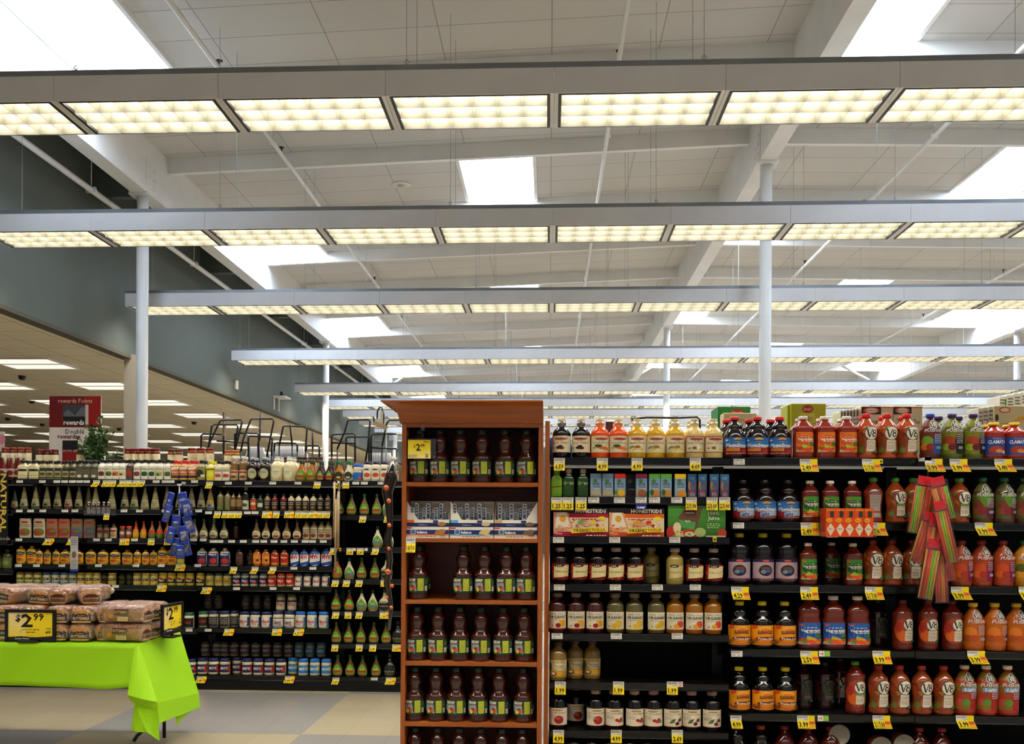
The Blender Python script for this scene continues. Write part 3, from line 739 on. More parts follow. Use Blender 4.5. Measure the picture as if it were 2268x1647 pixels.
ty('applebox', 'drink_box', 'box', 'green apple juice pouch box', 'box', 69, 124, '#1f4a1c', None, None,
   [('g', 0, 0, 1, 1, '#2f5f1c', '#4f9a34'), ('p', [(.24, .3), (.18, .62), (.32, 1), (.6, .92), (.5, .28)], '#6d4a34'), ('p', [(.22, .32), (.19, .56), (.48, .48), (.46, .24)], '#4f9a4c'), ('r', .28, .72, .48, .84, '#3a1f18'), ('t', 'nature', .38, .78, .16, .08, '#f0ead8'),
    ('e', .07, .16, .10, .20, '#b3281c'), ('e', .16, .3, .07, .18, '#e2d2a4'), ('e', .22, .1, .1, .1, '#d9c47c'), ('e', .38, .14, .12, .12, '#c8341c'), ('e', .38, .1, .09, .08, '#e8d8ac'), ('e', .56, .16, .1, .15, '#a8b86c'), ('e', .94, .14, .08, .14, '#b3381c'), ('m', 14, .02, .0, .6, .2, .035, ['#c8442c', '#a8b86c', '#e2d8b4', '#7a9a3c']),
    ('t', '100%', .79, .76, .2, .11, '#f0ead8'), ('t', 'Juice', .79, .62, .2, .13, '#f0ead8'), ('l', .68, .28, .9, .46, 3, '#a8cc8c'), ('r', .66, .0, 1, .06, '#d8c8a0'), ('t', 'Apple', .34, .52, .1, .07, '#e8f0d8')], dr=.5)
def lamb(key, desc, liq, berry, nm, lb='#e6d89c', dull=0):
    ops = [('r', 0, 0, 1, 1, berry)] + [('e', random.uniform(.03, .97), random.uniform(.03, .97), .06, .05, random.choice(['#d83c1c', '#b31f14', '#e2602c', '#8c1410'])) for i in range(26 if not dull else 0)]
    ops += [('p', [(.2, .12), (.22, .86), (.84, .92), (.80, .22)], lb), ('e', .42, .88, .19, .10, '#0f0d0f'), ('b', 'L&A', .42, .88, .2, .09, '#efe6cc'), ('t', nm, .5, .5, .52, .10, '#7a5a34')]
    ty(key, 'juice_bottle', 'bottle', desc, 'round', 80, 37.5, liq, '#a8938c', (.12, .56), ops, capr=.58, capname='lid')
lamb('pomegr', 'dark pomegranate juice bottle with beaded label', '#0d0707', '#9d1c10', 'POMEGRANATE')
lamb('cranb', 'dark cranberry juice bottle with red label', '#0d0707', '#9d1c14', 'CRANBERRY')
lamb('delight', 'dark cranberry delight juice bottle', '#0d0707', '#a02014', 'DELIGHT')
lamb('pineco', 'pale pineapple coconut juice bottle', '#b39a50', '#a8924c', 'PINEAPPLE', '#dccf8c', 1)
def cruz(key, desc, liq, f1, f2, edge):
    ops = [('r', 0, 0, 1, 1, '#e8dfc4'), ('r', 0, 0, 1, .05, edge), ('t', 'Santa Cruz', .42, .88, .55, .10, '#4f4a34', .2), ('b', 'ORGANIC', .45, .69, .78, .16, '#23301c')] + [('e', .66, .34, .16, .2, f1), ('e', .48, .22, .11, .13, f2), ('e', .25, .2, .04, .04, '#6f8c3c'), ('l', .15, .5, .6, .56, 1, '#a8946c')]
    ty(key, 'juice_bottle', 'bottle', desc, 'round', 88, 38.5, liq, '#7a6a5c', (.10, .54), ops, capr=.60, capname='lid')
cruz('orgpom', 'organic pomegranate lemonade bottle', '#43201c', '#e8a81c', '#8c1c18', '#b8281c')
cruz('orglemon', 'organic lemonade bottle', '#5d5630', '#e2b41c', '#e2b41c', '#d8b41c')
cruz('orgorange', 'organic orange mango juice bottle', '#9a6214', '#d8441c', '#e8a01c', '#c83c1c')
ty('coconutnectar', 'juice_bottle', 'bottle', 'pineapple coconut nectar bottle', 'round', 86, 38, '#8a6f3a', '#4a3a30', (.10, .54),
   [('g', 0, 0, 1, 1, '#b08a3c', '#d8c88c'), ('e', .1, .6, .12, .3, '#4f6a34'), ('e', .6, .62, .3, .2, '#e2d8ac'), ('t', 'KNUDSEN', .5, .9, .6, .1, '#8c4a24'), ('t', 'Pineapple', .6, .68, .5, .1, '#4a3a1c'), ('t', 'Coconut', .6, .56, .45, .1, '#4a3a1c'), ('e', .55, .24, .3, .14, '#e2a42c'), ('e', .3, .22, .16, .12, '#6d3f1c'), ('e', .3, .23, .1, .07, '#efe6cc')], capr=.58, capname='lid')
def just(key, desc, nm, fruit):
    ops = [('r', 0, 0, 1, 1, '#ece0c4'), ('r', 0, 0, 1, .03, '#a8281c'), ('e', .5, .88, .22, .06, '#b3905c'), ('t', 'JUST ' + nm, .48, .73, .8, .10, '#7a6f5c')] + fruit + [('l', .1, .4, .45, .62, 3, '#b9ad94')]
    ty(key, 'juice_bottle', 'bottle', desc, 'round', 86, 40, '#0b0709', '#a8867c', (.10, .54), ops, capr=.56, capname='lid')
just('justpom', 'just pomegranate juice bottle', 'POMEGRANATE', [('e', .56, .34, .19, .24, '#9d2418'), ('e', .52, .42, .08, .1, '#c84a34')])
just('justcran', 'just cranberry juice bottle', 'CRANBERRY', [('e', .56, .36, .08, .09, '#b3241c'), ('e', .68, .3, .08, .09, '#c8302c'), ('e', .74, .42, .07, .08, '#a81c18'), ('e', .8, .3, .06, .1, '#5d7a3c')])
just('justcherry', 'just black cherry juice bottle', 'BLACK CHERRY', [('p', [(.3, .2), (.4, .42), (.56, .5), (.5, .26)], '#4f6a34'), ('e', .62, .2, .09, .10, '#5d1418'), ('e', .74, .4, .09, .10, '#5d1418'), ('p', [(.6, .3), (.8, .62), (.82, .6), (.64, .28)], '#7a5a34')])
# ---- plum, vegetable and blended juices
def plum(key, desc, capc, light):
    ops = [('g', 0, 0, 1, 1, '#8c1a1c', '#a02420'), ('g', 0, .46, 1, 1, '#3f86c4', '#2763ae'), ('e', .5, .86, .14, .12, '#e8a01c'), ('e', .5, .82, .2, .05, '#2a5a9c'), ('e', .12, .84, .06, .06, '#d8dce2'), ('b', 'PlumSmart', .5, .55, .80, .19, '#f2f0ee', .1), ('l', .2, .40, .8, .44, 1, '#f2dcd8')]
    if light: ops += [('p', [(.28, .14), (.28, .36), (.72, .44), (.9, .44), (.9, .18)], '#a8bcd0'), ('b', 'Light', .42, .27, .32, .18, '#1f3f86', .2), ('l', .3, .07, .85, .11, 1, '#f0e4dc')]
    else: ops += [('r', .12, .22, .55, .36, '#d8942c'), ('l', .14, .26, .52, .32, 1, '#7a2a14'), ('e', .76, .2, .14, .12, '#b8382c'), ('l', .1, .05, .9, .12, 1, '#e2a49c')]
    ty(key, 'juice_bottle', 'bottle', desc, 'pinch', 93, 49, '#160709', capc, (.09, .50), ops, capr=.40)
plum('plum', 'purple plum juice bottle with red cap', '#cf2418', 0)
plum('plumlight', 'light plum juice bottle with dark cap', '#14161c', 1)
def veg(key, desc, shape, H, W, lab, bgc, mid, wordy, body='#8c2412', labarc=50):
    ops = [('r', 0, 0, 1, 1, bgc), ('e', .55, .58, .5, .26, mid), ('e', .2, .9, .14, .04, '#e8502c'), ('t', wordy, .52, .78, .36, .06, '#f2ead8'), ('b', 'Vegetable', .55, .66, .78, .12, '#f6efdc', .15), ('l', .4, .52, .9, .58, 1, '#e8e2c4'),
           ('p', [(.38, .1), (.42, .42), (.66, .26), (.98, .3), (1, .08)], '#a8c43c'), ('e', .25, .2, .2, .1, '#c8341c'), ('e', .12, .1, .12, .06, '#a8b86c'), ('e', .68, .14, .3, .11, '#e0702c'), ('e', .8, .42, .16, .09, '#3f7a2c'), ('m', 12, .04, .06, .96, .3, .07, ['#e8641c', '#c8341c', '#e8a02c', '#4f8a2c', '#b8c44c']), ('e', .5, .12, .12, .1, '#e2501c'), ('l', .04, .02, .5, .08, 1, '#e8e2c4')]
    ty(key, 'juice_bottle', 'bottle', desc, shape, H, W, body, '#e4d9cc', lab, ops, sup=3, dr=.9, arc=labarc, capr=.44)
veg('vegorange', 'spicy vegetable juice bottle with orange label', 'veg', 94, 45, (.15, .62), '#e2720f', '#d8501c', 'spicy hot')
veg('veggreen', 'vegetable juice bottle with green label', 'veg', 92, 38.5, (.13, .62), '#3f9a2c', '#1f4a24', 'low sodium', '#6a2216', 56)
veg('vegblue', 'large vegetable juice bottle with blue label', 'vegj', 116, 50, (.09, .50), '#1f5fae', '#1c3f8c', '100%', '#66200f', 68)
def v8mark(cu, cv, w, h, dk, lt):
    x0, x1, y0, y1 = cu - w / 2, cu + w / 2, cv - h / 2, cv + h / 2; m = x0 + w * .30
    return [('p', [(x0, y1), (x0 + w * .17, y1), (m + w * .07, y0), (m - w * .04, y0)], dk), ('p', [(m - w * .02, y0), (m + w * .05, y0), (m + w * .3, y1), (m + w * .22, y1)], dk),
            ('e', m + w * .46, cv + h * .2, w * .19, h * .22, dk), ('e', m + w * .46, cv - h * .2, w * .22, h * .28, dk), ('e', m + w * .46, cv + h * .21, w * .1, h * .12, lt), ('e', m + w * .46, cv - h * .2, w * .12, h * .16, lt)]
def v8(key, desc, capc, body, shape='waist', H=100, W=44, green=0, word='SPICY', dull=0, lab=(.1, .74), rz=0):
    k = (lambda c: c)
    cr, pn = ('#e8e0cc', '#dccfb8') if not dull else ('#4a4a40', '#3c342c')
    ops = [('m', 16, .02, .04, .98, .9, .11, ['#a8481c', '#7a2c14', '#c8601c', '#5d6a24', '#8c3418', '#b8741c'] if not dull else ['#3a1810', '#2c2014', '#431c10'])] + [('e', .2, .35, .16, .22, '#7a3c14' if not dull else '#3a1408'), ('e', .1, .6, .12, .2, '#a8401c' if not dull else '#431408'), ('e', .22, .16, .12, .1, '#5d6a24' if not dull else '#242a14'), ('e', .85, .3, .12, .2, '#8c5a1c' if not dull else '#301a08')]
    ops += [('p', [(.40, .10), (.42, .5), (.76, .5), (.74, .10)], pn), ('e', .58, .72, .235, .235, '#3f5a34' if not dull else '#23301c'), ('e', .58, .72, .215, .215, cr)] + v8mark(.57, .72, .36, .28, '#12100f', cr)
    if green: ops += [('r', .41, .44, .77, .52, '#5d8c4c' if not dull else '#2f4424')]
    ops += [('t', word, .58, .40, .26, .06, '#b8483c' if word != 'Original' else '#7a6a5c'), ('l', .45, .18, .7, .32, 3, '#a8988c'), ('e', .72, .10, .08, .05, '#2f6a4c')]
    ty(key, 'juice_bottle', 'bottle', desc, shape, H, W, body, capc, lab, ops, arc=80, capr=.42)
v8('v8hot', 'spicy tomato juice bottle with red cap', '#d31f1c', '#b0481e', word='SPICY HOT')
v8('v8low', 'low sodium tomato juice bottle with green cap', '#3f9a34', '#9d451d', H=99, W=43, green=1, word='Low Sodium')
v8('v8white', 'tomato juice bottle turned to its white back label', '#3f8c34', '#86301a', H=99, W=42)
TY['v8white'].ops = [('r', .3, .04, .75, 1, '#b0a49c'), ('l', .36, .3, .7, .95, 12, '#8a7c74'), ('r', .3, .2, .75, .27, '#a8442c')]
v8('v8red', 'tomato juice bottle with dark red cap', '#7a1f18', '#8f3a1a', word='Original')
v8('v8organic', 'dim tomato juice bottle with carrot label', '#3a1410', '#3c140d', 'veg', 108, 43, word='Original', lab=(.15, .66))
v8('v8carrot', 'tomato juice bottle with round carrot label', '#5d1714', '#6a2313', 'veg', 109, 43, word='Original', lab=(.14, .66))
TY['v8carrot'].ops = [('e', .5, .5, .48, .5, '#b3401a'), ('e', .3, .3, .2, .2, '#d8601c'), ('e', .2, .62, .14, .2, '#a8281c'), ('e', .84, .6, .1, .16, '#4f6a24')] + TY['v8carrot'].ops[4:]
v8('v8greenc', 'tomato juice bottle with bright green cap', '#3f8c2c', '#742414', 'veg', 113, 43, 1, 'Low Sodium', lab=(.14, .66))
TY['v8greenc'].ops = TY['v8carrot'].ops[:4] + TY['v8greenc'].ops[4:]
v8('v8dim', 'dim tomato juice bottle set back in shelf', '#1c1a10', '#2a0d08', 'veg', 104, 42, 1, 'Original', 1, lab=(.14, .66))  # dull flag: body, cap and label colours darkened to stand for shelf shade
v8('v8orig', 'original tomato juice bottle with red cap', '#a8241c', '#96421c', H=105, W=44, word='Original')
def fusion(key, desc, capc, body, c1, c2, splash, H=100, W=44, light=0, leaf=0):
    ops = [('g', 0, 0, 1, 1, c1, c1), ('p', [(.55, 0), (.5, .35), (.62, .7), (1, .78), (1, 0)], c2)] + [('e', .3, .36, .22, .16, splash[0]), ('e', .2, .2, .16, .1, splash[1]), ('e', .42, .2, .14, .1, splash[2])]
    if leaf: ops += [('p', [(.2, .72), (.34, .5), (.5, .3), (.72, .52), (.82, .74)], '#5f8c2c')]
    ops += [('e', .55, .86, .17, .13, '#e2dccb'), ('e', .55, .86, .15, .11, '#3a3a34')] + v8mark(.545, .86, .22, .15, '#efe9dc', '#3a3a34') + [('b', 'FUSION', .54, .68, .62, .09, '#d9d0d0', .15), ('l', .56, .3, .86, .58, 5, '#c9b9c4')]
    if light: ops += [('p', [(.28, .48), (.3, .60), (.84, .64), (.82, .52)], '#7c98b4'), ('b', 'Light', .55, .56, .4, .08, '#dfe6ee', .2)]
    else: ops += [('r', .62, .14, .84, .22, '#8ca0b8')]
    ty(key, 'juice_bottle', 'bottle', desc, 'bell', H, W, body, capc, (.12, .86), ops, arc=80, capr=.42)
fusion('fusblue', 'fruit blend juice bottle with blue cap', '#1f3fae', '#5d2414', '#6a2a18', '#1f4f9c', ['#6f9a2c', '#d8701c', '#8c2014'])
fusion('fuspurple', 'fruit blend juice bottle with purple cap', '#3c1c5d', '#5d6a1c', '#7a7a1c', '#231c24', ['#a83c1c', '#9ab82c', '#6a1424'])
fusion('fusgreen', 'green blend juice bottle with green cap', '#1f6a3c', '#5a3a24', '#56602a', '#6a2434', ['#7a3424', '#8c4c2c', '#8c1c34'], leaf=1)
fusion('fusmagenta', 'fruit blend juice bottle with magenta label', '#7a201c', '#a8401c', '#a8401c', '#8c1c4c', ['#c84a1c', '#d8601c', '#a82c1c'])
fusion('fusorange', 'orange blend juice bottle with yellow cap', '#cfae14', '#b8560f', '#b8600f', '#c05c1c', ['#d8781c', '#a8501c', '#b84a14'], H=103, W=46)
fusion('fusmango', 'mango blend juice bottle with green cap', '#1f5a34', '#b87a14', '#b8801c', '#a8741c', ['#4f5a1c', '#e2a02c', '#d88c1c'])
fusion('fuslight', 'light berry blend bottle with white cap', '#d9cbb0', '#a8301c', '#8c6a1c', '#a8241c', ['#a83c1c', '#c84a3c', '#5f8c2c'], H=107, W=46, light=1)
ty('clamato', 'juice_bottle', 'bottle', 'clam tomato juice bottle with yellow cap', 'veg', 81, 46, '#a8281a', '#e8c41c', (.10, .60),
   [('r', 0, 0, 1, 1, '#1f4a9c'), ('e', .5, .3, .34, .22, '#a83a1c'), ('e', .6, .26, .16, .1, '#d88a5c'), ('e', .82, .2, .1, .08, '#e2d8b4'), ('t', 'Picante', .52, .92, .4, .09, '#e8a42c', .2), ('b', 'CLAMATO', .52, .74, .78, .18, '#f2f0ee'), ('r', 0, 0, 1, .06, '#8c2a1c')], arc=64, capr=.48)
ty('grape', 'juice_bottle', 'bottle', 'dark grape juice bottle with yellow cap', 'vegj', 112, 49.5, '#08070b', '#b3a41c', (.08, .50),
   [('r', 0, 0, 1, 1, '#b59cab'), ('r', 0, .86, 1, 1, '#241f4a'), ('r', 0, 0, 1, .10, '#3a2444'), ('r', 0, .10, 1, .115, '#a8303c'), ('e', .5, .93, .12, .05, '#e2503c'), ('e', .5, .48, .25, .28, '#c9a83c'), ('e', .5, .48, .23, .26, '#1f1c44'), ('e', .42, .42, .09, .09, '#7a8cae'), ('e', .58, .46, .08, .1, '#4a5a8c'), ('e', .5, .58, .16, .07, '#6d4a2c'), ('l', .3, .04, .7, .07, 1, '#e8a03c')], arc=76, capr=.40)
ty('prune', 'juice_bottle', 'bottle', 'prune juice bottle with yellow label', 'pinch', 102, 49, '#0a0808', '#cdb41c', (.08, .50),
   [('r', 0, 0, 1, 1, '#e89a0f'), ('r', 0, .0, 1, .03, '#d8601c'), ('p', [(.1, .82), (.1, 1), (.3, 1), (.3, .86), (.2, .80)], '#d8441c'), ('e', .56, .78, .22, .18, '#f0a83c'), ('e', .56, .74, .16, .12, '#e87a1c'), ('b', 'SUNSWEET', .56, .68, .52, .12, '#4a1f14'), ('p', [(.3, .56), (.34, .62), (.56, .64), (.78, .62), (.82, .56), (.56, .6)], '#7a2a1c'),
    ('p', [(.24, .26), (.24, .38), (.4, .42), (.6, .43), (.8, .42), (.98, .38), (.98, .26), (.8, .30), (.6, .31), (.4, .30)], '#6a1424'), ('b', 'Prune Juice', .6, .345, .56, .10, '#f6ecdc'), ('e', .14, .2, .12, .12, '#e8721c'), ('e', .56, .14, .26, .1, '#e07a1c'), ('m', 9, .04, .06, .3, .3, .06, ['#c85a1c', '#8c3424', '#5d6a2c', '#f0b83c']), ('m', 8, .74, .05, .96, .24, .06, ['#c85a1c', '#6a2430', '#5d6a2c', '#f0b83c']), ('e', .9, .12, .08, .08, '#8c3424')], capr=.40)
ty('prunesm', 'juice_bottle', 'bottle', 'small prune juice bottle with yellow label', 'pinch', 97, 48, '#0a0808', '#cdb41c', (.07, .50), TY['prune'].ops, capr=.40)
ty('redcap', 'juice_bottle', 'bottle', 'dark juice bottle with orange red cap', 'pinch', 105, 46, '#100807', '#a83414', (.08, .5), [('r', 0, 0, 1, 1, '#8c3420')], capr=.40)
ty('redcap2', 'juice_bottle', 'bottle', 'tomato cocktail bottle with dark red cap', 'bell', 105, 46, '#4a120c', '#8c1f18', (.08, .5), [('r', 0, 0, 1, 1, '#8c3420')], capr=.40)
ty('hidjar', 'juice_bottle', 'bottle', 'dark juice bottle low on bottom shelf', 'round', 84, 38, '#0c0808', '#8c6a60', (.1, .5), [('r', 0, 0, 1, 1, '#cdbf9c')], capr=.56, capname='lid')
ty('lying', 'juice_can', 'can', 'large round can lying with pale end out', 'can', 60, 46, '#6a2a1c', '#8f8577', None, (), capr=.97, capname='can_end', mat='plastic')
# ------------------------------------------------------------------ right hand unit, products shelf by shelf
U = 'organic unit '
row(U, YR, RZ1[0], 'organic unit top shelf', [('blackcherry', [1243, 1286]), ('carrot', [1327.5, 1368.5]), ('pineapple', [1409.5, 1451, 1494]), ('pinacolada', [1537, 1579])], back=1)
row(U, YR, RZ1[1], 'organic unit second shelf', [('greenpouch', [1232]), ('darkgreen', [1259, 1290.5]), ('cocoplain', [1319]), ('cocoplain', [1345]), ('cocored', [1372]), ('cocoshade', [1396], {'dy': .09}), ('cococrimson', [1419.5]), ('cocogreen', [1448, 1474]), ('cocoyellow', [1505]), ('onecarton', [1531, 1554, 1580, 1603])])
row(U, YR, RZ1[2], 'organic unit third shelf', [('honestpink', [1286]), ('honestorange', [1407]), ('applebox', [1538])], set=.02)
row(U, YR, RZ1[3], 'organic unit fourth shelf', [('pomegr', [1241, 1283, 1323.5]), ('cranb', [1365, 1407.6]), ('pineco', [1443], {'dy': .16}), ('pineco', [1495]), ('delight', [1538, 1580.5])])
row(U, YR, RZ1[4], 'organic unit fifth shelf', [('orgpom', [1235.5, 1277, 1318.6]), ('orglemon', [1364, 1406, 1454]), ('orgorange', [1496, 1538.5, 1580])])
row(U, YR, RZ1[5], 'organic unit sixth shelf', [('coconutnectar', [1238], {'tier': 'front'}), ('coconutnectar', [1275, 1313], {'tier': 'set back', 'dy': .09})])
row(U, YR, RZ1[6], 'organic unit seventh shelf', [('justpom', [1239]), ('justpom', [1277], {'dy': .14}), ('justpom', [1321.6]), ('justcran', [1363, 1407.6, 1449.7]), ('justcherry', [1492, 1534, 1578.7])])
row(U, YR, RZ1[7], 'organic unit lowest shelf', [('hidjar', [1240, 1272, 1313, 1355, 1396, 1436, 1478, 1520, 1562])])
row(U, YR, RZ2[0], 'right unit top shelf', [('plum', [1625.5, 1675.8, 1725.6], {'back': 1, 'bx': -.02}), ('vegorange', [1777, 1825, 1873], {'back': 1, 'bx': .02}), ('v8hot', [1917, 1963, 2007], {'back': 1, 'bx': .03}), ('fusblue', [2058.5]), ('fuspurple', [2107, 2154], {'back': 1, 'bx': -.03}), ('clamato', [2199, 2245], {'back': 1, 'bx': .03})], backdy=.15)
row(U, YR, RZ2[1], 'right unit second shelf', [('plumlight', [1645, 1693.6, 1744.7]), ('veggreen', [1793, 1838, 1886.5]), ('v8white', [1933]), ('v8low', [1982]), ('v8low', [2022, 2074], {'dy': .02}), ('v8low', [2124]), ('fusgreen', [2175.5, 2223.5, 2270])])
row(U, YR, RZ2[2], 'right unit third shelf', [('grape', [1637.8, 1689.7, 1742]), ('veggreen', [1790]), ('veggreen', [1842], {'dy': .2}), ('veggreen', [1889.5]), ('v8red', [1933.5, 1975]), ('v8red', [2020, 2070], {'dy': .04}), ('fusmagenta', [2129.5, 2174, 2222]), ('fusmango', [2268])])
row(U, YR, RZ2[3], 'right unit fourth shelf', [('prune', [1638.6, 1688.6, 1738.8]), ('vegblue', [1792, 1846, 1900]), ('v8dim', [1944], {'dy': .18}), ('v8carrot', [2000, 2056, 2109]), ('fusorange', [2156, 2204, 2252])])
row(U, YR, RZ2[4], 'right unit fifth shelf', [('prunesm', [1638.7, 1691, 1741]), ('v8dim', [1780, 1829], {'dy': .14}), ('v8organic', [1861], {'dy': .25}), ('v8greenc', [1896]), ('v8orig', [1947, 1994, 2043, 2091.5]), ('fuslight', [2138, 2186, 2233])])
row(U, YR, RZ2[5], 'right unit lowest shelf', [('redcap', [1636, 1688]), ('redcap2', [1740, 1793, 1841]), ('redcap2', [2038, 2088])])
for i, (px, py) in enumerate([(1854, 1623), (1946, 1650), (1996, 1645)]):
    p = at(px, py, YR + .12); R = .068
    o = thing('juice_can', 'round can lying with grey end out, %s of three, right unit lowest shelf' % ORD[i], 'can', (p.x, YR + .12, p.z), 0, 'cans lying on the right unit lowest shelf')
    m = MB(); m.lathe([(0, R), (.16, R)], hx('#5d2a1c'), 24); m.lathe([(.16, R), (.163, R * 1.02), (.166, R * .98), (.161, R * .9)], hx('#8f8776'), 24)
    b = m.build('can_body', 'plastic', o); b.rotation_euler = (math.pi / 2, 0, 0); b.location = (0, .11, 0)
# orange boxes of hot sauce in a clear tray clipped to the rail
tray = thing('clip_tray', 'clear plastic tray of orange boxes clipped to shelf edge', 'tray', (0, 0, 0))
a = at(1818, 1189, YR - .13); b = at(1942, 1189, YR - .13)
m = MB(); x0, x1, z0 = a.x, b.x, a.z; y0, y1 = YR - .132, YR - .012
m.box(x0, y0, z0, x1, y1, z0 + .003); m.box(x0, y0, z0 + .003, x0 + .002, y1, z0 + .13); m.box(x1 - .002, y0, z0 + .003, x1, y1, z0 + .06); m.box(x0 + .002, y0, z0 + .003, x1 - .002, y0 + .002, z0 + .035); m.box(x0 + .002, y1 - .002, z0 + .003, x1 - .002, y1, z0 + .12)
m.build('tray_body', 'clear', tray)
ty('hotsauce', 'sauce_box', 'box', 'orange boxed pepper sauce', 'box', 62, 20.6, '#dd3f12', None, None,
   [('r', 0, 0, 1, 1, '#e2470f'), ('r', .42, .68, .85, .9, '#2a3a24'), ('t', 'PEPPER SAUCE', .5, .93, .8, .05, '#f2c81c'), ('e', .35, .58, .32, .07, '#f0b41c'), ('b', 'TABASCO', .35, .58, .5, .05, '#8c1c14'), ('p', [(.5, .02), (.08, .27), (.5, .48), (.92, .27)], '#e2d0b0'), ('t', 'TABASCO', .5, .27, .6, .07, '#a83a2c')], dr=2.4)
for i, px in enumerate([1838, 1859, 1880, 1901.5, 1918]):
    W = 20.6 / ppmR; p = at(px, 1188, YR - .128)
    if i == 4: p = at(1921.5, 1188, YR - .128)
    place('hotsauce', p.x, YR - .098 + .027, z0 + .0035, ppmR * 1.02, 'orange boxed pepper sauce in clear tray, %s of five from left' % ORD[i], 'orange boxes in the clear tray')
# ------------------------------------------------------------------ price tags
TAGN = {}
def ptag(px, py, Yf, kind, txt, where, skew=0, w=None, h=None, dy=0):
    """top centre of the tag at the pixel; kind w white, y yellow, l yellow with LOW PRICE, b blue, g green, s small yellow, r red"""
    s = F / Yf; W = (w or {'w': 24, 'y': 24, 'l': 38, 'b': 24, 'g': 24, 's': 8, 'r': 11}[kind]) / s
    H = (h or {'w': 12.5, 'y': 28, 'l': 28, 'b': 14, 'g': 12, 's': 10, 'r': 12}[kind]) / s
    y = Yf - .008 - dy; p = at(px, py, y); q = skew / s; tl = .28 if kind in 'yl' else .05
    z0 = -H
    def S(u, v, l):
        bend = (1 - v) if kind not in 'yl' else max(0, .6 - v) / .6
        return (-W / 2 + u * W + q * bend, -l - .012 * bend * (1 if kind in 'yl' else .3), z0 + v * H)
    m = MB()
    def back(u, v): a = S(u, v, 0); return (a[0], a[1] + .0012, a[2])
    vs = [0, .3, .6, 1]; base = '#e8e4da' if kind in 'wr' else '#f5d800'
    if kind == 'b': base = '#1f2a7a'
    if kind == 'g': base = '#8cbf4c'
    V = [S(u, v, 0) for v in vs for u in (0, 1)] + [back(u, v) for v in vs for u in (0, 1)]
    Fc = []
    for i in range(3): Fc += [(2 * i, 2 * i + 1, 2 * i + 3, 2 * i + 2), (8 + 2 * i, 8 + 2 * i + 2, 8 + 2 * i + 3, 8 + 2 * i + 1), (2 * i, 2 * i + 2, 8 + 2 * i + 2, 8 + 2 * i), (2 * i + 1, 8 + 2 * i + 1, 8 + 2 * i + 3, 2 * i + 3)]
    Fc += [(0, 8, 9, 1), (6, 7, 15, 14)]
    m.add(V, Fc, hx(base))
    ops = []
    if kind == 'w': ops = [('l', .05, .55, .85, .95, 2, '#4a4844'), ('t', txt or '2.99', .72, .25, .36, .3, '#2a2824'), ('l', .05, .1, .4, .45, 2, '#6a6864')]
    elif kind == 'r': ops = [('l', .1, .6, .9, .9, 1, '#c8281c'), ('b', '$1', .5, .35, .5, .3, '#c8281c'), ('r', 0, 0, 1, .06, '#c8281c')]
    elif kind == 'y': ops = [('r', 0, .60, 1, 1, '#e6e2d6'), ('l', .06, .78, .92, .97, 2, '#4a4844'), ('t', '5.79', .74, .68, .3, .1, '#2a2824'), ('b', txt, .5, .32, .86 if len(txt) > 4 else .76, .34, '#12100c'), ('l', .08, .03, .8, .09, 1, '#5a5030')]
    elif kind == 'l': ops = [('r', 0, .60, .62, 1, '#e6e2d6'), ('l', .04, .78, .58, .97, 2, '#4a4844'), ('t', '4.99', .5, .68, .2, .1, '#2a2824'), ('b', txt.replace('/', ' / '), .34, .32, .56 if len(txt) > 4 else .52, .36, '#12100c'), ('r', .66, .34, .98, .56, '#e8781c'), ('b', 'LOW', .82, .45, .26, .14, '#b3200f'), ('r', .66, .10, .98, .32, '#f0861c'), ('b', 'PRICE', .82, .21, .28, .12, '#fbe24a'), ('l', .06, .03, .6, .09, 1, '#5a5030')]
    elif kind == 'b': ops = [('b', 'new', .5, .4, .7, .5, '#f2f2f4')]
    elif kind == 'g': ops = [('r', 0, 0, .5, 1, '#e8e0d4'), ('l', .05, .3, .3, .7, 1, '#c8281c'), ('r', .3, .2, .36, .8, '#c8281c')]
    elif kind == 's': ops = [('r', .2, .2, .8, .7, '#2a2a14')]
    draw(m, S, ops, W, H, 1)
    kd = {'w': 'white shelf tag', 'y': 'yellow price tag', 'l': 'yellow low price tag', 'b': 'blue new tag', 'g': 'green and white tag', 's': 'tiny yellow sticker', 'r': 'small red and white tag'}[kind]
    nm = {'w': 'shelf_tag', 'b': 'new_tag', 's': 'sticker'}.get(kind, 'price_tag')
    o = m.build(nm, 'print', loc=(p.x, y, p.z))
    TAGN.setdefault((kd, txt if kind in 'yl' else '', where), []).append((p.x, o))
    return o
def finish_tags():
    for (kd, txt, where), L in TAGN.items():
        L.sort(key=lambda a: a[0]); n = len(L)
        for i, (x, o) in enumerate(L):
            t = kd + (' reading ' + txt.replace('/', ' for ') if txt else '')
            tag(o, '%s%s, %s' % (t, '' if n == 1 else ', %s from left' % ORD[i], where), 'price tag', 'tags on ' + where)
def tags(Yf, py, where, lst, skew=0):
    for it in lst:
        px, kind = it[0], it[1]; txt = it[2] if len(it) > 2 else ''
        ptag(px, py + (it[4] if len(it) > 4 else 0), Yf, kind, txt, where, it[3] if len(it) > 3 else (skew if kind in 'yl' else skew * .15))
o1 = 'organic unit '
tags(YR, 1014, o1 + 'top shelf rail', [(1239, 'y', '6.59'), (1334, 'y', '4.99'), (1411, 'y', '4.99'), (1540, 'y', '4.69')])
tags(YR, 1101, o1 + 'second shelf rail', [(1233, 'y', '1.25'), (1258, 'y', '1.25'), (1287, 'y', '1.25'), (1315, 'w', '2.19'), (1372, 'w', '2.19'), (1420, 'w', '2.19'), (1449.5, 'w', '2.19'), (1499, 'w', '2.19'), (1420, 'b', '', 0, 13), (1531, 'y', '2/3.00'), (1577, 'y', '2/3.00'), (1605, 'y', '2/3.00')])
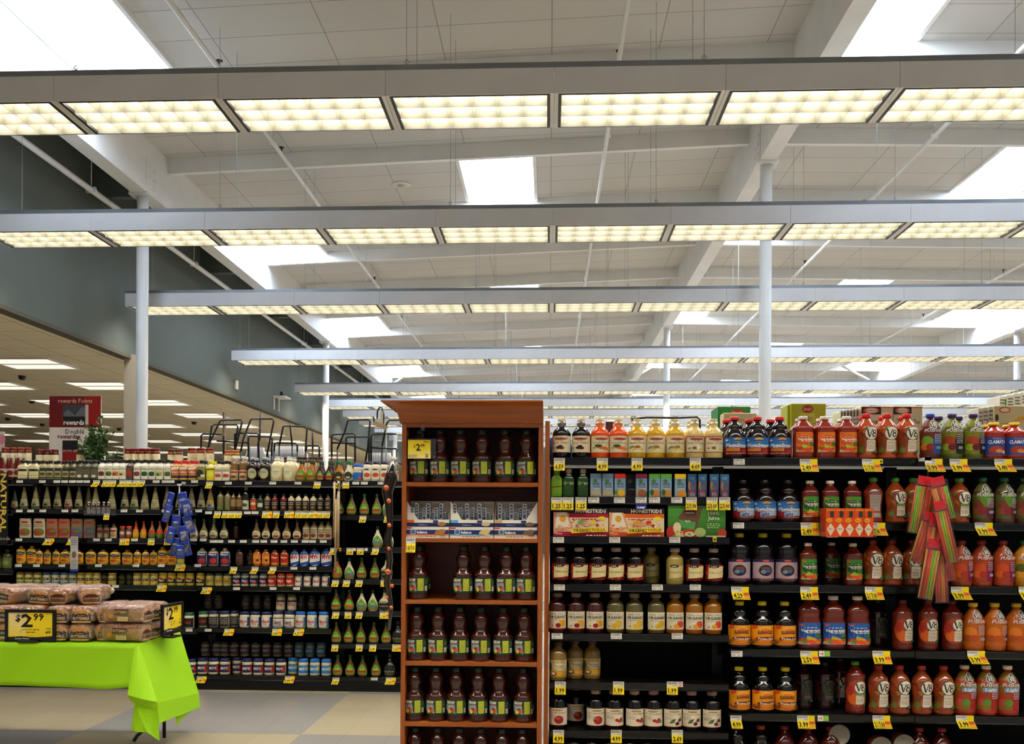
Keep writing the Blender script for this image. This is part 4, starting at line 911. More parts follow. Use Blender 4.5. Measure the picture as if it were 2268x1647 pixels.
tags(YR, 1189, o1 + 'third shelf rail', [(1237, 'w', '3.99'), (1361.5, 'w', '3.99'), (1494.5, 'w', '4.49'), (1583, 's')])
tags(YR, 1294, o1 + 'fourth shelf rail', [(1239, 'w', '7.99'), (1363, 'w', '7.99'), (1456, 'w', '3.99'), (1540, 'w', '3.99')])
tags(YR, 1402, o1 + 'fifth shelf rail', [(1234, 'w', '3.29'), (1365, 'w', '3.29'), (1500, 'w', '3.29')])
tags(YR, 1509, o1 + 'sixth shelf rail', [(1241, 'y', '1.99'), (1370, 'y', '1.99'), (1489, 'y', '1.99'), (1507, 'r')])
tags(YR, 1616, o1 + 'seventh shelf rail', [(1237, 'y', '4.99'), (1365, 'y', '4.99'), (1500, 'y', '2.69')])
o2 = 'right unit '
tags(YR, 1016, o2 + 'top shelf rail', [(1637, 'w', '4.99'), (1791, 'l', '2.49', 3), (1929, 'l', '2/7.00', 5), (1951, 's'), (2068, 'l', '3.99', 6), (2123, 'l', '3.99', 7), (2222, 'l', '3.49', 9)])
tags(YR, 1157, o2 + 'second shelf rail', [(1635.7, 'w', '4.99'), (1793, 'l', '2.49', 1), (1941, 'l', '2/7.00', 6), (2179, 'l', '3.99', 8)])
tags(YR, 1299, o2 + 'third shelf rail', [(1639, 'l', '4.29', 4), (1792, 'l', '2.49', 2), (1935, 'l', '2/7.00', 4), (2126, 'l', '3.99', 8), (2276, 'l', '3.99', 8)])
tags(YR, 1441, o2 + 'fourth shelf rail', [(1632, 'w', '4.99'), (1792, 'l', '2.59', 4), (1826, 'g'), (1952, 'l', '3.99', 4), (2162, 'l', '3.99', 9)])
tags(YR, 1584, o2 + 'fifth shelf rail', [(1630, 'y', '4.99', 3), (1785, 'l', '3.99', 2), (1823, 'g'), (1952, 'l', '2/7.00', 4), (2137, 'l', '3.99', 7)])
tags(YR - .125, 1177, 'clear tray of orange boxes', [(1843, 'w', '2.19')])
# ------------------------------------------------------------------ cartons along the top of the right hand unit
YT = YR + .72; sT = F / YT
def carton(px0, py0, px1, py1, col, ops, desc, dpt=.22, name='matzo_box', cat='box', side=None, Y=YT, base=None, grp=None):
    a = at(px0, py0, Y); b = at(px1, py1, Y); z0 = RZ2[0] if base is None else base
    W = b.x - a.x; H = a.z - z0
    m = MB(); m.rbox(-W / 2, 0, 0, W / 2, dpt, H, .003, hx(col)); o = m.build(name, 'print', loc=((a.x + b.x) / 2, Y, z0))
    f = MB(); vis = H * .0
    draw(f, plane_S(-W / 2, 0, W, H, 0), ops, W, H, 2)
    if ops: f.build('front_print', 'print', o)
    tag(o, desc, cat, grp); return o
carton(1590, 900, 1662, 960, '#1f7a2c', [('e', .6, .90, .22, .06, '#a82a1c'), ('t', "Streit's", .6, .90, .34, .05, '#f0e2b4')], 'green and red matzo carton behind the plum juice bottles', .3, Y=YT + .2)
carton(1603, 914, 1676, 965, '#e0cfa4', [('r', .02, .0, .98, .98, '#dcc898'), ('t', 'PASSOVER', .6, .86, .4, .04, '#7a6a3c'), ('e', .55, .72, .12, .05, '#b8402c')], 'cream carton in front of the green matzo carton', .15)
carton(1752, 893, 1829, 965, '#b8b81c', [('p', [(.26, .5), (.26, .84), (.68, .84), (.68, .5)], '#d4cc4c'), ('e', .48, .91, .16, .065, '#b3301c'), ('t', "Streit's", .48, .91, .24, .055, '#f0e2b4'), ('t', 'MATZOS', .48, .75, .3, .06, '#5d5a14'), ('t', 'LIGHTLY SALTED', .48, .67, .36, .04, '#a8401c')], 'yellow green matzo carton behind the orange label bottles')
for i, px in enumerate([1744, 1748.5]): carton(px, 896 + 0 * i, px + 4, 960, '#b3b326', [], 'thin yellow carton edge, %s left of the matzo carton' % ORD[i], .2, Y=YT + .03, grp='yellow carton edges')
for i, px in enumerate([1862, 1869, 1876, 1883, 1890, 1897]):
    carton(px, 908 - i * .9, px + 6.2, 960, '#dcd6c8', [('r', .1, .86, .6, .96, '#7a2a1c' if i % 2 else '#2f5a34'), ('l', .1, .5, .9, .84, 5, '#8a857a')], 'upright white carton, %s of six, left of the black emblem cartons' % ORD[i], .2, Y=YT + .02, grp='upright white cartons')
for i, (a, b) in enumerate([(1908, 1978), (1979, 2043)]):
    carton(a, 899, b, 965, '#d9c8a0', [('r', 0, .86, .62, .99, '#1a1412'), ('e', .31, .925, .26, .058, '#c8462c'), ('e', .31, .925, .2, .04, '#e8dcc0'), ('t', 'Manischewitz', .31, .925, .36, .03, '#a8281c'), ('r', .62, .97, 1, .985, '#c85a34'), ('t', 'Matzos' if i == 0 else 'Thin', .3, .74, .4, .09, '#2a241c'), ('t', 'Tea', .8, .74, .2, .07, '#2a241c')], 'cream matzo carton with black and red emblem, %s one' % ('left' if not i else 'right'), grp='emblem cartons')
for i, px in enumerate([2167, 2178, 2190]):
    carton(px, 903 - i * 2, px + 10, 960, '#ddd6c6', [('l', .1, .75, .9, .95, 3, '#6a665c'), ('r', .8, .3, 1, .8, '#d8862c')], 'white carton, %s of three, left of the orange swoosh carton' % ORD[i], .2, Y=YT + .02, grp='white cartons by the swoosh carton')
carton(2202, 898, 2300, 965, '#cdbb8c', [('e', .24, .93, .13, .05, '#c8462c'), ('e', .24, .93, .1, .035, '#e0d4b0'), ('p', [(.4, .74), (.6, .82), (.98, .84), (.98, .70), (.7, .76)], '#e09a1c'), ('e', .06, .8, .04, .06, '#2a2a24'), ('l', .15, .6, .4, .72, 3, '#8a7f5c')], 'tan carton with orange swoosh at the right edge')
for i, px in enumerate([2213, 2230, 2246, 2262]):
    carton(px, 876 - i * 3, px + 15, 958, '#e4e0d4', [('l', .15, .84, .85, .96, 3, '#5a564c')] + ([('r', .8, .78, 1, .95, '#3f9a34')] if i == 0 else []), 'tall white carton, %s of four, far back at right edge' % ORD[i], .2, Y=YT + .35, grp='tall white cartons')
a = at(1355, 930, YR + .75)
m = MB(); m.rbox(-.045, 0, 0, .06, .16, .26, .02, hx('#e2d8ca')); draw(m, plane_S(-.045, 0, .105, .26, 0), [('g', 0, 0, 1, .95, '#8c6450', '#5d2a1f'), ('r', .3, .2, .75, .6, '#c8b8a8'), ('t', 'SALT', .7, .85, .4, .06, '#cdbcae')], .105, .26, 2)
o = m.build('bag_of_flour', 'print', loc=(a.x, YR + .75, RZ1[0] + .07)); tag(o, 'brown and white paper sack behind the carrot juice bottles', 'sack')
m = MB(); m.rbox(-.2, 0, 0, .2, .18, .069, .006, hx('#a8763c')); tag(m.build('cardboard_case', 'print', loc=(a.x, YR + .74, RZ1[0])), 'low cardboard case under the brown and white sack', 'box')
for i, (px, c) in enumerate([(1238, '#1f5aa8'), (1300, '#2a66b8')]):
    a = at(px, 950, YR + .7); m = MB(); m.lathe([(0, .06), (.03, .09), (.12, .1), (.18, .08), (.21, .03)], hx(c), 16, 3, .6); m.tube([(-.04, 0, .19), (0, 0, .24), (.05, 0, .2)], .012, hx('#e8b81c'), 6)
    tag(m.build('blue_bag', 'gloss', loc=(a.x, YR + .7, RZ1[0])), 'blue shiny bag with yellow trim behind %s black cherry bottle' % ('left' if not i else 'right'), 'bag', 'blue bags')
m = MB(); Y = YR + .8; m.tube([at(1398, 928, Y), at(1432, 924, Y), at(1500, 925, Y), at(1544, 923, Y), at(1550, 930, Y), at(1550, 1012, Y)], .008, n=8); m.tube([at(1400, 930, Y), at(1398, 1012, Y)], .008, n=8)
tag(m.build('wire_rack', 'tube'), 'black wire hoop behind the pineapple juice bottles', 'rack')
# ------------------------------------------------------------------ wooden case
YC = 4.54; pc = F / YC
xa, xb = at(889.5, 1153, YC).x, at(1201.5, 1153, YC).x
CB = (RM.inverted() @ Vector((0, 0, 0)))
zt = at(1040, 891, YC).z; zc = at(1040, 931, YC).z; zr = at(1040, 946, YC).z
D = .42; sw = 9.8 / pc
case = thing('wooden_case', 'cherry wood display case of juice with curved cornice', 'case', (xa, YC, 0))
W = xb - xa
for nm, (x0, x1) in (('side_panel', (0, sw)), ('side_panel', (W - sw, W))):
    m = MB(); m.box(x0, 0, 0, x1, D, zr + .02); m.build(nm, 'wood', case)
m = MB(); m.box(sw, .004, zr, W - sw, .022, zc); m.build('top_rail', 'woodx', case)
m = MB(); n = 8; pr = [(0, 0)]
prof = [(0, zc - .012), (.012, zc - .012), (.012, zc)]
for i in range(n + 1):
    t = i / n; prof.append((.014 + .07 * (1 - math.cos(t * math.pi / 2)), zc + (zt - zc - .008) * math.sin(t * math.pi / 2)))
prof += [(.09, zt - .006), (.09, zt), (0, zt)]
# moulding swept round left, front; the right end is cut flush as in the photograph
V = []; Fc = []
for (o_, z) in prof:
    V += [(-o_, D, z), (-o_, -o_, z), (W, -o_, z)]
k = len(prof)
for i in range(k - 1):
    for j in range(2): Fc.append((i * 3 + j, i * 3 + j + 1, (i + 1) * 3 + j + 1, (i + 1) * 3 + j))
m = MB(); m.add(V, Fc); m.add([(-.09, -.09, zt), (W, -.09, zt), (W, D, zt), (-.09, D, zt)], [(0, 1, 2, 3)])
m.add([(W, -o_, z) for o_, z in prof], [tuple(range(k))]); m.add([(0, -.0, zc - .012), (W, 0, zc - .012), (W, .01, zc - .012), (0, .01, zc - .012)], [(3, 2, 1, 0)])
m.box(0, 0.001, zc - .01, W, D, zt - .002)
m.build('cornice', 'woodx', case)
m = MB(); m.box(sw, D - .012, 0, W - sw, D, zt - .004); m.build('back_panel', 'woodback', case)
CZ = [at(1045, y, YC).z for y in (1068, 1192, 1329, 1466, 1601, 1737)]
for i, z in enumerate(CZ):
    m = MB(); m.box(sw + .0005, .002, z - .019, W - sw - .0005, D - .013, z); m.build('shelf', 'woodx', case)
m = MB(); m.box(sw + .0005, .01, 0, W - sw - .0005, .03, .1); m.build('toe_board', 'woodx', case)
ty('applej', 'juice_bottle', 'bottle', 'apple juice bottle with green label', 'apple', 118, 44, '#3c150a', '#12261c', (.125, .415),
   [('r', 0, 0, 1, 1, '#1c3a1f'), ('p', [(.0, .12), (0, .8), (.42, .88), (.48, .1)], '#8aa9a8'), ('p', [(.0, .06), (.05, .3), (.45, .12), (.45, .06)], '#23502a'), ('e', .33, .34, .10, .16, '#9d1f1c'), ('e', .24, .24, .08, .13, '#e0c24c'), ('e', .40, .3, .06, .12, '#c8503c'), ('b', 'TREE TOP', .28, .84, .34, .15, '#f0ead2', .1), ('p', [(.1, .66), (.12, .72), (.46, .74), (.46, .68)], '#8c241c'),
    ('r', .52, .14, .74, .92, '#cdd23c'), ('l', .53, .18, .73, .88, 9, '#5d6a1c'), ('r', .78, .14, .90, .44, '#d8cdc4'), ('l', .79, .16, .89, .42, 6, '#5a4a4a'), ('l', .77, .55, .92, .85, 5, '#7a9a7a')], arc=80, capr=.44, neck=None)
CS = [(0, [927.5, 973, 1019, 1067, 1117, 1165], 'top'), (2, [927.5, 1026.7, 1073.7, 1122, 1166], 'third'), (3, [924.7, 971.6, 1019.6, 1066.5, 1115.7, 1162.7], 'fourth'), (4, [921, 968, 1012.8, 1061, 1107.7, 1161.5], 'fifth'), (5, [922, 972, 1020, 1068, 1115, 1160], 'lowest')]
for i, pxs, nm in CS:
    n = len(pxs)
    for k, px in enumerate(pxs):
        yc = YC + .065; p = at(px, 1153, yc)
        place('applej', p.x, yc, CZ[i], F / yc, 'apple juice bottle, %s of %s from left, %s shelf of wooden case' % (ORD[k], NUM[n], nm), 'apple juice bottles in the wooden case', random.uniform(-.12, .12))
        if i in (0, 2, 3, 4): 
            place('applej', p.x + random.uniform(-.004, .004), yc + .103, CZ[i], F / yc, 'apple juice bottle behind the %s from left, %s shelf of wooden case' % (ORD[k], nm), 'apple juice bottles in the wooden case', random.uniform(-.3, .3))
# nutrition bar boxes
for i, (a, b, acc, bar) in enumerate([(898.5, 994.5, '#e0661c', '#a8743c'), (996, 1093, '#5aa0c8', '#cdb97c'), (1094, 1190.5, '#c8a05c', '#7a5a44')]):
    Yb = YC + .02; A = at(a, 1191, Yb); B = at(b, 1191, Yb); Wb = B.x - A.x - .002; Hb = 25 / pc; cx = (A.x + B.x) / 2
    side = ['left', 'middle', 'right'][i]
    o = thing('snack_bar_box', 'lower carton of snack bars, %s stack, second shelf of wooden case' % side, 'box', (cx, Yb, CZ[1]), 0, 'cartons of snack bars')
    m = MB(); m.rbox(-Wb / 2, 0, 0, Wb / 2, .13, Hb, .002, hx('#d9d4c8')); m.build('box_body', 'print', o)
    f = MB(); draw(f, plane_S(-Wb / 2, 0, Wb, Hb, 0), [('r', 0, 0, 1, 1, '#ddd8cc'), ('r', 0, .36, 1, .74, '#1c2a66'), ('r', 0, .26, 1, .36, acc), ('e', .17, .56, .07, .26, '#a8b8cc'), ('e', .17, .56, .05, .18, '#4a6290'), ('b', 'balance', .38, .55, .24, .26, '#f2f0ee'), ('p', [(.66, .4), (.7, .66), (.84, .82), (.94, .74), (.9, .44), (.76, .34)], bar), ('e', .86, .3, .08, .1, bar), ('p', [(0, .84), (0, .96), (.14, .96), (.13, .84)], '#c8281c'), ('l', .28, .1, .7, .2, 1, '#5a564c')], Wb, Hb, 2); f.build('front_panel', 'print', o)
    h2 = 58 / pc; hb2 = 16 / pc; yo = Yb + .02; z2 = CZ[1] + Hb + .001
    o = thing('snack_bar_box', 'open upper tray of wrapped snack bars, %s stack, wooden case' % side, 'box', (cx, yo, z2), 0, 'cartons of snack bars')
    m = MB(); m.box(-Wb / 2, 0, 0, Wb / 2, .11, .002, hx('#d9d4c8')); m.box(-Wb / 2, 0, .002, Wb / 2, .002, hb2, hx('#e2ddd2')); m.box(-Wb / 2, .108, .002, Wb / 2, .11, h2, hx('#d9d4c8'))
    sgn = 1 if i < 2 else -1
    for s in (-1, 1):
        hi = h2; x = s * (Wb / 2 - .001); m.add([(x, .002, .002), (x, .108, .002), (x, .108, hi), (x, .002, hb2 + (hi - hb2) * (.3)), (x - s * .002, .002, .002), (x - s * .002, .108, .002), (x - s * .002, .108, hi), (x - s * .002, .002, hb2 + (hi - hb2) * .3)], [(0, 1, 2, 3), (7, 6, 5, 4), (0, 3, 7, 4), (3, 2, 6, 7)], hx('#e2ddd2'))
    m.build('tray', 'print', o)
    f = MB(); draw(f, plane_S(-Wb / 2, 0, Wb, hb2, 0), [('r', 0, .0, 1, .55, '#1c2450'), ('r', 0, .55, 1, .9, '#e8e2d6'), ('r', 0, .55, .18, .95, acc), ('t', 'balance', .38, .3, .2, .3, '#8a94b8'), ('e', .82, .4, .1, .3, bar), ('r', .62, .58, .74, .9, '#1c2a66')], Wb, hb2, 2)
    f.build('front_panel', 'print', o)
    # corner flaps as in the photograph
    g = MB(); xs_ = (-Wb / 2, -Wb / 2 + .055) if i < 2 else (Wb / 2, Wb / 2 - .055)
    g.add([(xs_[0], .001, hb2), (xs_[1], .001, hb2), (xs_[0], .006, h2), (xs_[0], .003, hb2), (xs_[1], .003, hb2), (xs_[0], .008, h2)], [(0, 1, 2), (5, 4, 3), (0, 2, 5, 3), (1, 4, 5, 2)], hx('#e2ddd2')); g.build('side_flap', 'print', o)
    for q in range(9):
        bx = -Wb / 2 + .024 + q * (Wb - .05) / 8; hb = h2 * (.72 + .2 * math.sin(q * 2.1 + i))
        bb = MB(); bb.rbox(-.0095, 0, 0, .0095, .05, hb, .003, hx('#c4c8ce')); draw(bb, plane_S(-.0095, 0, .019, hb, 0), [('r', .2, .35, .8, .95, '#2a3358'), ('r', .0, .0, 1, .2, acc if q % 2 else '#b8bcc4'), ('l', .35, .5, .65, .9, 3, '#c8ccd8')], .019, hb, 2)
        w_ = bb.build('snack_bar', 'gloss', loc=(cx + bx, yo + .01 + .012 * (q % 3), z2 + .0025)); w_.rotation_euler = (.10, random.uniform(-.06, .06), 0)
        tag(w_, 'foil wrapped snack bar, %s of nine from left in %s tray' % (ORD[q], side), 'snack bar', 'foil wrapped snack bars')
# hanging price card and tag
p = at(928.7, 974, YC - .02); Wc, Hc = 50.5 / pc, 41 / pc
t = thing('price_card', 'yellow 2.99 price card clipped under the case top', 'sign', (p.x, YC - .02, p.z - Hc))
m = MB(); m.box(-Wc / 2, 0, 0, Wc / 2, .0015, Hc, hx('#f2d51c')); draw(m, plane_S(-Wc / 2, 0, Wc, Hc, 0), [('g', 0, 0, 1, .5, '#f0dc8c', '#f3da2c'), ('b', '$', .29, .68, .07, .15, '#1a1408'), ('b', '2', .46, .62, .19, .34, '#1a1408'), ('b', '99', .65, .70, .19, .17, '#1a1408'), ('l', .38, .38, .64, .44, 1, '#5a4a14'), ('l', .7, .85, .95, .95, 2, '#5a4a14'), ('l', .04, .04, .4, .22, 2, '#8a7a3c'), ('b', '60', .84, .14, .12, .12, '#2a240c'), ('l', .74, .2, .95, .27, 1, '#2a240c')], Wc, Hc, 2); m.build('card', 'print', t)
m = MB(); m.box(-Wc / 2, .002, 0, Wc / 2 + .025, .0035, Hc + .006); m.build('clear_sleeve', 'clear', t)
m = MB(); m.tube([(.015, .01, Hc), (.015, .01, Hc + .05)], .003, n=6); m.box(.006, .004, Hc + .045, .024, .016, zr - (p.z - Hc) + .012); m.build('clip', 'clear', t)
o = ptag(910, 1191, YC, 'y', '10/10', 'second case shelf', 0, 21, 32); 
# ================================================================== LEFT HAND WALL OF DRESSINGS
def L(key, name, cat, desc, shape, H, W, body, cap, lab, ops, **k): ty(key, name, cat, desc, shape, H, W, body, cap, lab, ops, **k)
B, D_, J, C_ = 'dressing_bottle', 'dressing_bottle', 'mayonnaise_jar', 'bottle'
L('ketchup', 'ketchup_bottle', C_, 'red ketchup bottle with pale cap', 'oval', 58, 21, '#6a1414', '#c9b8a4', (.1, .42), [('r', 0, 0, 1, 1, '#a8a08c'), ('e', .5, .5, .3, .3, '#7a1c1c')], dr=.6)
L('bigranch', B, C_, 'square ranch bottle with dark cap', 'sq', 44, 22.5, '#cdbf94', '#191716', (.1, .6), [('r', .05, 0, .95, 1, '#d9cf9c'), ('e', .5, .76, .4, .12, '#1f2a34'), ('r', .2, .2, .8, .24, '#8a7f4c')], sup=5, dr=.7, arc=80)
for k, c, l in (('herbA', '#a89a6c', '#2c3a34'), ('herbB', '#b5a87c', '#26302c'), ('herbC', '#6d5c34', '#1f2e34')):
    L(k, B, C_, {'herbA': 'cream herb dressing bottle', 'herbB': 'pale herb dressing bottle', 'herbC': 'amber herb dressing bottle'}[k], 'sq', 43, 16, c, '#1a1614', (.08, .6), [('r', .1, 0, .9, 1, l), ('r', .2, .1, .8, .7, '#a8a47c'), ('e', .5, .4, .22, .16, '#5d4a24')], sup=4, dr=.8)
L('clearherb', B, C_, 'olive dressing bottle with small leaf label', 'sq', 44, 18, '#4f4a34', '#191716', (.08, .6), [('r', .1, 0, .9, .85, '#5d5744'), ('e', .5, .2, .1, .14, '#d9d4bc')], sup=4, dr=.8)
for k, f, fc in (('bolA', 'pomegranate', '#7a1414'), ('bolB', 'avocado', '#5d6a1c'), ('bolC', 'orange fruit', '#d8641c'), ('bolD', 'plain', '#cdbf94'), ('bolE', 'pink radish', '#8c3444'), ('bolF', 'green leaf', '#2c5a24'), ('bolG', 'lemon', '#a8a43c'), ('bolH', 'asparagus', '#4f6a2c')):
    L(k, B, C_, 'white dressing bottle with %s picture' % f, 'sq', 46, 15.5, '#ddd6c2', '#1d1a17', (.04, .62), [('r', 0, 0, 1, 1, '#e2dcca'), ('e', .55, .45, .28, .2, fc), ('e', .4, .4, .12, .1, '#3a4a24'), ('l', .2, .75, .8, .95, 2, '#8a8474')], sup=4, dr=.9, capr=.62)
L('bolX', B, C_, 'dark berry dressing bottle', 'sq', 46, 15.5, '#4a342c', '#1d1a17', (.04, .62), [('r', 0, 0, 1, 1, '#57443c'), ('e', .5, .5, .3, .2, '#a8301c')], sup=4, dr=.9, capr=.62)
L('redhot', B, C_, 'patterned dressing bottle with red cap', 'sq', 45, 17.5, '#c8904c', '#c8241c', (.03, .68), [('r', 0, 0, 1, 1, '#b87a34'), ('p', [(0, .7), (0, .9), (1, 1), (1, .85)], '#e8e0cc'), ('p', [(.1, .45), (.2, .65), (.9, .75), (.8, .5)], '#c8341c'), ('r', 0, .12, 1, .3, '#2a2a4a'), ('t', 'Wild', .5, .58, .6, .16, '#f0e8cc', .3), ('r', 0, 0, 1, .1, '#e0b43c')], sup=4, dr=.9, capr=.62)
L('newman', B, C_, 'patterned dressing bottle with black cap', 'sq', 45, 17.5, '#8c8450', '#191716', (.03, .66), [('r', 0, 0, 1, 1, '#8a844c'), ('e', .4, .5, .25, .3, '#2c2a20'), ('r', .5, .2, .9, .4, '#d8d0a0')], sup=4, dr=.9, capr=.62)
L('briannas', B, C_, 'yellow labelled dressing bottle', 'sq', 46, 18, '#cfc27a', '#cfc41c', (.03, .64), [('r', 0, 0, 1, 1, '#e0c81c'), ('e', .5, .5, .32, .2, '#d8e04c'), ('r', .1, .84, .9, .94, '#4a5a1c')], sup=4, capr=.6)
L('briwhite', B, C_, 'cream labelled dressing bottle with dark cap', 'sq', 46, 17, '#c9b990', '#1a1614', (.03, .64), [('r', 0, 0, 1, 1, '#dcd2b4'), ('e', .5, .4, .22, .14, '#a8444c'), ('l', .2, .7, .8, .9, 2, '#6a644c')], sup=4, capr=.6)
L('marie', B, C_, 'dressing bottle with white cap', 'round', 56, 17, '#7a5a34', '#dcd8cc', (.06, .45), [('r', 0, 0, 1, 1, '#c9b08c'), ('r', .1, .68, .9, .88, '#a8341c'), ('e', .5, .3, .3, .16, '#6a3f1c')], capr=.5)
L('bluedark', B, C_, 'plum coloured jug with pale label', 'jug', 54, 24, '#241318', '#a8b4c4', (.1, .56), [('e', .5, .5, .34, .46, '#b3ac74'), ('e', .5, .62, .24, .1, '#6f8ca8')], capr=.44)
L('bluewhite', B, C_, 'creamy dressing jug with pale oval label', 'jug', 56, 28, '#d6ca9f', '#a9b9cf', (.1, .56), [('e', .5, .5, .3, .44, '#ddd3a4'), ('e', .5, .62, .22, .08, '#9fb4c4'), ('t', 'MARZETTI', .5, .42, .3, .08, '#8a8a5c')], capr=.42)
def wish(key, desc, liq, acc, H=48, W=23, capc='#23451a', lb='#5d8c24'):
    L(key, B, C_, desc, 'oval', H, W, liq, capc, (.06, .60), [('p', [(.12, .02), (.04, .2), (.12, .5), (.36, .88), (.5, .96), (.64, .88), (.88, .5), (.96, .2), (.88, .02)], lb), ('p', [(.2, .3), (.3, .5), (.42, .8), (.5, .86), (.58, .8), (.7, .5), (.8, .3)], '#7cae3c'), ('p', [(.2, .30), (.2, .44), (.8, .44), (.8, .30)], acc), ('e', .5, .16, .28, .1, '#a8743c'), ('e', .5, .72, .08, .06, '#3a5a24')], dr=.6, capr=.28)
wish('italian', 'golden italian dressing bottle', '#a8641c', '#b3281c'); wish('italianred', 'deep red dressing bottle with green cap', '#3a1214', '#b3281c', 46, 21, '#1f4a24', '#2c3a24')
wish('wbrown', 'olive oil dressing bottle with green label', '#5d4a1c', '#a8281c'); wish('wwhite', 'white ranch bottle with green label', '#dcd4b4', '#4a7aa8'); wish('worange', 'orange dressing bottle with green label', '#b3641c', '#d8501c'); wish('wred', 'reddish dressing bottle with green label', '#5d2414', '#d8501c'); wish('wdim', 'dim dressing bottle with green label set back', '#3a2c14', '#5d241c', lb='#3f5f1c')  # wdim: green-label bottle with shelf-back shade put into its colours
L('smallgreen', B, C_, 'small creamy dressing bottle with green cap', 'oval', 46, 20, '#b0742c', '#1f7a3c', (.06, .6), [('e', .5, .4, .4, .36, '#26301c'), ('e', .5, .24, .2, .1, '#c8a05c')], dr=.6)
L('smallgreenw', B, C_, 'small white dressing bottle with green cap', 'oval', 46, 20, '#d8cdb0', '#1f7a3c', (.06, .6), [('e', .5, .4, .4, .36, '#26301c'), ('e', .5, .24, .2, .1, '#b8b08c')], dr=.6)
L('bluelid', 'dip_jar', 'jar', 'white dip jar with bright blue lid', 'jar', 39, 20, '#d3c9a8', '#1c5ab8', (.08, .62), [('r', 0, .0, 1, .8, '#1f6ab8'), ('e', .7, .2, .2, .14, '#d84a2c')], capr=.9, capname='lid')
L('purplecap', B, C_, 'white ranch bottle with purple cap', 'squeeze', 44, 19, '#ddd3b6', '#241c4a', (.12, .7), [('r', .1, 0, .9, 1, '#e2dac0'), ('e', .55, .36, .28, .2, '#b8442c'), ('e', .5, .84, .26, .07, '#3a3a6a')], dr=.7)
def cone(key, desc, liq, lb, acc, H=54, W=20):
    L(key, B, C_, desc, 'cone', H, W, liq, '#23201c', (.06, .42), [('r', .05, 0, .95, 1, lb), ('r', .05, 0, .95, .22, acc), ('l', .2, .5, .8, .9, 2, '#6a644c'), ('e', .5, .4, .2, .14, acc)], dr=.8)
cone('coneA', 'tall pale vinaigrette bottle with green band', '#7a7150', '#a89f74', '#2f4a2c'); cone('coneB', 'tall pale vinaigrette bottle with black band', '#6d6548', '#989068', '#23241c'); cone('coneR', 'tall vinaigrette bottle with red band', '#6d6548', '#98886a', '#6a241c')
cone('coneC', 'tall cream vinaigrette bottle', '#8a8058', '#a89f78', '#8c845c'); cone('coneS', 'short dark sauce bottle', '#2a3424', '#8a8a6c', '#5d2f24', 44, 18); cone('coneY', 'slim yellow label vinaigrette bottle', '#8a7a44', '#b39a3c', '#2a4a7a')
L('cyl', B, C_, 'slender straw coloured bottle', 'round', 45, 15, '#7a7048', '#2a2420', (.06, .5), [('r', .05, 0, .95, .3, '#5d7a2c')], capr=.5)
L('cylr', B, C_, 'slender amber bottle with cream label', 'round', 42, 13, '#5d3a1c', '#1a1614', (.06, .6), [('r', .05, 0, .95, 1, '#8a6f44'), ('r', .05, 0, .95, .3, '#4a2a1c')], capr=.5)
L('tallsilver', B, C_, 'tall bottle with silver neck and white label', 'round', 52, 15, '#1c1814', '#7a7a74', (.05, .45), [('r', 0, 0, 1, 1, '#c8c4ae'), ('e', .5, .5, .28, .2, '#3a4a24')], capr=.5)
L('orangelab', B, C_, 'round bottle with orange label', 'round', 38, 15.5, '#241a14', '#1a1614', (.06, .66), [('r', 0, 0, 1, 1, '#b3502c'), ('e', .5, .6, .28, .14, '#dcc48c')], capr=.5)
L('greenlab', B, C_, 'short bottle with dark green label', 'round', 36, 15, '#23201a', '#1a1614', (.06, .66), [('r', 0, 0, 1, 1, '#26382a'), ('r', .2, .3, .8, .7, '#c8c8ac')], capr=.5)
for k, c, d in (('kA', '#8c6f44', 'tan'), ('kR', '#7a2014', 'red'), ('kW', '#cfc298', 'cream'), ('kB', '#5d4634', 'brown')):
    L(k, B, C_, d + ' dressing bottle with dark label', 'round', 38, 14.5, c, '#201c1a', (.06, .60), [('r', .03, 0, .97, 1, '#2a211f'), ('e', .5, .28, .28, .14, '#8c6a3c'), ('l', .2, .5, .8, .9, 2, '#a89a8c')], capr=.5)
def bag(key, desc, c1, c2, acc):
    L(key, 'crouton_bag', 'bag', desc, 'sq', 45, 27, c1, None, None, (), sup=3, dr=.35, mat='wrap')
    t = TY[key]; t.lab = (.04, .96); t.arc = 82; t.ops = [('g', 0, 0, 1, 1, c1, c2), ('r', 0, .94, 1, 1, c2), ('e', .5, .84, .2, .06, '#a8281c'), ('e', .5, .3, .34, .2, acc), ('e', .4, .26, .14, .1, '#a8341c'), ('e', .6, .36, .16, .08, '#5d7a2c'), ('l', .2, .55, .8, .75, 2, '#8a7a5c')]
PR['bagp'] = [(0, .9), (.04, 1), (.5, 1), (.85, .96), (.97, .95), (1, .95)]
bag('bagA', 'pale salad topping bag', '#c9c0a4', '#b8ad90', '#8a5a34'); bag('bagB', 'pink and gold topping bag', '#a86a4c', '#9d5a44', '#8c3a34'); bag('bagC', 'brown crouton bag with blue writing', '#8a7050', '#7a6248', '#4a5f9a')
for k in ('bagA', 'bagB', 'bagC'): TY[k].shape = 'bagp'
CAPZ['bagp'] = 1
L('spice', 'spice_jar', 'jar', 'small dim bacon bits jar', 'jar', 32, 13.5, '#7a6248', '#3a3430', (.1, .7), [('r', 0, 0, 1, 1, '#a8987c'), ('r', .1, .5, .9, .9, '#8c2c24')], capr=.9, capname='lid')
L('spice2', 'spice_jar', 'jar', 'white labelled bacon bits bottle', 'round', 34, 15, '#8a6a4c', '#2a2420', (.06, .7), [('r', 0, 0, 1, 1, '#d8d0b8'), ('r', .2, .6, .8, .85, '#b3281c'), ('e', .5, .3, .3, .2, '#b8903c')], capr=.6)
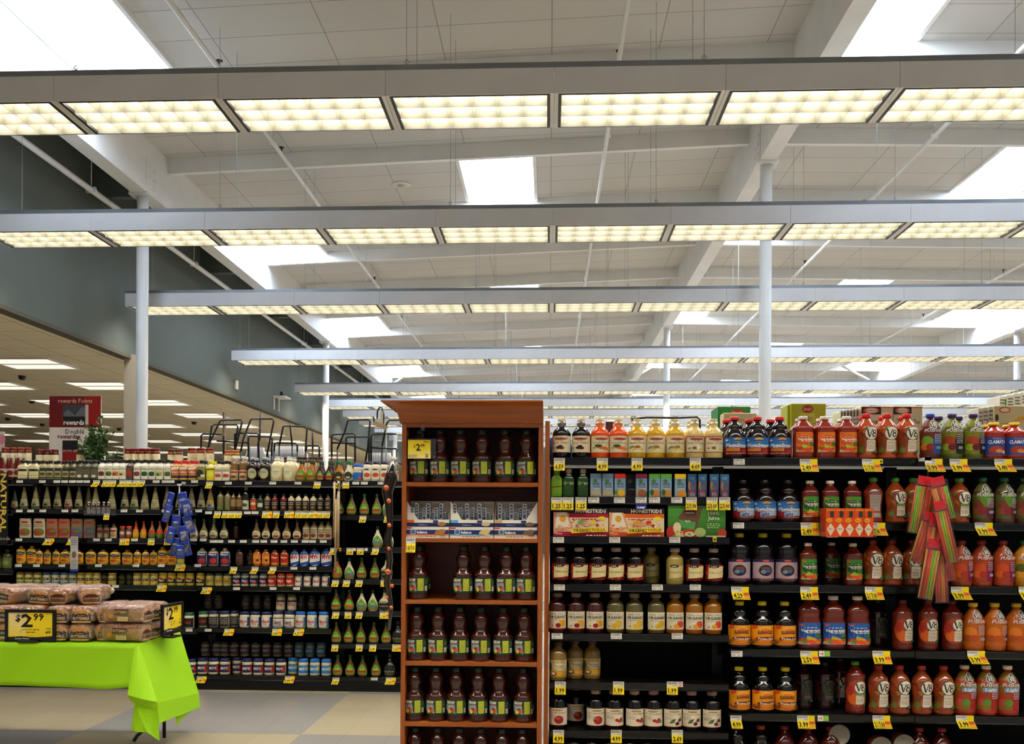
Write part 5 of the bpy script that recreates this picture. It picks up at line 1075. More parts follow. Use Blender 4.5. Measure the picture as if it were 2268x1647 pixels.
L('bacon', 'spice_jar', 'jar', 'short bacon bits jar with red lid', 'jar', 29, 13.5, '#5d241a', '#b3301c', (.1, .7), [('r', 0, 0, 1, 1, '#7a5a48'), ('e', .5, .6, .36, .2, '#cdbfa4'), ('r', 0, .0, 1, .2, '#a8301c')], capr=.9, capname='lid')
L('tabA', 'sauce_bottle', C_, 'hot sauce bottle with yellow label', 'oval', 41, 15, '#a8481c', '#a8241c', (.06, .55), [('r', .1, 0, .9, 1, '#c8a01c'), ('r', .1, .7, .9, 1, '#d8441c')], dr=.8, capr=.36)
L('tabB', 'sauce_bottle', C_, 'hot sauce bottle with green and red label', 'oval', 41, 16, '#8a5a2c', '#8c2a20', (.06, .55), [('r', .05, 0, .95, 1, '#5d7a34'), ('p', [(.05, .4), (.05, .8), (.95, .95), (.95, .6)], '#c8301c')], dr=.8, capr=.36)
def maple(key, desc, acc, liq='#6d5230', capc='#2a2420'):
    L(key, B, C_, desc, 'ball', 46, 19.5, liq, capc, (.07, .44), [('e', .5, .5, .42, .5, '#cfc19a'), ('e', .5, .28, .26, .16, acc), ('l', .3, .55, .7, .85, 2, '#7a6f4c')], dr=.75, capr=.3)
maple('mapg', 'oval vinegar bottle with green cap', '#5d5a44', '#6d6540', '#2f7a34'); maple('mapr', 'round dressing bottle with red fruit label', '#7a241c'); maple('mapb', 'round dressing bottle with dark fruit label', '#3a3424'); maple('mapo', 'round dressing bottle with brown fruit label', '#8a3f24')
L('litehouse', B, C_, 'narrow bottle with cream wrap label', 'round', 42, 16, '#8a7a50', '#2a2420', (.06, .66), [('r', 0, 0, 1, 1, '#bdb08c'), ('e', .5, .3, .3, .18, '#7a2f24'), ('l', .2, .5, .8, .9, 2, '#6a5f44')], capr=.5)
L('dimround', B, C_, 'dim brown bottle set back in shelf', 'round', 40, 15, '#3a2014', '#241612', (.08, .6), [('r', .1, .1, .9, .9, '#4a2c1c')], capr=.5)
def squeeze(key, desc, W, H, bgc, big=0):
    L(key, 'mustard_bottle', C_, desc, 'squeeze', H, W, bgc, '#b35a24', (.06, .80), [('e', .5, .5, .48, .5, '#e0a81c'), ('e', .5, .74, .40, .13, '#1f2f44'), ('l', .3, .7, .7, .78, 1, '#c8c8b0'), ('e', .5, .28, .3, .14, '#c86a24'), ('e', .45, .3, .14, .1, '#a8441c'), ('e', .6, .54, .28, .05, '#b8481c')], dr=.62, capr=.36)
squeeze('sqA', 'tall yellow squeeze bottle', 23, 41, '#c9a43c'); squeeze('sqB', 'small yellow squeeze bottle', 17, 34, '#c9a43c'); squeeze('sqC', 'wide yellow squeeze bottle', 25, 34, '#d3ab34')
L('sqD', 'mustard_bottle', C_, 'pale squeeze bottle under blue bags', 'squeeze', 33, 17, '#c9bf6c', '#a8a050', (.1, .8), [('r', .1, .5, .9, .8, '#1f2f4a'), ('e', .5, .3, .3, .2, '#d8c83c')], dr=.62)
L('mayosq', 'mayonnaise_bottle', C_, 'white mayonnaise squeeze bottle, blue label', 'squeeze', 40, 24, '#cfc7a4', '#a8a48c', (.08, .84), [('r', .08, 0, .92, 1, '#1c2a5d'), ('b', 'Mayo', .5, .76, .62, .15, '#d3d8e4'), ('e', .55, .28, .26, .2, '#b8281c')], dr=.62, capr=.4)
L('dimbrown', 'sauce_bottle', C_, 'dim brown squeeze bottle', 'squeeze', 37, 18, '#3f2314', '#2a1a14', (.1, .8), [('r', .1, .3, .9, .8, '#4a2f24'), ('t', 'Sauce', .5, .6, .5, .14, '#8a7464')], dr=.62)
L('orangesq', 'sauce_bottle', C_, 'orange sandwich spread bottle', 'squeeze', 38, 18.5, '#b35a1c', '#7a4a2c', (.1, .84), [('r', .05, .1, .95, .85, '#d8801c'), ('t', 'Sandwich', .5, .6, .7, .1, '#f0d8a0'), ('e', .6, .36, .14, .1, '#4a241c')], dr=.62)
L('redsq', 'sauce_bottle', C_, 'red sandwich spread bottle', 'squeeze', 37, 19, '#a85a24', '#7a4a2c', (.1, .84), [('r', .05, .2, .95, .85, '#a81f1c'), ('b', 'Mayo', .5, .62, .6, .16, '#f0c88c'), ('e', .5, .1, .3, .08, '#d89a3c')], dr=.62)
L('mwsq', 'mayonnaise_bottle', C_, 'white and blue whipped dressing bottle', 'squeeze', 39, 20, '#2a4a8c', '#1f3a6a', (.05, .9), [('e', .5, .5, .5, .5, '#e0ddd2'), ('p', [(.0, .0), (.0, .16), (1, .34), (1, .12)], '#1f4a9c'), ('b', 'MW', .5, .6, .66, .3, '#b81f2c'), ('p', [(.1, .9), (.2, 1), (.8, 1), (.9, .9)], '#2f6aae')], dr=.62, capr=.4)
TY['mwbig'] = TY['mwsq'].__class__(); TY['mwbig'].__dict__.update(TY['mwsq'].__dict__); TY['mwbig'].W = 25; TY['mwbig'].H = 41; TY['mwbig'].desc = 'large whipped dressing bottle'
def jar(key, desc, W, H, body, lid, lb, txt, tc, extra=(), lab=(.16, .64)):
    L(key, J, 'jar', desc, 'jar', H, W, body, lid, lab, [('r', 0, 0, 1, 1, lb)] + list(extra) + ([('b', txt, .5, .55, .56, .34, tc, .1)] if txt else []), capr=.93, capname='lid')
jar('hel', 'mayonnaise jar with dark oval label', 19, 28, '#c9b870', '#b39a34', '#cdb04c', '', '', [('e', .5, .62, .40, .26, '#1f2f44'), ('l', .3, .56, .7, .68, 1, '#c8c8b0'), ('r', 0, 0, 1, .2, '#d8a81c')])
jar('helblue', 'mayonnaise jar with blue lid', 19, 28, '#cdc49a', '#2c5f9c', '#c9bf8c', '', '', [('e', .5, .62, .40, .26, '#1f2f44'), ('l', .3, .56, .7, .68, 1, '#c8c8b0'), ('r', 0, 0, 1, .2, '#4a8cb8')])
jar('helteal', 'mayonnaise jar with teal stripe', 19, 28, '#c9b870', '#6d5f3c', '#cdb84c', '', '', [('e', .5, .66, .40, .24, '#1f2f44'), ('p', [(0, 0), (0, .3), (1, .1), (1, 0)], '#2c8c8c')])
jar('heldim', 'dim mayonnaise jar set back', 17.5, 26, '#6a5f34', '#3a3420', '#6d5a24', '', '', [('e', .5, .6, .36, .24, '#1a1f24')])  # copy of hel with shelf shade mixed into body, lid and label
jar('best', 'mayonnaise jar with black and gold label', 19.5, 29, '#cdb83c', '#b39a24', '#d8b424', 'Mayo', '#e0d8b0', [('r', .04, .1, .96, .74, '#1a2034'), ('e', .4, .86, .28, .14, '#a8301c')])
jar('tan', 'mayonnaise jar with green lid, tan label', 19, 29, '#c9bd7c', '#2c4a2c', '#a88f3c', 'Organic', '#5d4a1c')
jar('bluemayo', 'mayonnaise jar with blue tomato label', 18.5, 30, '#cfc7a4', '#5d5f74', '#1f2a5a', 'Mayo', '#d3d8e4', [('e', .68, .3, .22, .3, '#b8281c')])
jar('redmayo', 'mayonnaise jar with red lid and label', 19, 30, '#cdc09a', '#c8341c', '#b8281c', 'Mayo', '#f0d0b0', lab=(.14, .7))
jar('mw', 'whipped dressing jar with white label', 18.5, 30, '#cdc49f', '#1f2a4a', '#d6d0bc', 'Miracle', '#b8283c', [('p', [(.7, 0), (.85, .5), (.8, 1), (1, 1), (1, 0)], '#1f3a7a')], lab=(.1, .7))
jar('mwB', 'large whipped dressing jar with navy lid', 23, 36, '#cdc49f', '#1c2350', '#d9d4c4', 'Miracle', '#b8283c', [('p', [(.72, 0), (.86, .5), (.8, 1), (1, 1), (1, 0)], '#1f3a7a'), ('t', 'Whip', .45, .26, .36, .24, '#b8283c', .1)], lab=(.12, .68))
jar('mwLb', 'large whipped dressing jar with blue lid', 23, 37, '#cdc49f', '#1f66b8', '#d9d4c4', 'Miracle', '#b8283c', [('p', [(.72, 0), (.86, .5), (.8, 1), (1, 1), (1, 0)], '#3f8cc8'), ('t', 'Whip', .45, .26, .36, .24, '#b8283c', .1)], lab=(.12, .68))
jar('classic', 'wide whipped dressing jar with red writing', 24, 38, '#d3c9a4', '#1c2350', '#ded8c8', 'Classic', '#1f2a4a', [('r', 0, .9, 1, 1, '#1f2a4a'), ('b', 'Whip', .5, .3, .6, .3, '#b8202c'), ('p', [(0, 0), (0, .12), (1, .06), (1, 0)], '#3a8cb8')], lab=(.1, .62))
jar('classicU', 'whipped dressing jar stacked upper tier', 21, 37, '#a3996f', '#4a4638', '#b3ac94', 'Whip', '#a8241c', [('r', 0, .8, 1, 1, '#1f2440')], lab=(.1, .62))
jar('darkj', 'mayonnaise jar with black label', 22, 36, '#cdc49f', '#1f5a3c', '#1d1a1c', 'Sandwich', '#b3301c', lab=(.1, .66))
jar('darkn', 'mayonnaise jar turned to dark back label', 22, 37, '#c9c09a', '#242850', '#241f22', '', '', [('l', .1, .2, .8, .9, 4, '#8a8474'), ('r', .88, .1, .96, .9, '#c8c4b0')], lab=(.08, .66))
jar('mid', 'dim mayonnaise jar at shelf back', 21, 34, '#3c3624', '#1a1a1f', '#2a2620', 'Mayo', '#6a5450', lab=(.12, .66))  # mayonnaise jar colours darkened to carry the shade at the shelf back
jar('pmayo', 'mayonnaise jar with navy and red label', 23, 36, '#cdc39a', '#1c2350', '#1f2450', 'MAYO', '#e8e4dc', [('e', .86, .5, .16, .4, '#b8281c'), ('e', .1, .2, .14, .2, '#a8241c')])
jar('pblue', 'mayonnaise jar with bright blue lid', 23, 37, '#cdc39a', '#1f6ab8', '#2f7ab8', 'MAYO', '#e8e4dc', [('e', .85, .6, .12, .3, '#c8c04c')])
jar('pdim', 'dim navy label mayonnaise jar upper tier', 22.5, 34, '#6a6040', '#1a1a24', '#231f2c', 'MAYO', '#8a7f7a', [('e', .86, .4, .16, .3, '#5d1f1c')])  # pmayo copy, upper-tier shade painted into its colours
jar('pdimb', 'dim blue lid mayonnaise jar upper tier', 22.5, 34, '#6a6448', '#1f4a6a', '#24485a', 'MAYO', '#8aa0a0')  # pblue copy, likewise darkened in colour for the shade there
L('steakw', B, C_, 'steakhouse dressing bottle with white cap', 'steak', 50, 26, '#cdbf94', '#1a1614', (.04, .46), [('e', .5, .5, .46, .5, '#1d1a18'), ('t', 'Steakhouse', .5, .5, .66, .2, '#b8ac94', .3)], dr=.6, capr=.34)
L('steakb', B, C_, 'black steakhouse dressing bottle', 'steak', 52, 26, '#23201a', '#1a1614', (.04, .46), [('e', .5, .5, .46, .5, '#1d1c18'), ('t', 'Steakhouse', .5, .5, .7, .2, '#a8a08c', .3), ('e', .5, .2, .3, .1, '#4a4a24')], dr=.6, capr=.34)
SETL = .02
def lrow(z, nm, items, **k): row('L', YL, z, nm, items, set=SETL, **k)
n1 = 'far left top shelf'
LZ = LZa
lrow(LZa[0], 'far wall top shelf', [('ketchup', [5, 24, 40]), ('bigranch', [51.5, 76.5]), ('herbA', [96.5]), ('herbB', [112, 130]), ('herbC', [147, 163]), ('clearherb', [178, 193, 210]), ('bolA', [226]), ('bolB', [242]), ('bolC', [257]), ('bolD', [272.5]), ('bolX', [288.5]), ('bolE', [304.5]), ('bolF', [321, 337]), ('bolG', [354]), ('bolH', [372]), ('redhot', [389, 407.5, 426.5]), ('newman', [446.5])], back=1, backdy=.085)
lrow(LZb[0], 'far wall top shelf', [('briannas', [467.5]), ('briwhite', [485, 502]), ('marie', [519, 538]), ('bluedark', [559, 586]), ('bluewhite', [613, 641]), ('italian', [666, 688]), ('italianred', [709, 729])], back=1, backdy=.1)
lrow(LZc[0], 'far wall top shelf', [('smallgreen', [750]), ('smallgreenw', [771]), ('bluelid', [792]), ('purplecap', [812, 831, 850]), ('marie', [869])], back=1, backdy=.09)
n2 = 'far wall second shelf'
lrow(LZa[1], n2, [('coneS', [33]), ('coneA', [53.5, 79]), ('coneB', [104, 128]), ('coneR', [152]), ('coneB', [175], {'tier': 'middle'}), ('coneC', [212]), ('coneC', [196], {'dy': .09, 'tier': 'set back'}), ('coneC', [248], {'tier': 'lone'}), ('coneB', [277], {'tier': 'right'}), ('coneA', [298], {'tier': 'right'}), ('coneC', [321, 344], {'tier': 'right'}), ('coneR', [370], {'tier': 'right'}), ('coneB', [398, 424], {'tier': 'far right'})])
lrow(LZb[1], n2, [('coneB', [446], {'tier': 'rightmost'}), ('coneY', [466]), ('cyl', [488.5, 504.5]), ('cylr', [517, 530]), ('tallsilver', [544.5]), ('orangelab', [561.6]), ('greenlab', [577]), ('kA', [592.5]), ('kR', [609, 628]), ('kW', [645, 661, 677, 694]), ('kB', [710, 726.5])])
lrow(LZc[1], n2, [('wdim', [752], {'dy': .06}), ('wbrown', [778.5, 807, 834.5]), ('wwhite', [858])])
n3 = 'far wall third shelf'
lrow(LZa[2], n3, [('bagA', [57, 88]), ('bagB', [116, 143]), ('bagC', [171, 199]), ('spice', [222, 236]), ('spice2', [252.5]), ('bacon', [272, 286.5]), ('tabA', [301.5, 318.5]), ('tabB', [337, 354, 371]), ('mapg', [431], {'tier': 'left'})])
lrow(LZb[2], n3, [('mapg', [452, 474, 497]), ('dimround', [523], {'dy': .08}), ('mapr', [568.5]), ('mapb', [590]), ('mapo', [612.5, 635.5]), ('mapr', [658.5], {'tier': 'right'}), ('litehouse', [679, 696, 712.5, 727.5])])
lrow(LZc[2], n3, [('wwhite', [836.5, 861])])
n4 = 'far wall fourth shelf'
lrow(LZa[3], n4, [('sqA', [48, 71.5]), ('sqB', [88, 106, 125]), ('sqC', [146, 174, 202, 229, 256, 283]), ('sqB', [305, 323.5, 341], {'tier': 'right'}), ('sqA', [361, 382], {'tier': 'right'}), ('sqD', [401])])
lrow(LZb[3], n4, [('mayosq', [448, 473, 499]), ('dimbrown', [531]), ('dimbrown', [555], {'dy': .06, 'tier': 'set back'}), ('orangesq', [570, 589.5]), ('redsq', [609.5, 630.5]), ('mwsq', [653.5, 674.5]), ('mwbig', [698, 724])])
lrow(LZc[3], n4, [('worange', [747.7]), ('wwhite', [774.5]), ('wbrown', [802, 831]), ('steakw', [857])])
n5 = 'far wall fifth shelf'
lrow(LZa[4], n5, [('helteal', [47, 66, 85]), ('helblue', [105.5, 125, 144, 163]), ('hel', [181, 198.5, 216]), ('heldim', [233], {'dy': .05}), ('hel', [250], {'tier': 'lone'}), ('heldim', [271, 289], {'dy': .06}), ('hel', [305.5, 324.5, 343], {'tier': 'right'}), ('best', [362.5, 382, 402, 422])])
lrow(LZb[4], n5, [('best', [445], {'tier': 'last'}), ('tan', [466, 485.5, 505]), ('bluemayo', [525, 544, 563.5, 584.5]), ('redmayo', [604, 624, 643.5]), ('mw', [663, 682.5, 702.5, 722.5])])
lrow(LZc[4], n5, [('wbrown', [745.6]), ('wred', [774.5]), ('wwhite', [802, 827]), ('steakw', [853])])
n6 = 'far wall sixth shelf'
lrow(LZa[5], n6, [('darkj', [397, 421])])
lrow(LZb[5], n6, [('darkj', [452], {'tier': 'last'}), ('darkn', [475, 499], {}), ('darkn', [521], {'dy': .06, 'tier': 'set back'}), ('mwB', [544, 567.5, 592]), ('classic', [617.5, 643]), ('mwLb', [667, 692.5, 718.5])])
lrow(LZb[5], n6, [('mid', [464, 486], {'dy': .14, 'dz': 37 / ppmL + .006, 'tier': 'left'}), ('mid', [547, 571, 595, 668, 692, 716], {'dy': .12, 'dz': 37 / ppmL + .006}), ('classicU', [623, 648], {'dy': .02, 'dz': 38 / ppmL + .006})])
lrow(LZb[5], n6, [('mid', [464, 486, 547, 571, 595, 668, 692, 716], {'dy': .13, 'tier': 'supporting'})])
lrow(LZc[5], n6, [('wbrown', [746.6, 774, 801]), ('wbrown', [829.6], {'tier': 'fourth'}), ('wbrown', [857], {'tier': 'fifth'}), ('steakb', [882.5])])
n7 = 'far wall lowest shelf'
lrow(LZa[6], n7, [('pmayo', [377, 402, 426])])
lrow(LZb[6], n7, [('pmayo', [451, 475.5, 500.5], {'tier': 'left'}), ('pmayo', [528], {'dy': .08, 'tier': 'set back'}), ('pmayo', [549.5, 574.5, 599, 624.5]), ('pblue', [651], {'dy': .07, 'tier': 'set back'}), ('pblue', [674, 699.5, 725])])
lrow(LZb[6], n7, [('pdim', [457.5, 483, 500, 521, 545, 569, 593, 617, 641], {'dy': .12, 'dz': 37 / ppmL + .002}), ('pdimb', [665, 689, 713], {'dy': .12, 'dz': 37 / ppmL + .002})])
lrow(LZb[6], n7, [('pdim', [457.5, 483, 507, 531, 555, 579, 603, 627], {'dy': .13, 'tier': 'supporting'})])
lrow(LZc[6], n7, [('wbrown', [749.7, 777.6, 805, 835]), ('steakb', [865])])
# jars on the far side of the top deck
def rjar(px0, n, dx, py, c, lid, desc, h=None, Y=YL + .62, w=16):
    zb = LZb[0]; p0 = at(px0, py, Y); H = p0.z - zb; R = w / (F / Y) / 2
    key = 'rj' + desc[:6]
    me = MB(); me.lathe([(0, R * .9), (.01, R), (H - .04, R), (H - .02, R * .88)], hx(c), 16); me = me.mesh('jar_body', 'gloss')
    ml = MB(); ml.lathe([(H - .02, R * .93), (H - .018, R * .97), (H - .002, R * .97), (H, R * .9)], hx(lid), 16); ml = ml.mesh('lid', 'plastic')
    mm = MB(); mm.lathe([(H * .3, R + .001), (H - .055, R + .001)], hx('#cdb98c'), 16); mm = mm.mesh('label', 'print')
    for i in range(n):
        x = at(px0 + dx * i, py, Y).x
        o = thing('sauce_jar', '%s, %s of %s from left' % (desc, ORD[i], NUM[n]), 'jar', (x, Y, zb), 0, desc + 's'); link('jar_body', me, o); link('lid', ml, o); link('label', mm, o)
rjar(12, 4, 16.5, 991, '#7a2a14', '#a8381c', 'red salsa jar at the far left end')
rjar(88, 3, 16.8, 995, '#4a1a12', '#8c1f18', 'dark cherry jar beside the red sign')
rjar(178, 4, 15.8, 995, '#8c3a1c', '#a8281c', 'pasta sauce jar under the green plant')
rjar(284, 5, 15.6, 993, '#7a2010', '#8c1c14', 'red pickle jar in front of the near column')
rjar(380, 2, 17, 995, '#8c4a1c', '#5d2c14', 'brown relish jar right of the near column')
rjar(425, 3, 20, 992, '#9a3c14', '#8c2c14', 'tall orange sauce jar by the brown pole', w=18)
rjar(505, 2, 18, 997, '#b8782c', '#c86a24', 'small honey coloured jar near the wire racks')
rjar(630, 8, 11.5, 1012, '#6a2c1c', '#4a1c14', 'low dark lidded jar right of the coolers', w=11)
# small-sized tags of the far wall: scaled to its distance
def LT(py, where, lst):
    for it in lst:
        px, kind = it[0], it[1]; txt = it[2] if len(it) > 2 else ''; sk = it[3] if len(it) > 3 else (-3 if kind in 'yl' else 0)
        w = {'w': 15, 'y': 15, 'l': 22, 'r': 7, 's': 4, 'b': 14, 'g': 14}[kind]; h = {'w': 6, 'y': 15, 'l': 15, 'r': 7, 's': 7, 'b': 6, 'g': 6}[kind]
        ptag(px, py + (it[4] if len(it) > 4 else 0), YL, kind, txt, where, sk, w, h)
LT(1063, 'far wall top rail', [(44, 'w'), (94, 'w'), (126, 'w'), (143, 'w'), (160, 'w'), (176, 'w'), (192, 'w'), (214, 'y', '3.99', -6), (235, 'y', '2.29', -3), (250, 'y', '1.99', -2), (272, 'y', '3.99', -6), (287, 'y', '3.99', -4), (299, 'y', '3.99', -5), (314, 'y', '3.99', -5), (346, 'w'), (366, 'w'), (379, 'w'), (431, 'w')])
LT(1066.5, 'far wall top rail', [(464, 'y', '5.69', -3), (506, 'w'), (550, 'w'), (604, 'w'), (660, 'w'), (703, 'y', '2/7.00', -2), (746, 'y', '2/7.00', -1), (766, 'y', '2/7.00', 0), (788, 'w'), (807, 'w'), (844, 'w')])
LT(1128, 'far wall second rail', [(43, 'w'), (68, 'w'), (95, 'w'), (144, 'w'), (166, 'w'), (205, 'w'), (275, 'w'), (309, 'w'), (366, 'w'), (440, 'w')])
LT(1132, 'far wall second rail', [(462, 'w'), (482, 'y', '6.69', -2), (500, 'y', '6.69', -2), (514, 'y', '6.69', -2), (529, 'y', '6.69', -2), (548, 'w'), (565, 'w'), (592, 'l', '2.59', -1), (612, 'y', '2.59', -1), (641, 'l', '2.59', -1), (661, 'y', '2.59', -1), (676, 'y', '2.59', -1), (693, 'l', '2.59', -1), (709, 'y', '2.59', -1), (724, 'y', '2.59', -1)])
LT(1142, 'dressing bay second rail', [(804, 'y', '2.49', -2), (859, 'y', '2.49', -2)])
LT(1192, 'far wall third rail', [(42, 'w'), (110, 'l', '1.79', -6), (158, 'y', '1.79', -4), (214, 'w'), (240, 'w'), (276, 'l', '1.59', 0), (298, 'w'), (335, 'y', '2.99', 0), (372, 'y', '2.99', -1), (429, 'w'), (450, 'w')])
LT(1195.5, 'far wall third rail', [(472, 'w'), (487, 'w'), (513, 'w'), (539, 'w'), (566, 'w'), (584, 'w'), (607, 'w'), (629, 'w'), (652, 'w'), (676, 'w'), (692, 'w'), (716, 'w')])
LT(1213, 'dressing bay third rail', [(739, 'y', '2.49', -3), (754, 's'), (775, 'y', '2.49', 0), (785, 'r'), (798, 'y', '2.49', 0), (811, 'r'), (832, 'y', '2.49', -3)])
LT(1249, 'far wall fourth rail', [(41, 'w'), (81, 'w'), (137, 'w'), (218, 'w'), (301, 'w'), (357, 'w'), (400, 'l', '2.49', -2), (438, 'w')])
LT(1255, 'far wall fourth rail', [(518, 'y', '2.49', -3), (565, 'y', '3.49', -5), (605, 'y', '3.49', -5), (651, 'w'), (693, 'w')])
LT(1284, 'dressing bay fourth rail', [(743, 'y', '2.49', -2), (768, 'y', '2.49', -2), (796, 'y', '2.49', -2), (854, 'l', '2/4.00', 0)])
LT(1295, 'far wall fifth rail', [(40, 'w'), (98, 'w'), (179, 'w'), (256, 'w'), (359, 'l', '2.29', -2)])
LT(1300, 'far wall fifth rail', [(459, 'l', '2.29', -4), (524, 'w'), (605, 'w'), (657, 'w')])
LT(1354.5, 'dressing bay fifth rail', [(744, 'y', '2.49', -2), (771, 'y', '2.49', 0), (796, 'y', '2.49', -2), (852, 'l', '2/4.00', 0)])
LT(1392, 'far wall sixth rail', [(419, 'w'), (461, 'w'), (508, 'l', '4.29', -3), (614, 'l', '2.49', -1), (663, 'l', '4.29', -3)])
LT(1427, 'dressing bay sixth rail', [(742, 'y', '2.49', -1), (796, 'y', '2.49', -1), (826, 'y', '2.49', -1), (880, 'l', '2/4.00', -1)])
LT(1497, 'far wall lowest rail', [(447, 'l', '3.99', -4), (642, 'l', '3.99', -3)])
LT(1500, 'dressing bay lowest rail', [(744, 'y', '2.49', -3), (829, 'w'), (866, 'l', '2/4.00', -3)])
finish_tags()
# ------------------------------------------------------------------ natural foods sign and its shelf
def flat_sign(name, cat, label, px0, py0, px1, py1, Y, col, ops, thick=.006, parent=None, mat='print'):
    a, b = at(px0, py0, Y), at(px1, py1, Y); W = abs(b.x - a.x); H = abs(a.z - b.z)
    m = MB(); m.box(-W / 2, 0, 0, W / 2, thick, H, hx(col)); draw(m, plane_S(-W / 2, 0, W, H, 0), ops, W, H, 2)
    return tag(m.build(name, mat, loc=((a.x + b.x) / 2, Y, min(a.z, b.z))), label, cat)
flat_sign('vertical_sign', 'sign', 'black vertical sign with yellow letters at the left edge', -8, 1046, 17, 1206, YL - .03, '#0f0e0d',
          [('b', 'NATURAL', .62, .58, 4.9, .08, '#d6b44c', 0, -math.pi / 2), ('t', 'Foods', .66, .09, 0, .05, '#b8b0a0', .2)])
ty('natj', 'condiment_jar', 'jar', 'dim olive jar by the natural foods sign', 'round', 46, 22, '#4a4424', '#2a2420', (.1, .6), [('r', 0, 0, 1, 1, '#5d6a34'), ('e', .5, .5, .3, .2, '#8a8a4c')], capr=.6)
zz = zs(10, [1062, 1130, 1196, 1262, 1330, 1400, 1490], YL)
row('L', YL, zz[3], 'leftmost lower shelf', [('natj', [-4, 18])], set=SETL)
# ------------------------------------------------------------------ clip strips and hanging packs in front of the far wall
def clip(px, py, Y, name, label, length, col='whitepaint'):
    t = thing(name, label, 'hook', at(px, py, Y), 0); L_ = Y
    yb = (YL if Y > 7.4 else YR) - .01 - Y
    m = MB(); m.box(-.02, 0, -.004, .02, yb, .016); m.box(-.02, 0, -.02, .02, .008, .016); m.build('clip_arm', 'whitepaint', t)
    m = MB(); m.tube([(0, .004, -.015), (0, .004, -length)], .004, n=6); m.build('strip', 'clear' if col == 'clear' else col, t); return t
YH = YL - .12
clip(397, 1070, YH, 'clip_strip', 'white shelf clip holding the blue foil bags', .70)
pb = [(381, 1090, 16, 50, -.28), (403, 1090, 26, 46, .16), (377, 1118, 15, 40, -.3), (409, 1106, 20, 38, .24), (391, 1140, 22, 44, -.06), (412, 1142, 20, 40, .30), (382, 1166, 16, 38, -.22), (404, 1164, 22, 42, .2), (390, 1190, 20, 40, -.15), (409, 1192, 18, 40, .3), (399, 1206, 20, 30, .02)]
for i, (px, py, w, h, r) in enumerate(pb):
    s = F / YH; W, H = w / s, h / s
    p = at(px, py, YH - .018 - .013 * (i % 4)); o = thing('foil_bag', 'blue foil snack bag on the clip strip, %s of eleven from top' % ORD[i], 'bag', p, 0, 'blue foil bags hanging from the shelf clip')
    o.rotation_euler = (0, -r, random.uniform(-.4, .4))
    m = MB(); m.lathe([(-H, .08 * 0 + W * .46), (-H + .012, W * .5), (-H * .5, W * .52), (-.012, W * .48), (0, W * .44)], hx('#1437a8'), 14, 2.6, .14); m.build('bag_body', 'wrap', o)
    m = MB(); draw(m, plane_S(-W * .36, -H * .78, W * .72, H * .5, -W * .085), [('r', 0, 0, 1, 1, '#5d6474'), ('p', [(0, .1), (0, .4), (1, .8), (1, .5)], '#8c97ac'), ('t', 'SALAD', .5, .85, .8, .2, '#dfe4f0'), ('r', .6, .05, .95, .25, '#8c2c34')] if i % 2 else [('r', 0, 0, 1, .6, '#4f5668'), ('t', 'MIX', .5, .8, .6, .22, '#dfe4f0')], W, H, 1); m.build('bag_print', 'print', o)
flat_sign('recipe_strip', 'card', 'narrow white hanging card in front of mayonnaise jars', 156, 1188, 172, 1265, YL - .09, '#b9b4b4', [('r', 0, 0, 1, .07, '#2c4a9c'), ('l', .1, .75, .9, .97, 4, '#7a7478'), ('e', .5, .48, .3, .1, '#6d5f44'), ('l', .15, .1, .85, .34, 6, '#8a868a')])
rs_ = bpy.data.objects['recipe_strip']; m = MB(); m.box(-.004, .0, .33, .004, .082, .336); m.build('card_holder', 'clear', rs_)
# little clear tray of bottles clipped to second rail
t = thing('clip_tray', 'small clear tray of mini bottles clipped to far wall rail', 'tray', (0, 0, 0)); a, b = at(186, 1141, YL - .12), at(258, 1141, YL - .12)
m = MB(); m.box(a.x, YL - .13, a.z, b.x, YL - .012, a.z + .003); m.box(a.x, YL - .13, a.z, b.x, YL - .128, a.z + .05); m.build('tray_body', 'clear', t)
ty('mini', 'mini_bottle', 'bottle', 'tiny dark sauce bottle', 'round', 30, 9, '#3a1f1c', '#c8c4bc', (.1, .6), [('r', 0, 0, 1, 1, '#7a6f6a')], capr=.6)
for i, px in enumerate([197, 208, 219, 230, 240]): p = at(px, 1140, YL - .07); place('mini', p.x, YL - .07, a.z + .0035, ppmL, 'tiny dark sauce bottle in clear tray, %s of five from left' % ORD[i], 'tiny bottles in the clear tray')
p = at(236, 1136, YL - .14); 
ptag(236, 1137, YL - .135, 'y', '3.99', 'clear tray', 0, 13, 14); finish_tags_more = TAGN.pop(('yellow price tag', '3.99', 'clear tray')); tag(finish_tags_more[0][1], 'yellow price tag reading 3.99 on the small clear tray', 'price tag')
# tan dangling strips at the start of the dressing bay
clip(742, 1068, YH, 'clip_strip', 'white shelf clip holding the tan tubes', .2)
for i, (x0, y0, x1, y1, w) in enumerate([(741, 1066, 739, 1188, 4), (745, 1105, 742, 1262, 5), (750, 1088, 749, 1212, 5.5)]):
    Y = YH - .01 - .015 * i; a, b = at(x0, y0, Y), at(x1, y1, Y); m = MB(); m.tube([a, b], w / (F / Y) / 2, hx('#b59a74'), 10); m.tube([a, (a.x, YL - .006, LZc[0] - .02)], .0015, hx('#c8c4bc'), 5); m.tube([b, b + Vector((0, 0, -.02))], w / (F / Y) / 2 * 1.05, hx('#8c241c'), 10)
    tag(m.build('wooden_skewer_tube', 'print'), 'long tan tube hanging by the dressing bay, %s of three from left' % ORD[i], 'tube', 'tan tubes hanging from the clip')
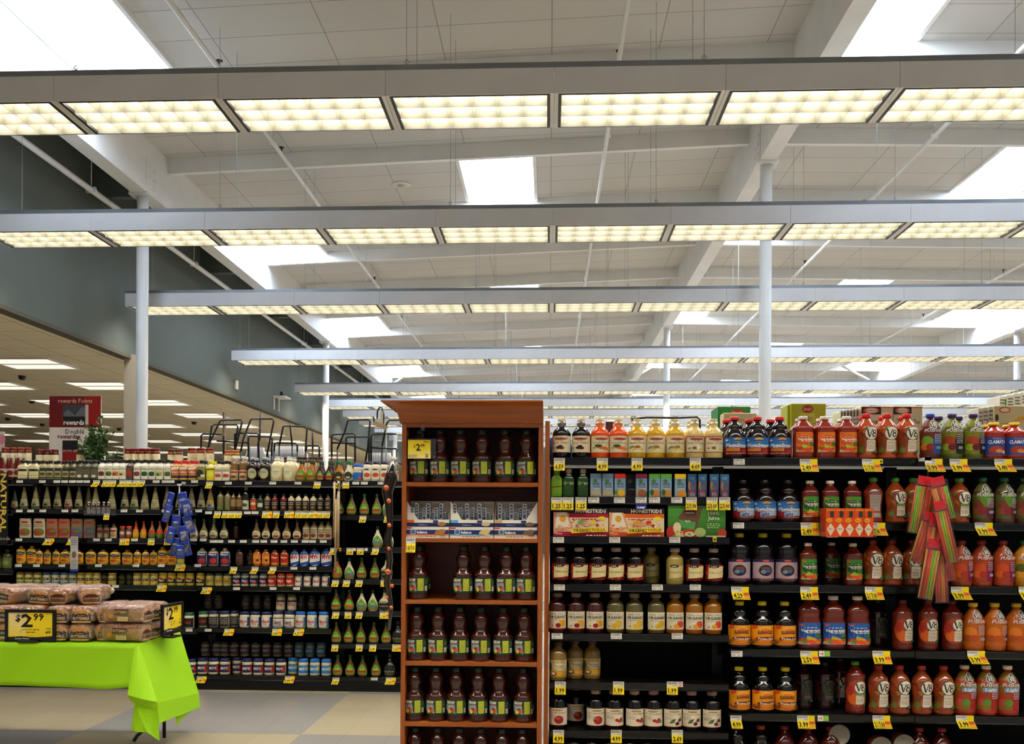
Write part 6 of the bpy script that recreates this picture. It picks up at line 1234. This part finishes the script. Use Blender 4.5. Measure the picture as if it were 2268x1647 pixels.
# dark strip of orange pumpkin packs hanging left of the wooden case
t = thing('halloween_strip', 'black hanging strip with orange pumpkin packs left of case', 'display', at(862, 1035, 7.6), 0)
pth = [(872, 1020), (866, 1060), (858, 1090), (862, 1120), (864, 1160), (858, 1200), (864, 1240), (857, 1290), (866, 1340), (862, 1395)]
b0 = Vector(t.location); m = MB()
wv = [10, 30, 26, 18, 14, 18, 14, 15, 10, 6]
m.tube([at(x, y, 7.6 + .02 * math.sin(i)) - b0 for i, (x, y) in enumerate(pth)], [w / (F / 7.6) / 2 for w in wv], hx('#1f1410'), 10); m.build('strip_body', 'gloss', t)
for i, (x, y, r) in enumerate([(855, 1080, 6), (861, 1109, 5), (862, 1163, 4.5), (861, 1215, 4), (859, 1266, 6), (868, 1297, 4.5), (866, 1345, 4), (857, 1322, 3)]):
    m = MB(); p = at(x, y, 7.5) - b0; s = F / 7.5; R = r / s
    m.lathe([(-R, R * .3), (-R * .7, R * .8), (0, R * 1.05), (R * .7, R * .8), (R, R * .3)], hx('#d85a10'), 14, c=p); m.lathe([(R, R * .2), (R * 1.4, R * .12)], hx('#3a4a1c'), 8, c=p); m.build('pumpkin_pack', 'gloss', t)
m = MB(); m.tube([at(872, 1020, 7.6) - b0, Vector((at(876, 1010, YL).x, YL - .012, at(876, 1064, YL).z - .02)) - b0], .006, n=6); m.build('hook_wire', 'tube', t)
# ------------------------------------------------------------------ straws hanging on the right hand unit
YS = YR - .12
clip(2056, 1018, YS, 'clip_strip', 'clear hook with white block holding the drinking straws', .9, 'clear')
packs = [(2050, 1060, 2030, 1180, 40, 0), (2075, 1062, 2098, 1150, 38, 1), (2062, 1140, 2030, 1245, 34, 2), (2080, 1115, 2110, 1245, 30, 3), (2072, 1150, 2055, 1290, 30, 4), (2084, 1180, 2104, 1285, 26, 5), (2070, 1200, 2048, 1325, 32, 6), (2082, 1215, 2086, 1333, 28, 7)]
scols = ['#d85014', '#c8501c', '#d09a14', '#86c814', '#e06018', '#c03020', '#d8a42c', '#e0502c']
for i, (x0, y0, x1, y1, w, k) in enumerate(packs):
    Y = YS - .012 - .02 * ((i * 3) % 5); s = F / Y; a, b = at(x0, y0, Y), at(x1, y1, Y - .01)
    o = thing('straw_pack', 'hanging pack of neon drinking straws, %s of eight from top' % ORD[i], 'straws', a, 0, 'packs of neon drinking straws'); d = b - a; u = d.normalized(); side = Vector((0, 1, 0)).cross(u).normalized(); W = w / s
    st = MB(); n = 9
    for q in range(n):
        off = side * ((q - (n - 1) / 2) * W / n * .92) + Vector((0, .004 * (q % 2), 0))
        st.tube([u * .05 + off, d + off * 1.05], W / n * .46, hx(scols[(q // 2 + k * 3) % 8]), 7)
    st.build('straws', 'plastic', o)
    hd = MB(); hd.obox(u * .012, side * (W / 2 * .8), Vector((0, .003, 0)), u * .028, hx('#d81f2c')); hd.build('header_card', 'print', o)
    pk = MB(); pk.obox(d * .52, side * (W / 2 * 1.06), Vector((0, .012, 0)), d * .50); pk.build('wrapper', 'clear', o)
# ------------------------------------------------------------------ green table, bread and price signs
ZTB = .75
A = atz(306, 1425.5, ZTB); Bk = atz(412, 1398, ZTB)
Y0, Y1 = A.y, Bk.y
tbl = thing('folding_table', 'folding table with black tube legs under the lime cloth', 'table', (0, 0, 0))
m = MB(); m.rbox(-5.4, Y0 + .015, ZTB - .035, A.x - .01, Y1 - .015, ZTB - .006, .006, hx('#8a857c')); m.build('table_top', 'plastic', tbl)
for px, yy in ((296, Y0 + .1), (364, Y1 - .18)):
    x = A.x - .20 if yy < Y0 + .2 else A.x - .12
    m = MB(); 
    if yy < Y0 + .2: pts = [(A.x - .12, yy, ZTB - .04), (A.x - .12, yy, .25), (A.x - .10, yy, .12), (A.x - .15, yy, .06), (A.x - .18, yy, 0.012)]
    else: pts = [(A.x + .0, yy, ZTB - .04), (A.x + .0, yy, 0.012)]
    a = atz(296, 1645, 0); b = atz(364, 1637, 0)
    if yy < Y0 + .2: pts = [(a.x + .07, a.y + .05, ZTB - .04), (a.x + .07, a.y + .04, .14), (a.x + .055, a.y + .03, .085), (a.x + .02, a.y + .01, .05), (a.x, a.y, .013)]
    else: pts = [(b.x - .01, b.y, ZTB - .04), (b.x, b.y, .013)]
    m.tube(pts, .013, (.03, .03, .03), 10); m.build('leg', 'tube', tbl)
for x in (-5.25,):
    for yy in (Y0 + .1, Y1 - .1): m = MB(); m.tube([(x, yy, ZTB - .04), (x, yy, .013)], .013, (.03, .03, .03), 10); m.build('leg', 'tube', tbl)
# cloth: top sheet, front skirt, side skirt and hanging corner folds in one mesh
m = MB()
NX = 60; xL = -5.45
V = []; Fc = []
for i in range(NX + 1):
    x = xL + (A.x - xL) * i / NX
    V += [(x, Y0, ZTB), (x, Y1, ZTB)]
for i in range(NX): Fc.append((2 * i, 2 * i + 2, 2 * i + 3, 2 * i + 1))
m.add(V, Fc, (.8, .8, .8))
V = []; Fc = []; NZ = 8; zlow = at(150, 1524, Y0 - .03).z
for i in range(NX + 1):
    x = xL + (A.x - xL) * i / NX; f = max(0, 1 - (A.x - x) / .25)
    for j in range(NZ + 1):
        t = j / NZ; z = ZTB + (zlow + .012 * math.sin(x * 3.1) + .03 * f - ZTB) * t
        V.append((x, Y0 - .004 - t * (.028 + .022 * math.sin(x * 4.2 + 1.2 * t) + .012 * math.sin(x * 11 + t * 2)) , z))
for i in range(NX):
    for j in range(NZ): a = i * (NZ + 1) + j; Fc.append((a, a + 1, a + NZ + 2, a + NZ + 1))
m.add(V, Fc, (.8, .8, .8), True)
def quadgrid(P, nu=8, nv=10, bul=0, smooth=False):
    a, b, c, d = P; V = []; Fc = []
    for i in range(nu + 1):
        for j in range(nv + 1):
            s, t = i / nu, j / nv; p = a * (1 - s) * (1 - t) + b * s * (1 - t) + c * s * t + d * (1 - s) * t
            p = p + Vector((0, -bul * math.sin(math.pi * s) * t + .002 * math.sin(9 * s + 5 * t), 0)); V.append(p)
    for i in range(nu):
        for j in range(nv): q = i * (nv + 1) + j; Fc.append((q, q + 1, q + nv + 2, q + nv + 1))
    m.add(V, Fc, (.8, .8, .8), smooth)
ya, yb = Y0, Y1
Pf = lambda px, py, Y: at(px, py, Y)
# side skirt
quadgrid([Vector((A.x, Y0, ZTB)), Vector((A.x, Y1, ZTB)), Pf(440, 1535, yb + .05), Pf(348, 1556, ya - .04)], 10, 8, .03)
quadgrid([Pf(348, 1556, ya - .04), Pf(440, 1535, yb + .05), Pf(443, 1566, yb + .06), Pf(353, 1601, ya - .05)], 10, 4)
quadgrid([Pf(389, 1584, ya + .34), Pf(443, 1566, yb + .06), Pf(425, 1571, yb - .05), Pf(390, 1606, ya + .33)], 6, 4)
# corner fold
quadgrid([Vector((A.x - .02, Y0 - .006, ZTB - .002)), Vector((A.x + .012, Y0 - .002, ZTB - .004)), Pf(348, 1554, ya - .20), Pf(283, 1538, ya - .16)], 8, 8, .02)
quadgrid([Pf(283, 1538, ya - .16), Pf(348, 1554, ya - .20), Pf(350, 1572, ya - .19), Pf(293, 1555, ya - .13)], 6, 3)
quadgrid([Pf(298, 1556, ya - .10), Pf(350, 1566, ya - .19), Pf(353, 1640, ya - .20), Pf(326, 1621, ya - .22)], 6, 6)
quadgrid([Pf(298, 1556, ya - .09), Pf(330, 1590, ya - .15), Pf(328, 1621, ya - .18), Pf(291, 1617, ya - .09)], 6, 6, .02)
o = m.build('tablecloth', 'green_cloth'); tag(o, 'lime green cloth draped over the bread table', 'tablecloth')
sm = o.modifiers.new('Solidify', 'SOLIDIFY'); sm.thickness = .0025; sm.offset = 0
# loaves
def loaf_meshes(W, H, Ln, kind):
    def S(th, v):  # cross-section: flat bottom, mushroom top
        x = math.copysign(abs(math.cos(th)) ** .55, math.cos(th)); z = math.copysign(abs(math.sin(th)) ** .6, math.sin(th))
        sh = 1 if z > 0 else .9
        return x * W / 2 * sh, H / 2 + z * H / 2
    m = MB(); V = []; Fc = []; n = 22; ks = [0, .012, .05, .3, .6, .88, .95, .985, 1]
    rs = [.86, .95, .99, 1, 1, .98, .86, .6, .2]
    for k, r in zip(ks, rs):
        for i in range(n):
            x, z = S(2 * math.pi * i / n, 0); V.append((x * r * (1 + .02 * math.sin(i * 5 + k * 20)), (k - .5) * Ln, H / 2 + (z - H / 2) * r + .004 * math.sin(k * 25)))
    cl = []
    for k in range(len(ks) - 1):
        for i in range(n):
            Fc.append((k * n + i, k * n + (i + 1) % n, (k + 1) * n + (i + 1) % n, (k + 1) * n + i))
            a = 2 * math.pi * (i + .5) / n; cl.append(hx('#9c5a18') if math.sin(a) > .35 else hx('#b8822c'))
    Fc.append(tuple(range(n - 1, -1, -1))); cl.append(hx('#c8862c')); Fc.append(tuple((len(ks) - 1) * n + i for i in range(n))); cl.append(hx('#c8862c'))
    m.add(V, Fc, cl, True); body = m.mesh('loaf_body', 'wrap')
    q = MB()
    if kind == 0: draw(q, plane_S(-W * .41, H * .04, W * .82, H * .8, -Ln / 2 - .0015), [('p', [(.0, .05), (.0, .62), (.1, .78), (.16, .62), (.34, .7), (.5, .92), (.66, .7), (.84, .62), (.9, .78), (1, .62), (1, .05)], '#1f1a24'), ('e', .5, .84, .2, .15, '#d88a2c'), ('b', 'BUTTERMILK', .5, .36, .84, .2, '#d3b070'), ('t', 'Country', .5, .58, .4, .1, '#cdb98c'), ('r', .02, .06, .98, .16, '#d8a44c')], W * .82, H * .8, 1)
    elif kind == 1: draw(q, plane_S(-W * .34, H * .1, W * .68, H * .6, -Ln / 2 - .0015), [('r', 0, 0, 1, .8, '#6a3a1c'), ('e', .5, .7, .4, .24, '#4a2414'), ('t', 'HONEY WHEAT', .5, .5, .8, .16, '#e0b46c'), ('r', 0, 0, 1, .1, '#d8a44c')], W * .68, H * .6, 1)
    else: draw(q, plane_S(-W * .34, H * .15, W * .68, H * .5, -Ln / 2 - .0015), [('r', 0, .3, 1, 1, '#26322c'), ('t', 'WHEAT', .5, .65, .7, .3, '#c8c0a0'), ('r', .1, 0, .9, .2, '#c8b078')], W * .68, H * .5, 1)
    if W < .16:
        SS = lambda u, v, l: (-W / 2 - .004 - l, (.5 - u) * Ln * .7, H * .12 + v * H * .72)
        draw(q, SS, [('r', .3, .5, .78, .92, '#5a3a1c'), ('t', 'BUTTERMILK', .54, .71, .42, .2, '#d3b070'), ('r', .42, .02, .76, .36, '#d8c07c'), ('l', .44, .06, .74, .32, 3, '#8a7038'), ('e', .2, .4, .08, .16, '#c8842c')], Ln * .7, H * .72, 1)
    lab = q.mesh('loaf_label', 'print')
    g = MB(); g.lathe([(0, .02), (.02, .009), (.035, .012), (.06, .045), (.07, .05)], hx('#c8b4a0'), 14, 2, .6); tail = g.mesh('bag_tail', 'wrap')
    e = MB(); V = []; Fc = []; rnd = random.Random(kind + 5); ks2 = [-.035, 0, .06, .16, .28, .4, .52, .64, .76, .88, .97, 1.03]; rr = [.5, 1.0, 1.05, 1.04, 1.04, 1.04, 1.04, 1.04, 1.04, 1.03, .8, .3]; n = 30
    for k, r in zip(ks2, rr):
        for i in range(n):
            x, z = S(2 * math.pi * i / n, 0); j = r + rnd.uniform(-.015, .045); V.append((x * j, (k - .5) * Ln + rnd.uniform(-.006, .006), max(.0005, H / 2 + (z - H / 2) * j)))
    for k in range(len(ks2) - 1):
        for i in range(n): Fc.append((k * n + i, k * n + (i + 1) % n, (k + 1) * n + (i + 1) % n, (k + 1) * n + i))
    e.add(V, Fc); bagm = e.mesh('plastic_bag', 'film')
    return body, lab, tail, bagm
LM = [loaf_meshes(.165, .118, .30, k) for k in range(3)]
LW = [loaf_meshes(.15, .125, .32, k) for k in range(3)]
def loaf(x, y, z, rz, kind, label, roll=0, wide=0, s=1):
    o = thing('bread_loaf', label, 'bread', (x, y, z), rz, 'bagged loaves on the green table'); o.scale = (s, s, s); o.rotation_euler = (0, roll, rz)
    b, l, t, e = (LW if wide else LM)[kind]; link('loaf_body', b, o); link('plastic_bag', e, o); link('loaf_label', l, o); q = link('bag_tail', t, o, (0, .15, .06)); q.rotation_euler = (-math.pi / 2, 0, 0)
zz0 = ZTB + .004; yl = Y0 + .20
fx = [atz(px, 1420, ZTB).x for px in (-40, 15, 72, 130, 184, 232)]
k = 0
for lay in range(2):
    for i, x in enumerate(fx):
        x2 = at([-40, 15, 72, 134, 186, 234][i], 1400, yl - .1).x
        loaf(x2 + (.004 if lay else 0), yl - (.01 if i != 5 else -.03) + lay * .01, zz0 + lay * .121, (i == 5) * .08 + random.uniform(-.03, .03), [1, 2, 1, 0, 0, 1][i], 'bagged buttermilk loaf, %s from left in %s layer of the front row' % (ORD[i], ['bottom', 'second'][lay]))
xr_ = at(283, 1400, yl).x
for lay in range(2):
    loaf(xr_ + .015 + lay * .01, Y0 + .12, zz0 + lay * .128, math.pi / 2 - .12, 1, 'bagged loaf lying sideways at the right corner, %s one' % ['lower', 'upper'][lay], wide=1, s=1)
    loaf(xr_ + .015, Y0 + .28, zz0 + lay * .128, math.pi / 2 - .2, 0, 'bagged loaf lying sideways behind the corner loaves, %s one' % ['lower', 'upper'][lay], wide=1, s=.98)
    loaf(xr_ + .02, Y0 + .44, zz0 + lay * .128, math.pi / 2 - .3, 0, 'bagged loaf farthest back by the right price sign, %s one' % ['lower', 'upper'][lay], wide=1, s=.96)
yb_ = Y0 + .50
for lay in range(3):
    for i, px in enumerate([-20, 35, 90, 146, 200, 250]):
        if i == 5 and lay == 2: continue
        x = at(px + lay * 3, 1380, yb_).x
        loaf(x, yb_ + (i % 2) * .015 - .0, zz0 + lay * .121, random.uniform(-.12, .12), [2, 1, 2, 1, 0, 2][i], 'bagged loaf, %s from left in %s layer of the back row' % (ORD[i], ['bottom', 'middle', 'top'][lay]), s=.99)
ym = Y0 + .24
for i, (px, kd, rz, rl) in enumerate([(-10, 2, .3, .1), (38, 2, -.5, .1), (92, 0, .7, .1), (150, 1, .0, 0), (196, 1, 1.1, .0)]):
    p = at(px, 1335, ym + .04); loaf(p.x, ym + .05, zz0 + .243, rz * .5, kd, 'bagged loaf tumbled on top of the front row, %s from left' % ORD[i], rl, s=.96)
# price signs
def price_sign(px0, py0, px1, py1, Y, rz, label, big):
    a, b = at(px0, py0, Y), at(px1, py1, Y); W = (b.x - a.x) if big else .32; H = a.z - b.z
    t = thing('price_sign', label, 'sign', ((a.x + b.x) / 2, Y, ZTB + .004), rz)
    zb = b.z - (ZTB + .004); fr_ = .09 * H
    m = MB(); m.box(-W / 2, 0, zb, -W / 2 + fr_, .018, zb + H); m.box(W / 2 - fr_, 0, zb, W / 2, .018, zb + H); m.box(-W / 2 + fr_, 0, zb, W / 2 - fr_, .018, zb + fr_); m.box(-W / 2 + fr_, 0, zb + H - fr_, W / 2 - fr_, .018, zb + H); m.box(-W / 2 + fr_, .012, zb + fr_, W / 2 - fr_, .018, zb + H - fr_); m.build('frame', 'black', t)
    m = MB(); w, h = W - 2 * fr_, H - 2 * fr_; m.box(-w / 2, .009, zb + fr_, w / 2, .0118, zb + H - fr_, hx('#f0cf1c'))
    draw(m, plane_S(-w / 2, zb + fr_, w, h, .009), [('g', 0, .0, .4, 1, '#f0d024', '#f0dca0'), ('r', .4, 0, 1, 1, '#f2d41c'), ('r', .4, .0, 1, .3, '#efcf20'), ('b', '$', .22, .80, .12, .24, '#14120c'), ('b', '2', .42, .71, .26, .46, '#14120c'), ('b', '99', .68, .84, .24, .24, '#14120c'), ('t', 'COUNTRY OVEN HOMESTYLE', .5, .37, .4, .05, '#4a3a10'), ('t', 'HAMBURGER', .5, .28, .2, .05, '#4a3a10'), ('t', 'SAVE', .9, .42, .12, .05, '#1f1a10'), ('b', '60', .9, .29, .12, .09, '#14120c'), ('r', 0, 0, 1, .10, '#23201c'), ('p', [(0, .1), (.3, .13), (.6, .09), (1, .15), (1, .1)], '#23201c'), ('b', 'Lower Prices', .32, .05, .32, .06, '#e8e4d8', .2)], w, h, 1)
    m.build('price_card', 'print', t)
    m = MB(); m.box(-.012, .004, .01, .012, .016, zb); m.rbox(-.07, -.035, 0, .07, .05, .01, .003); m.build('stand', 'black', t)
price_sign(10.5, 1349, 122, 1424, Y0 + .02, 0, 'black framed 2.99 sign on the front edge of green table', 1)
price_sign(362, 1335, 406.5, 1403, Y0 + .36, 1.5, 'black framed 2.99 sign at the right end of green table', 0)
# ------------------------------------------------------------------ wire racks, coolers, sign and plant beyond the far wall
YK = YL + .72; cr = lambda P: [at(440 + x / 3.743, 860 + y / 3.743, YK) for x, y in P]
racks = [('leftmost wire rack with tall black hoops', [[(85, 480), (92, 420), (110, 310), (125, 300), (315, 300), (325, 320), (300, 480)], [(75, 500), (100, 430), (175, 275), (195, 260), (355, 260), (360, 280), (290, 560)], [(20, 520), (22, 390), (35, 378), (195, 378), (208, 395), (208, 540)], [(150, 435), (420, 450)]], [(150, 405), (150, 560)]),
         ('second wire rack with the tallest hoop', [[(350, 520), (370, 420), (430, 265), (445, 250), (615, 252), (622, 275), (565, 560)], [(300, 500), (300, 380), (312, 370), (485, 372), (498, 385), (498, 620)], [(412, 600), (412, 405), (425, 395), (598, 400), (610, 415), (605, 560)], [(510, 190), (505, 420), (490, 470)]], None),
         ('wire rack behind the white foam coolers', [[(668, 470), (700, 320), (715, 308), (885, 318), (898, 335), (885, 520)], [(625, 520), (630, 460), (645, 450), (800, 455), (818, 470), (818, 520)], [(755, 285), (775, 470)]], None),
         ('low wire rack left of the far column', [[(890, 520), (895, 480), (910, 472), (990, 475), (1000, 490), (1000, 600)], [(943, 355), (945, 500)]], None),
         ('wire rack right of the far column', [[(1103, 560), (1103, 395), (1115, 380), (1280, 372), (1297, 385), (1297, 600)], [(1150, 500), (1210, 360), (1235, 275), (1250, 260), (1410, 258), (1422, 275), (1400, 500), (1380, 620)], [(1222, 600), (1222, 415), (1235, 402), (1400, 400), (1413, 415), (1413, 620)], [(1103, 450), (1297, 455)]], None),
         ('wire rack half hidden by the wooden case', [[(1430, 600), (1430, 395), (1445, 378), (1600, 375), (1640, 380)], [(1520, 480), (1560, 290), (1580, 262), (1660, 262)], [(1430, 490), (1640, 500)]], None)]
for i, (lb, ps, _) in enumerate(racks):
    x0 = min(min(p[0] for p in P) for P in ps) ; x1 = max(max(p[0] for p in P) for P in ps)
    t = thing('wire_rack', lb, 'rack', (0, 0, 0), 0, None)
    for P in ps:
        m = MB(); pts = cr(P); 
        m.tube(pts, .0095, (.02, .02, .02), 7); m.build('hoop', 'tube', t)
    m = MB(); a = cr([(x0, 500)])[0]; b = cr([(min(x1, 1640), 500)])[0]; zb = LZb[0] + .006
    m.tube([(a.x, YK - .05, zb), (b.x, YK - .05, zb), (b.x, YK + .14, zb), (a.x, YK + .14, zb)], .006, (.02, .02, .02), 6, True)
    n = max(3, int((b.x - a.x) / .05))
    for q in range(n + 1): x = a.x + (b.x - a.x) * q / n; m.tube([(x, YK - .05, zb), (x, YK + .1, zb), (x, YK + .14, zb + .22)], .002, (.05, .05, .05), 4)
    for P in ps:
        for e in (P[0], P[-1]):
            p = cr([e])[0]
            if e[1] > 440: m.tube([p, (p.x, YK, zb)], .008, (.02, .02, .02), 6)
    m.build('wire_base', 'tube', t)
def cooler(px0, py0, px1, py1, lab, Y=YK + .2):
    a, b = at(px0, py0, Y), at(px1, py1, Y); zb = LZb[0]; W = b.x - a.x
    H = a.z - zb; Y -= 0; t = thing('foam_cooler', lab, 'cooler', ((a.x + b.x) / 2, YK + .155, zb), 0, 'white foam coolers')
    m = MB(); m.lathe([(0, W * .42), (H * .45, W * .46)], (.8, .8, .8), 28, 6, .22); m.build('cooler_body', 'styro', t)
    m = MB(); m.lathe([(H * .45, W * .5), (H * .78, W * .5), (H * .86, W * .44), (H, W * .40)], (.8, .8, .8), 28, 6, .22); m.build('cooler_lid', 'styro', t)
cooler(547, 992, 592, 1012, 'white foam cooler lid seen through the second rack')
cooler(600, 989, 684, 1012, 'wide white foam cooler left of the far column')
cooler(817, 1003, 872, 1018, 'low rounded white foam cooler by the wooden case')
# white machine-like fitting with a bow, far right
t = thing('hanging_display', 'black and white arched fitting above the dressing bay', 'display', (0, 0, 0)); m = MB()
m.tube(cr([(1480, 250), (1482, 190), (1500, 155), (1520, 160), (1535, 220), (1530, 300)]), .008, (.02, .02, .02), 7); m.tube(cr([(1450, 235), (1455, 280), (1490, 290)]), .01, (.02, .02, .02), 7); m.build('arch', 'tube', t)
m = MB(); a, b = cr([(1455, 285)])[0], cr([(1560, 330)])[0]; m.obox((a + b) / 2, (b - a) / 2, (0, .03, 0), Vector((.01, 0, .018)), hx('#b59a6c')); m.build('wooden_bar', 'print', t)
m = MB(); a, b = cr([(1505, 190)])[0], cr([(1530, 310)])[0]; m.box(a.x, YK - .01, b.z, b.x, YK + .01, a.z, hx('#cdc8b8')); m.build('white_plate', 'print', t)
m = MB(); m.tube([cr([(1555, 330)])[0], (cr([(1555, 330)])[0].x, YK, LZb[0] + .003)], .008, hx('#b8b8bc'), 7); 
for q in range(5): a = cr([(1448, 330 + q * 34)])[0]; b = cr([(1560, 330 + q * 34)])[0]; m.tube([a, b], .003, hx('#8a8c90'), 5)
for q in range(6): a = cr([(1450 + q * 21, 325)])[0]; m.tube([a, (a.x, YK, LZb[0] + .003)], .002, hx('#8a8c90'), 4)
m.build('wire_panel', 'plastic', t)
# rewards sign
a, b = at(109.5, 877, YL + .8), at(223, 1012, YL + .8)
ts = thing('standing_sign', 'tall red and white rewards points sign behind dressings', 'sign', ((a.x + b.x) / 2, YL + .8, LZa[0])); W = b.x - a.x; H = a.z - LZa[0]; hv = H
m = MB(); m.box(-W / 2, 0, 0, W / 2, .012, H, hx('#d8d2cc')); 
vz = lambda py: (at(166, py, YL + .8).z - LZa[0]) / H
ops = [('r', 0, vz(946), 1, 1, '#6d0c10'), ('r', .68, vz(946), 1, 1, '#94120f'), ('t', 'rewards Points', .5, vz(887), .66, .05, '#d8b4a8'), ('r', .26, vz(942), .70, vz(897), '#3a3f44'), ('p', [(.28, vz(915)), (.36, vz(906)), (.5, vz(920)), (.62, vz(902)), (.7, vz(900)), (.70, vz(930)), (.28, vz(930))], '#5d6468'), ('r', .27, vz(942), .70, vz(922), '#17181a'), ('r', .70, vz(940), .76, vz(896), '#cdb8b4'), ('b', 'rewards', .48, vz(935), .40, .055, '#e8e2dc'), ('t', 'Double', .5, vz(955), .36, .055, '#2a1f20'), ('b', 'rewards', .36, vz(966), .38, .05, '#6a1418'), ('r', .26, 0, .56, vz(975), '#16161a'), ('r', .26, 0, .56, vz(997), '#8c1418'), ('t', 'BUY TWO GET', .41, vz(998), .26, .025, '#d8c8c4')]
draw(m, plane_S(-W / 2, 0, W, H, 0), ops, W, H, 1); m.build('sign_board', 'print', ts)
m = MB(); m.box(-W / 2, .013, 0, -W / 2 + .02, .08, .01); m.box(W / 2 - .02, .013, 0, W / 2, .08, .01); m.build('sign_foot', 'black', ts)
# plant
pp = at(212, 960, YL + .55); pl = thing('potted_plant', 'green leafy potted plant in front of the red sign', 'plant', (pp.x + .02, YL + .54, LZa[0]))
m = MB(); m.lathe([(0, .04), (.07, .055), (.075, .055)], hx('#5d3a24'), 16); m.build('pot', 'plastic', pl)
lf = MB(); stm = MB(); rnd = random.Random(3)
for k in range(46):
    aa = rnd.uniform(0, 2 * math.pi); rr = rnd.uniform(.02, .22); hh = rnd.uniform(.2, .56) * (1 - rr * 1.1); tx = math.cos(aa) * rr - .02; tyy = math.sin(aa) * rr * .3
    if k < 4: tx, hh = [-.22, -.17, .02, .19][k], [.38, .3, .56, .22][k]
    p0 = Vector((0, 0, .07)); p1 = Vector((tx * .5, tyy * .5, .07 + hh * .7)); p2 = Vector((tx, tyy, .07 + hh)); stm.tube([p0, p1, p2], .0025, hx('#3a4a24'), 5)
    for q in range(17):
        t_ = .2 + .8 * q / 16; c = p0.lerp(p1, t_ * 2) if t_ < .5 else p1.lerp(p2, t_ * 2 - 1)
        d = Vector((rnd.uniform(-1, 1), rnd.uniform(-.6, .6), rnd.uniform(-.5, .9))).normalized(); s = Vector((rnd.uniform(-1, 1), rnd.uniform(-1, 1), rnd.uniform(-1, 1))).cross(d).normalized(); l = rnd.uniform(.03, .055)
        nrm = d.cross(s) * .003
        g = hx(rnd.choice(['#3a5a30', '#4f6f40', '#2c4a26', '#5f7f4c', '#86986c']))
        lf.add([c, c + d * l * .5 + s * l * .42 + nrm, c + d * l, c + d * l * .5 - s * l * .42 + nrm, c + d * l * .5 - nrm], [(0, 4, 1), (1, 4, 2), (2, 4, 3), (3, 4, 0)], g)
stm.build('stems', 'matte', pl); lf.build('foliage', 'matte', pl)
flat_sign('poster', 'sign', 'pale poster edge with pink mark at the left edge', -20, 955, 9, 1000, YL + .7, '#d8cfc4', [('e', .8, .6, .3, .25, '#d88ca0')]).location.z -= .0
print('placed', CNT[0])
